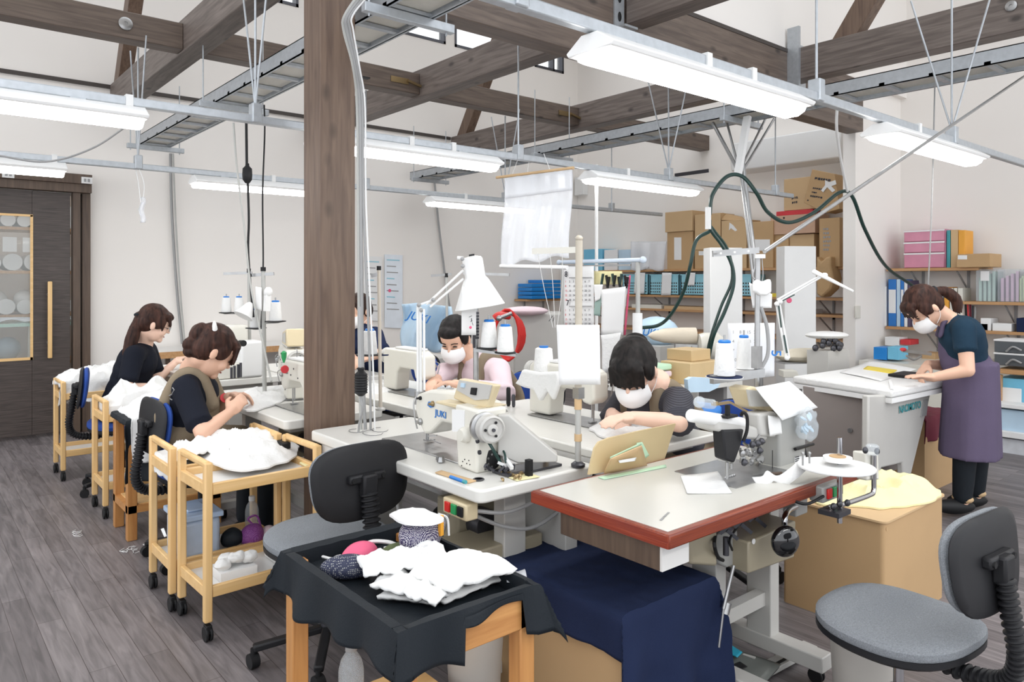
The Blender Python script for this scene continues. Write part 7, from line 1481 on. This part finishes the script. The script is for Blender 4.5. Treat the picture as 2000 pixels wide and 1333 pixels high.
o = thing('pen_tray', 'tan tray with a blue pen at the front edge of the middle table', 'tray', P(885, 930, z=.752)); sheet('tray', 'card2', '', [P(850, 924, z=.753), P(862, 920, z=.753), P(930, 940, z=.753), P(915, 944, z=.753)], parent=o, th=.004); MB().cyl(P(880, 932, z=.762), P(905, 941, z=.762), .006).build('pen', 'bluew', o); MB().cyl(P(905, 941, z=.762), P(910, 942.5, z=.762), .0065).build('pen_cap', 'teal', o)
one(MB().lathe(P(861, 903, z=.7525), [(.012, 0), (.016, .002), (.012, .02), (.015, .022)], n=16).lathe(P(857, 899, z=.7525), [(.010, 0), (.012, .002), (.010, .015)], n=14), 'bobbin_case', 'steel', 'two small steel bobbin cases left of the machine column', 'bobbin')
one(MB().lathe(P(935, 937, z=.7525), [(.018, 0), (.020, .001), (.018, .003), (.014, .003), (.014, 0)], n=24), 'steel_ring', 'darksteel', 'flat dark ring at the front of the middle table', 'ring')
b = MB()
for k, (x, y, r_) in enumerate(((695, 842, 14), (728, 846, 20), (742, 840, 16))): b.tube([P(x + r_ * cos(a_ * .6), y + r_ * .28 * sin(a_ * .6), z=.755) for a_ in range(9)], .0012, 5)
one(b, 'thread_tangle', 'darksteel', 'dark thread tangle at the far left end of the middle table', 'thread')
heap('cloth', 'cloth', 'white fabric under the hands of the masked centre worker', [P(1150, 842, z=.792), P(1200, 862, z=.792), P(1290, 852, z=.792), P(1330, 842, z=.792), P(1260, 826, z=.792), P(1180, 825, z=.792)], .018, 21, fold=.012)
heap('cloth', 'cloth', 'white fabric under the hands of the worker with the hair clip', [P(468, 800, z=.752), P(500, 805, z=.752), P(570, 775, z=.752), P(550, 760, z=.752), P(480, 765, z=.752)], .02, 22, fold=.012)
heap('cloth', 'cloth', 'white fabric pieces on the table of the pink-sleeved worker', [P(850, 775, z=.772), P(900, 785, z=.772), P(940, 770, z=.772), P(900, 755, z=.772)], .02, 23, fold=.015)
o = thing('tool_tray', 'yellow wooden tool tray beside the pink-sleeved worker', 'tray', (2.46, 3.5, .772)); a = V((2.46, 3.50, .772)); MB().box(a.x - .12, a.x + .1, a.y - .05, a.y + .05, .773, .80).build('tray', 'pinex', o); MB().box(a.x - .06, a.x + .02, a.y - .03, a.y + .03, .80, .815).build('black_tool', 'rubber', o)
heap('cloth', 'cloth', 'white cloth pile behind the worker on the rear-left table', [P(690, 770, z=.752), P(740, 778, z=.752), P(775, 768, z=.752), P(750, 755, z=.752)], .02, 25, fold=.015)
o = thing('arm_board', 'blue-grey board and white arm beside the masked centre worker', 'board', P(1400, 760, d=3.4)); pxp(MB(), [(1343, 742), (1352, 737), (1412, 740), (1402, 758), (1385, 766), (1345, 767)], 0, .02, y=P(1380, 755, d=3.3).y).build('board', 'palecov', o); c = P(1378, 752, d=3.2); 
one(pxp(MB(), [(1366, 800), (1418, 790), (1400, 868), (1370, 850)], 0, .2, y=P(1390, 830, d=3.35).y), 'blue_stool', 'bluew', 'blue stool seat between the centre worker and the grey machine', 'stool', bevel=.03)

# ================================================================ GARMENT RACK WITH CALENDAR
XR = 3.5; gr = thing('garment_rack', 'pale blue pipe rack hung with paper patterns and a calendar', 'rack', (XR, 3.3, 0))
a, c = P(1092, 513, x=XR), P(1256, 508, x=XR); MB().cyl(a, c, .014).ell(c, .022).ell(a, .018).build('top_bar', mat('pale_blue_pipe', (.60, .68, .78), .35), gr); a2, c2 = P(1099, 514, x=XR), P(1246, 512, x=XR)
for q in (a2, c2): MB().cyl(q, (q.x, q.y, .06), .014).box(q.x - .2, q.x + .2, q.y - .015, q.y + .015, .03, .06).build('post', 'conduit', gr)
MB().bar(P(1104, 520, x=XR - .03), P(1232, 518, x=XR - .03), .008, .012).build('lower_bar', 'steel', gr)
cl = thing('wall_calendar', 'white month calendar showing eight and seven hanging on the pipe rack', 'calendar', P(1137, 640, x=XR - .06)); sheet('sheet', 'paper', '', [P(1100, 521, x=XR - .06), P(1160, 520, x=XR - .06), P(1160, 640, x=XR - .05), P(1102, 640, x=XR - .05)], parent=cl)
for s_, q in (('8', (1103, 541)), ('7', (1106, 597))): text(s_, P(*q, x=XR - .068), (0, -1, 0), (0, 0, 1), .052, 'ink', cl)
for j in range(5):
    for k in range(7):
        for yy in (0, 56):
            if yy and j > 3: continue
            text(str(j * 7 + k + 1), P(1104 + k * 7.6, 552 + j * 9 + yy, x=XR - .067), (0, -1, 0), (0, 0, 1), .019, 'redink' if k == 0 else 'ink', cl, 'date')
for yy in (543, 599): pxp(MB(), [(1112, yy - 1), (1156, yy - 1.5), (1156, yy + .5), (1112, yy + 1)], -.003, -.001, x=XR - .066).build('header_strip', 'cable', cl)
sheet('paper_pattern', 'paper', 'wide white pattern sheet hanging at the right of the calendar rack', [P(1174, 566, x=XR - .09), P(1222, 560, x=XR - .09), P(1216, 655, x=XR - .08), P(1175, 655, x=XR - .08)], curl=.006)
sheet('paper_pattern', 'paper', 'narrow white pattern next to the calendar on the rack', [P(1160, 556, x=XR - .07), P(1178, 556, x=XR - .07), P(1172, 585, x=XR - .07), P(1162, 590, x=XR - .07)])
sheet('paper_pattern', mat('sage', (.30, .42, .38), .7), 'sage green pattern piece on the rack', [P(1162, 585, x=XR - .065), P(1176, 570, x=XR - .065), P(1172, 618, x=XR - .06), P(1160, 616, x=XR - .06)])
sheet('paper_pattern', 'yellowc', 'yellow pattern hanging behind the black clips', [P(1160, 530, x=XR - .02), P(1215, 530, x=XR - .02), P(1215, 556, x=XR - .02), P(1160, 556, x=XR - .02)])
sheet('ruler_strip', 'pinkp', 'red and white strip hanging at the right side of the rack', [P(1229, 538, x=XR - .03), P(1232, 538, x=XR - .03), P(1222, 655, x=XR - .03), P(1218, 655, x=XR - .03)], 'strip'); sheet('ruler_strip', 'paper', 'long white strip behind the red one on the rack', [P(1222, 540, x=XR - .02), P(1228, 540, x=XR - .02), P(1214, 660, x=XR - .02), P(1205, 660, x=XR - .02)], 'strip')
one(MB().cyl(P(1245, 612, x=XR - .02), P(1245, 675, x=XR - .02), .03), 'paper_roll', 'paper', 'white paper roll standing at the right post of the rack', 'roll')
for k in range(9):
    a = P(1178 + k * 6, 535 + (k % 3) * 3, x=XR - .05); one(MB().bar(a, a + V((0, .015 * (-1) ** k, -.07)), .012, .012), 'binder_clip', 'rubber' if k % 3 else 'hose', 'small black clip on the pipe rack, %s from the left' % ORD[k], 'clip', 'clips on the pipe rack')
sheet('cloth_strips', 'cloth', 'off-white cloth strips hanging below the patterns near the centre worker', [P(1174, 655, x=XR - .1), P(1212, 650, x=XR - .1), P(1200, 720, x=XR - .1), P(1178, 730, x=XR - .1)], 'cloth', .01, curl=.01)

# ================================================================ THINGS ON THE TROLLEYS AND FLOOR
tub = thing('storage_tub', 'pale blue lidded plastic tub on the lower shelf of the second trolley', 'tub', (1.03, 3.5, .19))
b = MB().box(.96, 1.13, 3.40, 3.64, .188, .36).build('body', mat('frosted_blue', (.50, .60, .75), .3, var=.25, scale=7), tub, bevel=.02, seg=3); MB().box(.95, 1.14, 3.39, 3.65, .36, .385).box(1.0, 1.09, 3.45, 3.6, .385, .395).build('lid', mat('frosted_blue2', (.45, .58, .78), .3, var=.1), tub, bevel=.008)
sheet('white_label', 'paper', '', [P(314, 1034, d=3.3), P(320, 1032, d=3.3), P(326, 1048, d=3.28), P(321, 1050, d=3.28)], parent=tub)
lump('black_pouch', 'blackc', 'black cloth pouch beside the blue tub on the trolley shelf', (1.20, 3.45, .235), (.05, .05, .045), 'bag', 0, 3)
pp = lump('drawstring_pouch', 'purple', 'purple patterned drawstring pouch on the trolley shelf', (1.28, 3.42, .235), (.05, .05, .055), 'bag', 0, 4); MB().tube([(.0, 0, .05), (-.02, 0, .08), (.02, 0, .085), (.04, .0, .03)], .005, 6, 5).build('drawstring', 'purple', pp)
lump('pink_pouch', 'pinks', 'dusty pink pouch at the right end of the trolley shelf', (1.36, 3.42, .225), (.035, .04, .035), 'bag', 0, 5)
def bottle(x, y, z, label, capm='white', s=1.0):
    t = thing('water_bottle', label, 'bottle', (x, y, z)); MB().lathe((x, y, z), [(.03 * s, 0), (.032 * s, .005), (.032 * s, .05), (.029 * s, .055), (.032 * s, .06), (.032 * s, .12 * s), (.026 * s, .145 * s), (.013 * s, .165 * s), (.013 * s, .175 * s)], n=28).build('body', 'bclear', t); MB().lathe((x, y, z + .175 * s), [(.015 * s, -.008), (.015 * s, .012), (.013 * s, .014)], n=20).build('cap', capm, t); return t
bottle(1.33, 3.56, .187, 'clear water bottle with white cap on the second trolley shelf')
bottle(1.02, 1.95, .151, 'clear bottle with grey cap on the lower shelf of the black-lined cart', 'cable', 1.15)
o = thing('tissue_box', 'white box spilling white cloth on the lower shelf of the nearest trolley', 'box', (1.08, 3.13, .19)); MB().box(1.02, 1.17, 3.07, 3.20, .187, .225).build('box', 'paper', o)
for k in range(5): q = MB().ell((1.04 + k * .028, 3.11 + (k % 2) * .04, .245 + (k % 3) * .01), (.035, .03, .022), n=14); q.v = [v + V((0, 0, 1)) * .012 * nz(v.x, v.y, v.z, 40) for v in q.v]; q.build('cloth', 'cloth', o)
boxobj('white_box', 'paper', 'small white open box at the right end of the nearest trolley shelf', 'box', 1.27, 1.38, 3.05, 3.25, .187, .235)
sheet('trim_scraps', 'yellowc', 'small yellow and white scraps on the nearest trolley top', [P(585, 905, z=.605), P(600, 900, z=.605), P(612, 908, z=.605), P(598, 912, z=.605)], 'scrap', .006)
one(MB().bar(P(540, 862, z=.66), P(560, 872, z=.66), .04, .03), 'black_case', 'rubber', 'black case hooked on the handle of the nearest trolley', 'case', bevel=.005)
sheet('slipper', 'cloth', 'white paper bundle on the floor under the sewing table', [P(465, 985, z=.15), P(510, 975, z=.15), P(510, 990, z=.15), P(470, 1000, z=.15)], 'paper', .03)
b = MB()
for k in range(7): x, y = rr.uniform(240, 300), rr.uniform(1060, 1080); b.tube([P(x + 12 * cos(a_ * 1.1) * rr.random(), y + 4 * sin(a_ * .9), z=.004) for a_ in range(6)], .0015, 5)
for k in range(5): x, y = rr.uniform(140, 165), rr.uniform(1036, 1046); b.tube([P(x + 9 * cos(a_ * 1.1), y + 3 * sin(a_ * .9), z=.004) for a_ in range(5)], .0014, 5)
tag(one(b, 'thread_litter', 'paper', 'tangled white thread litter on the floor beside the trolleys', 'thread'), kind='stuff')
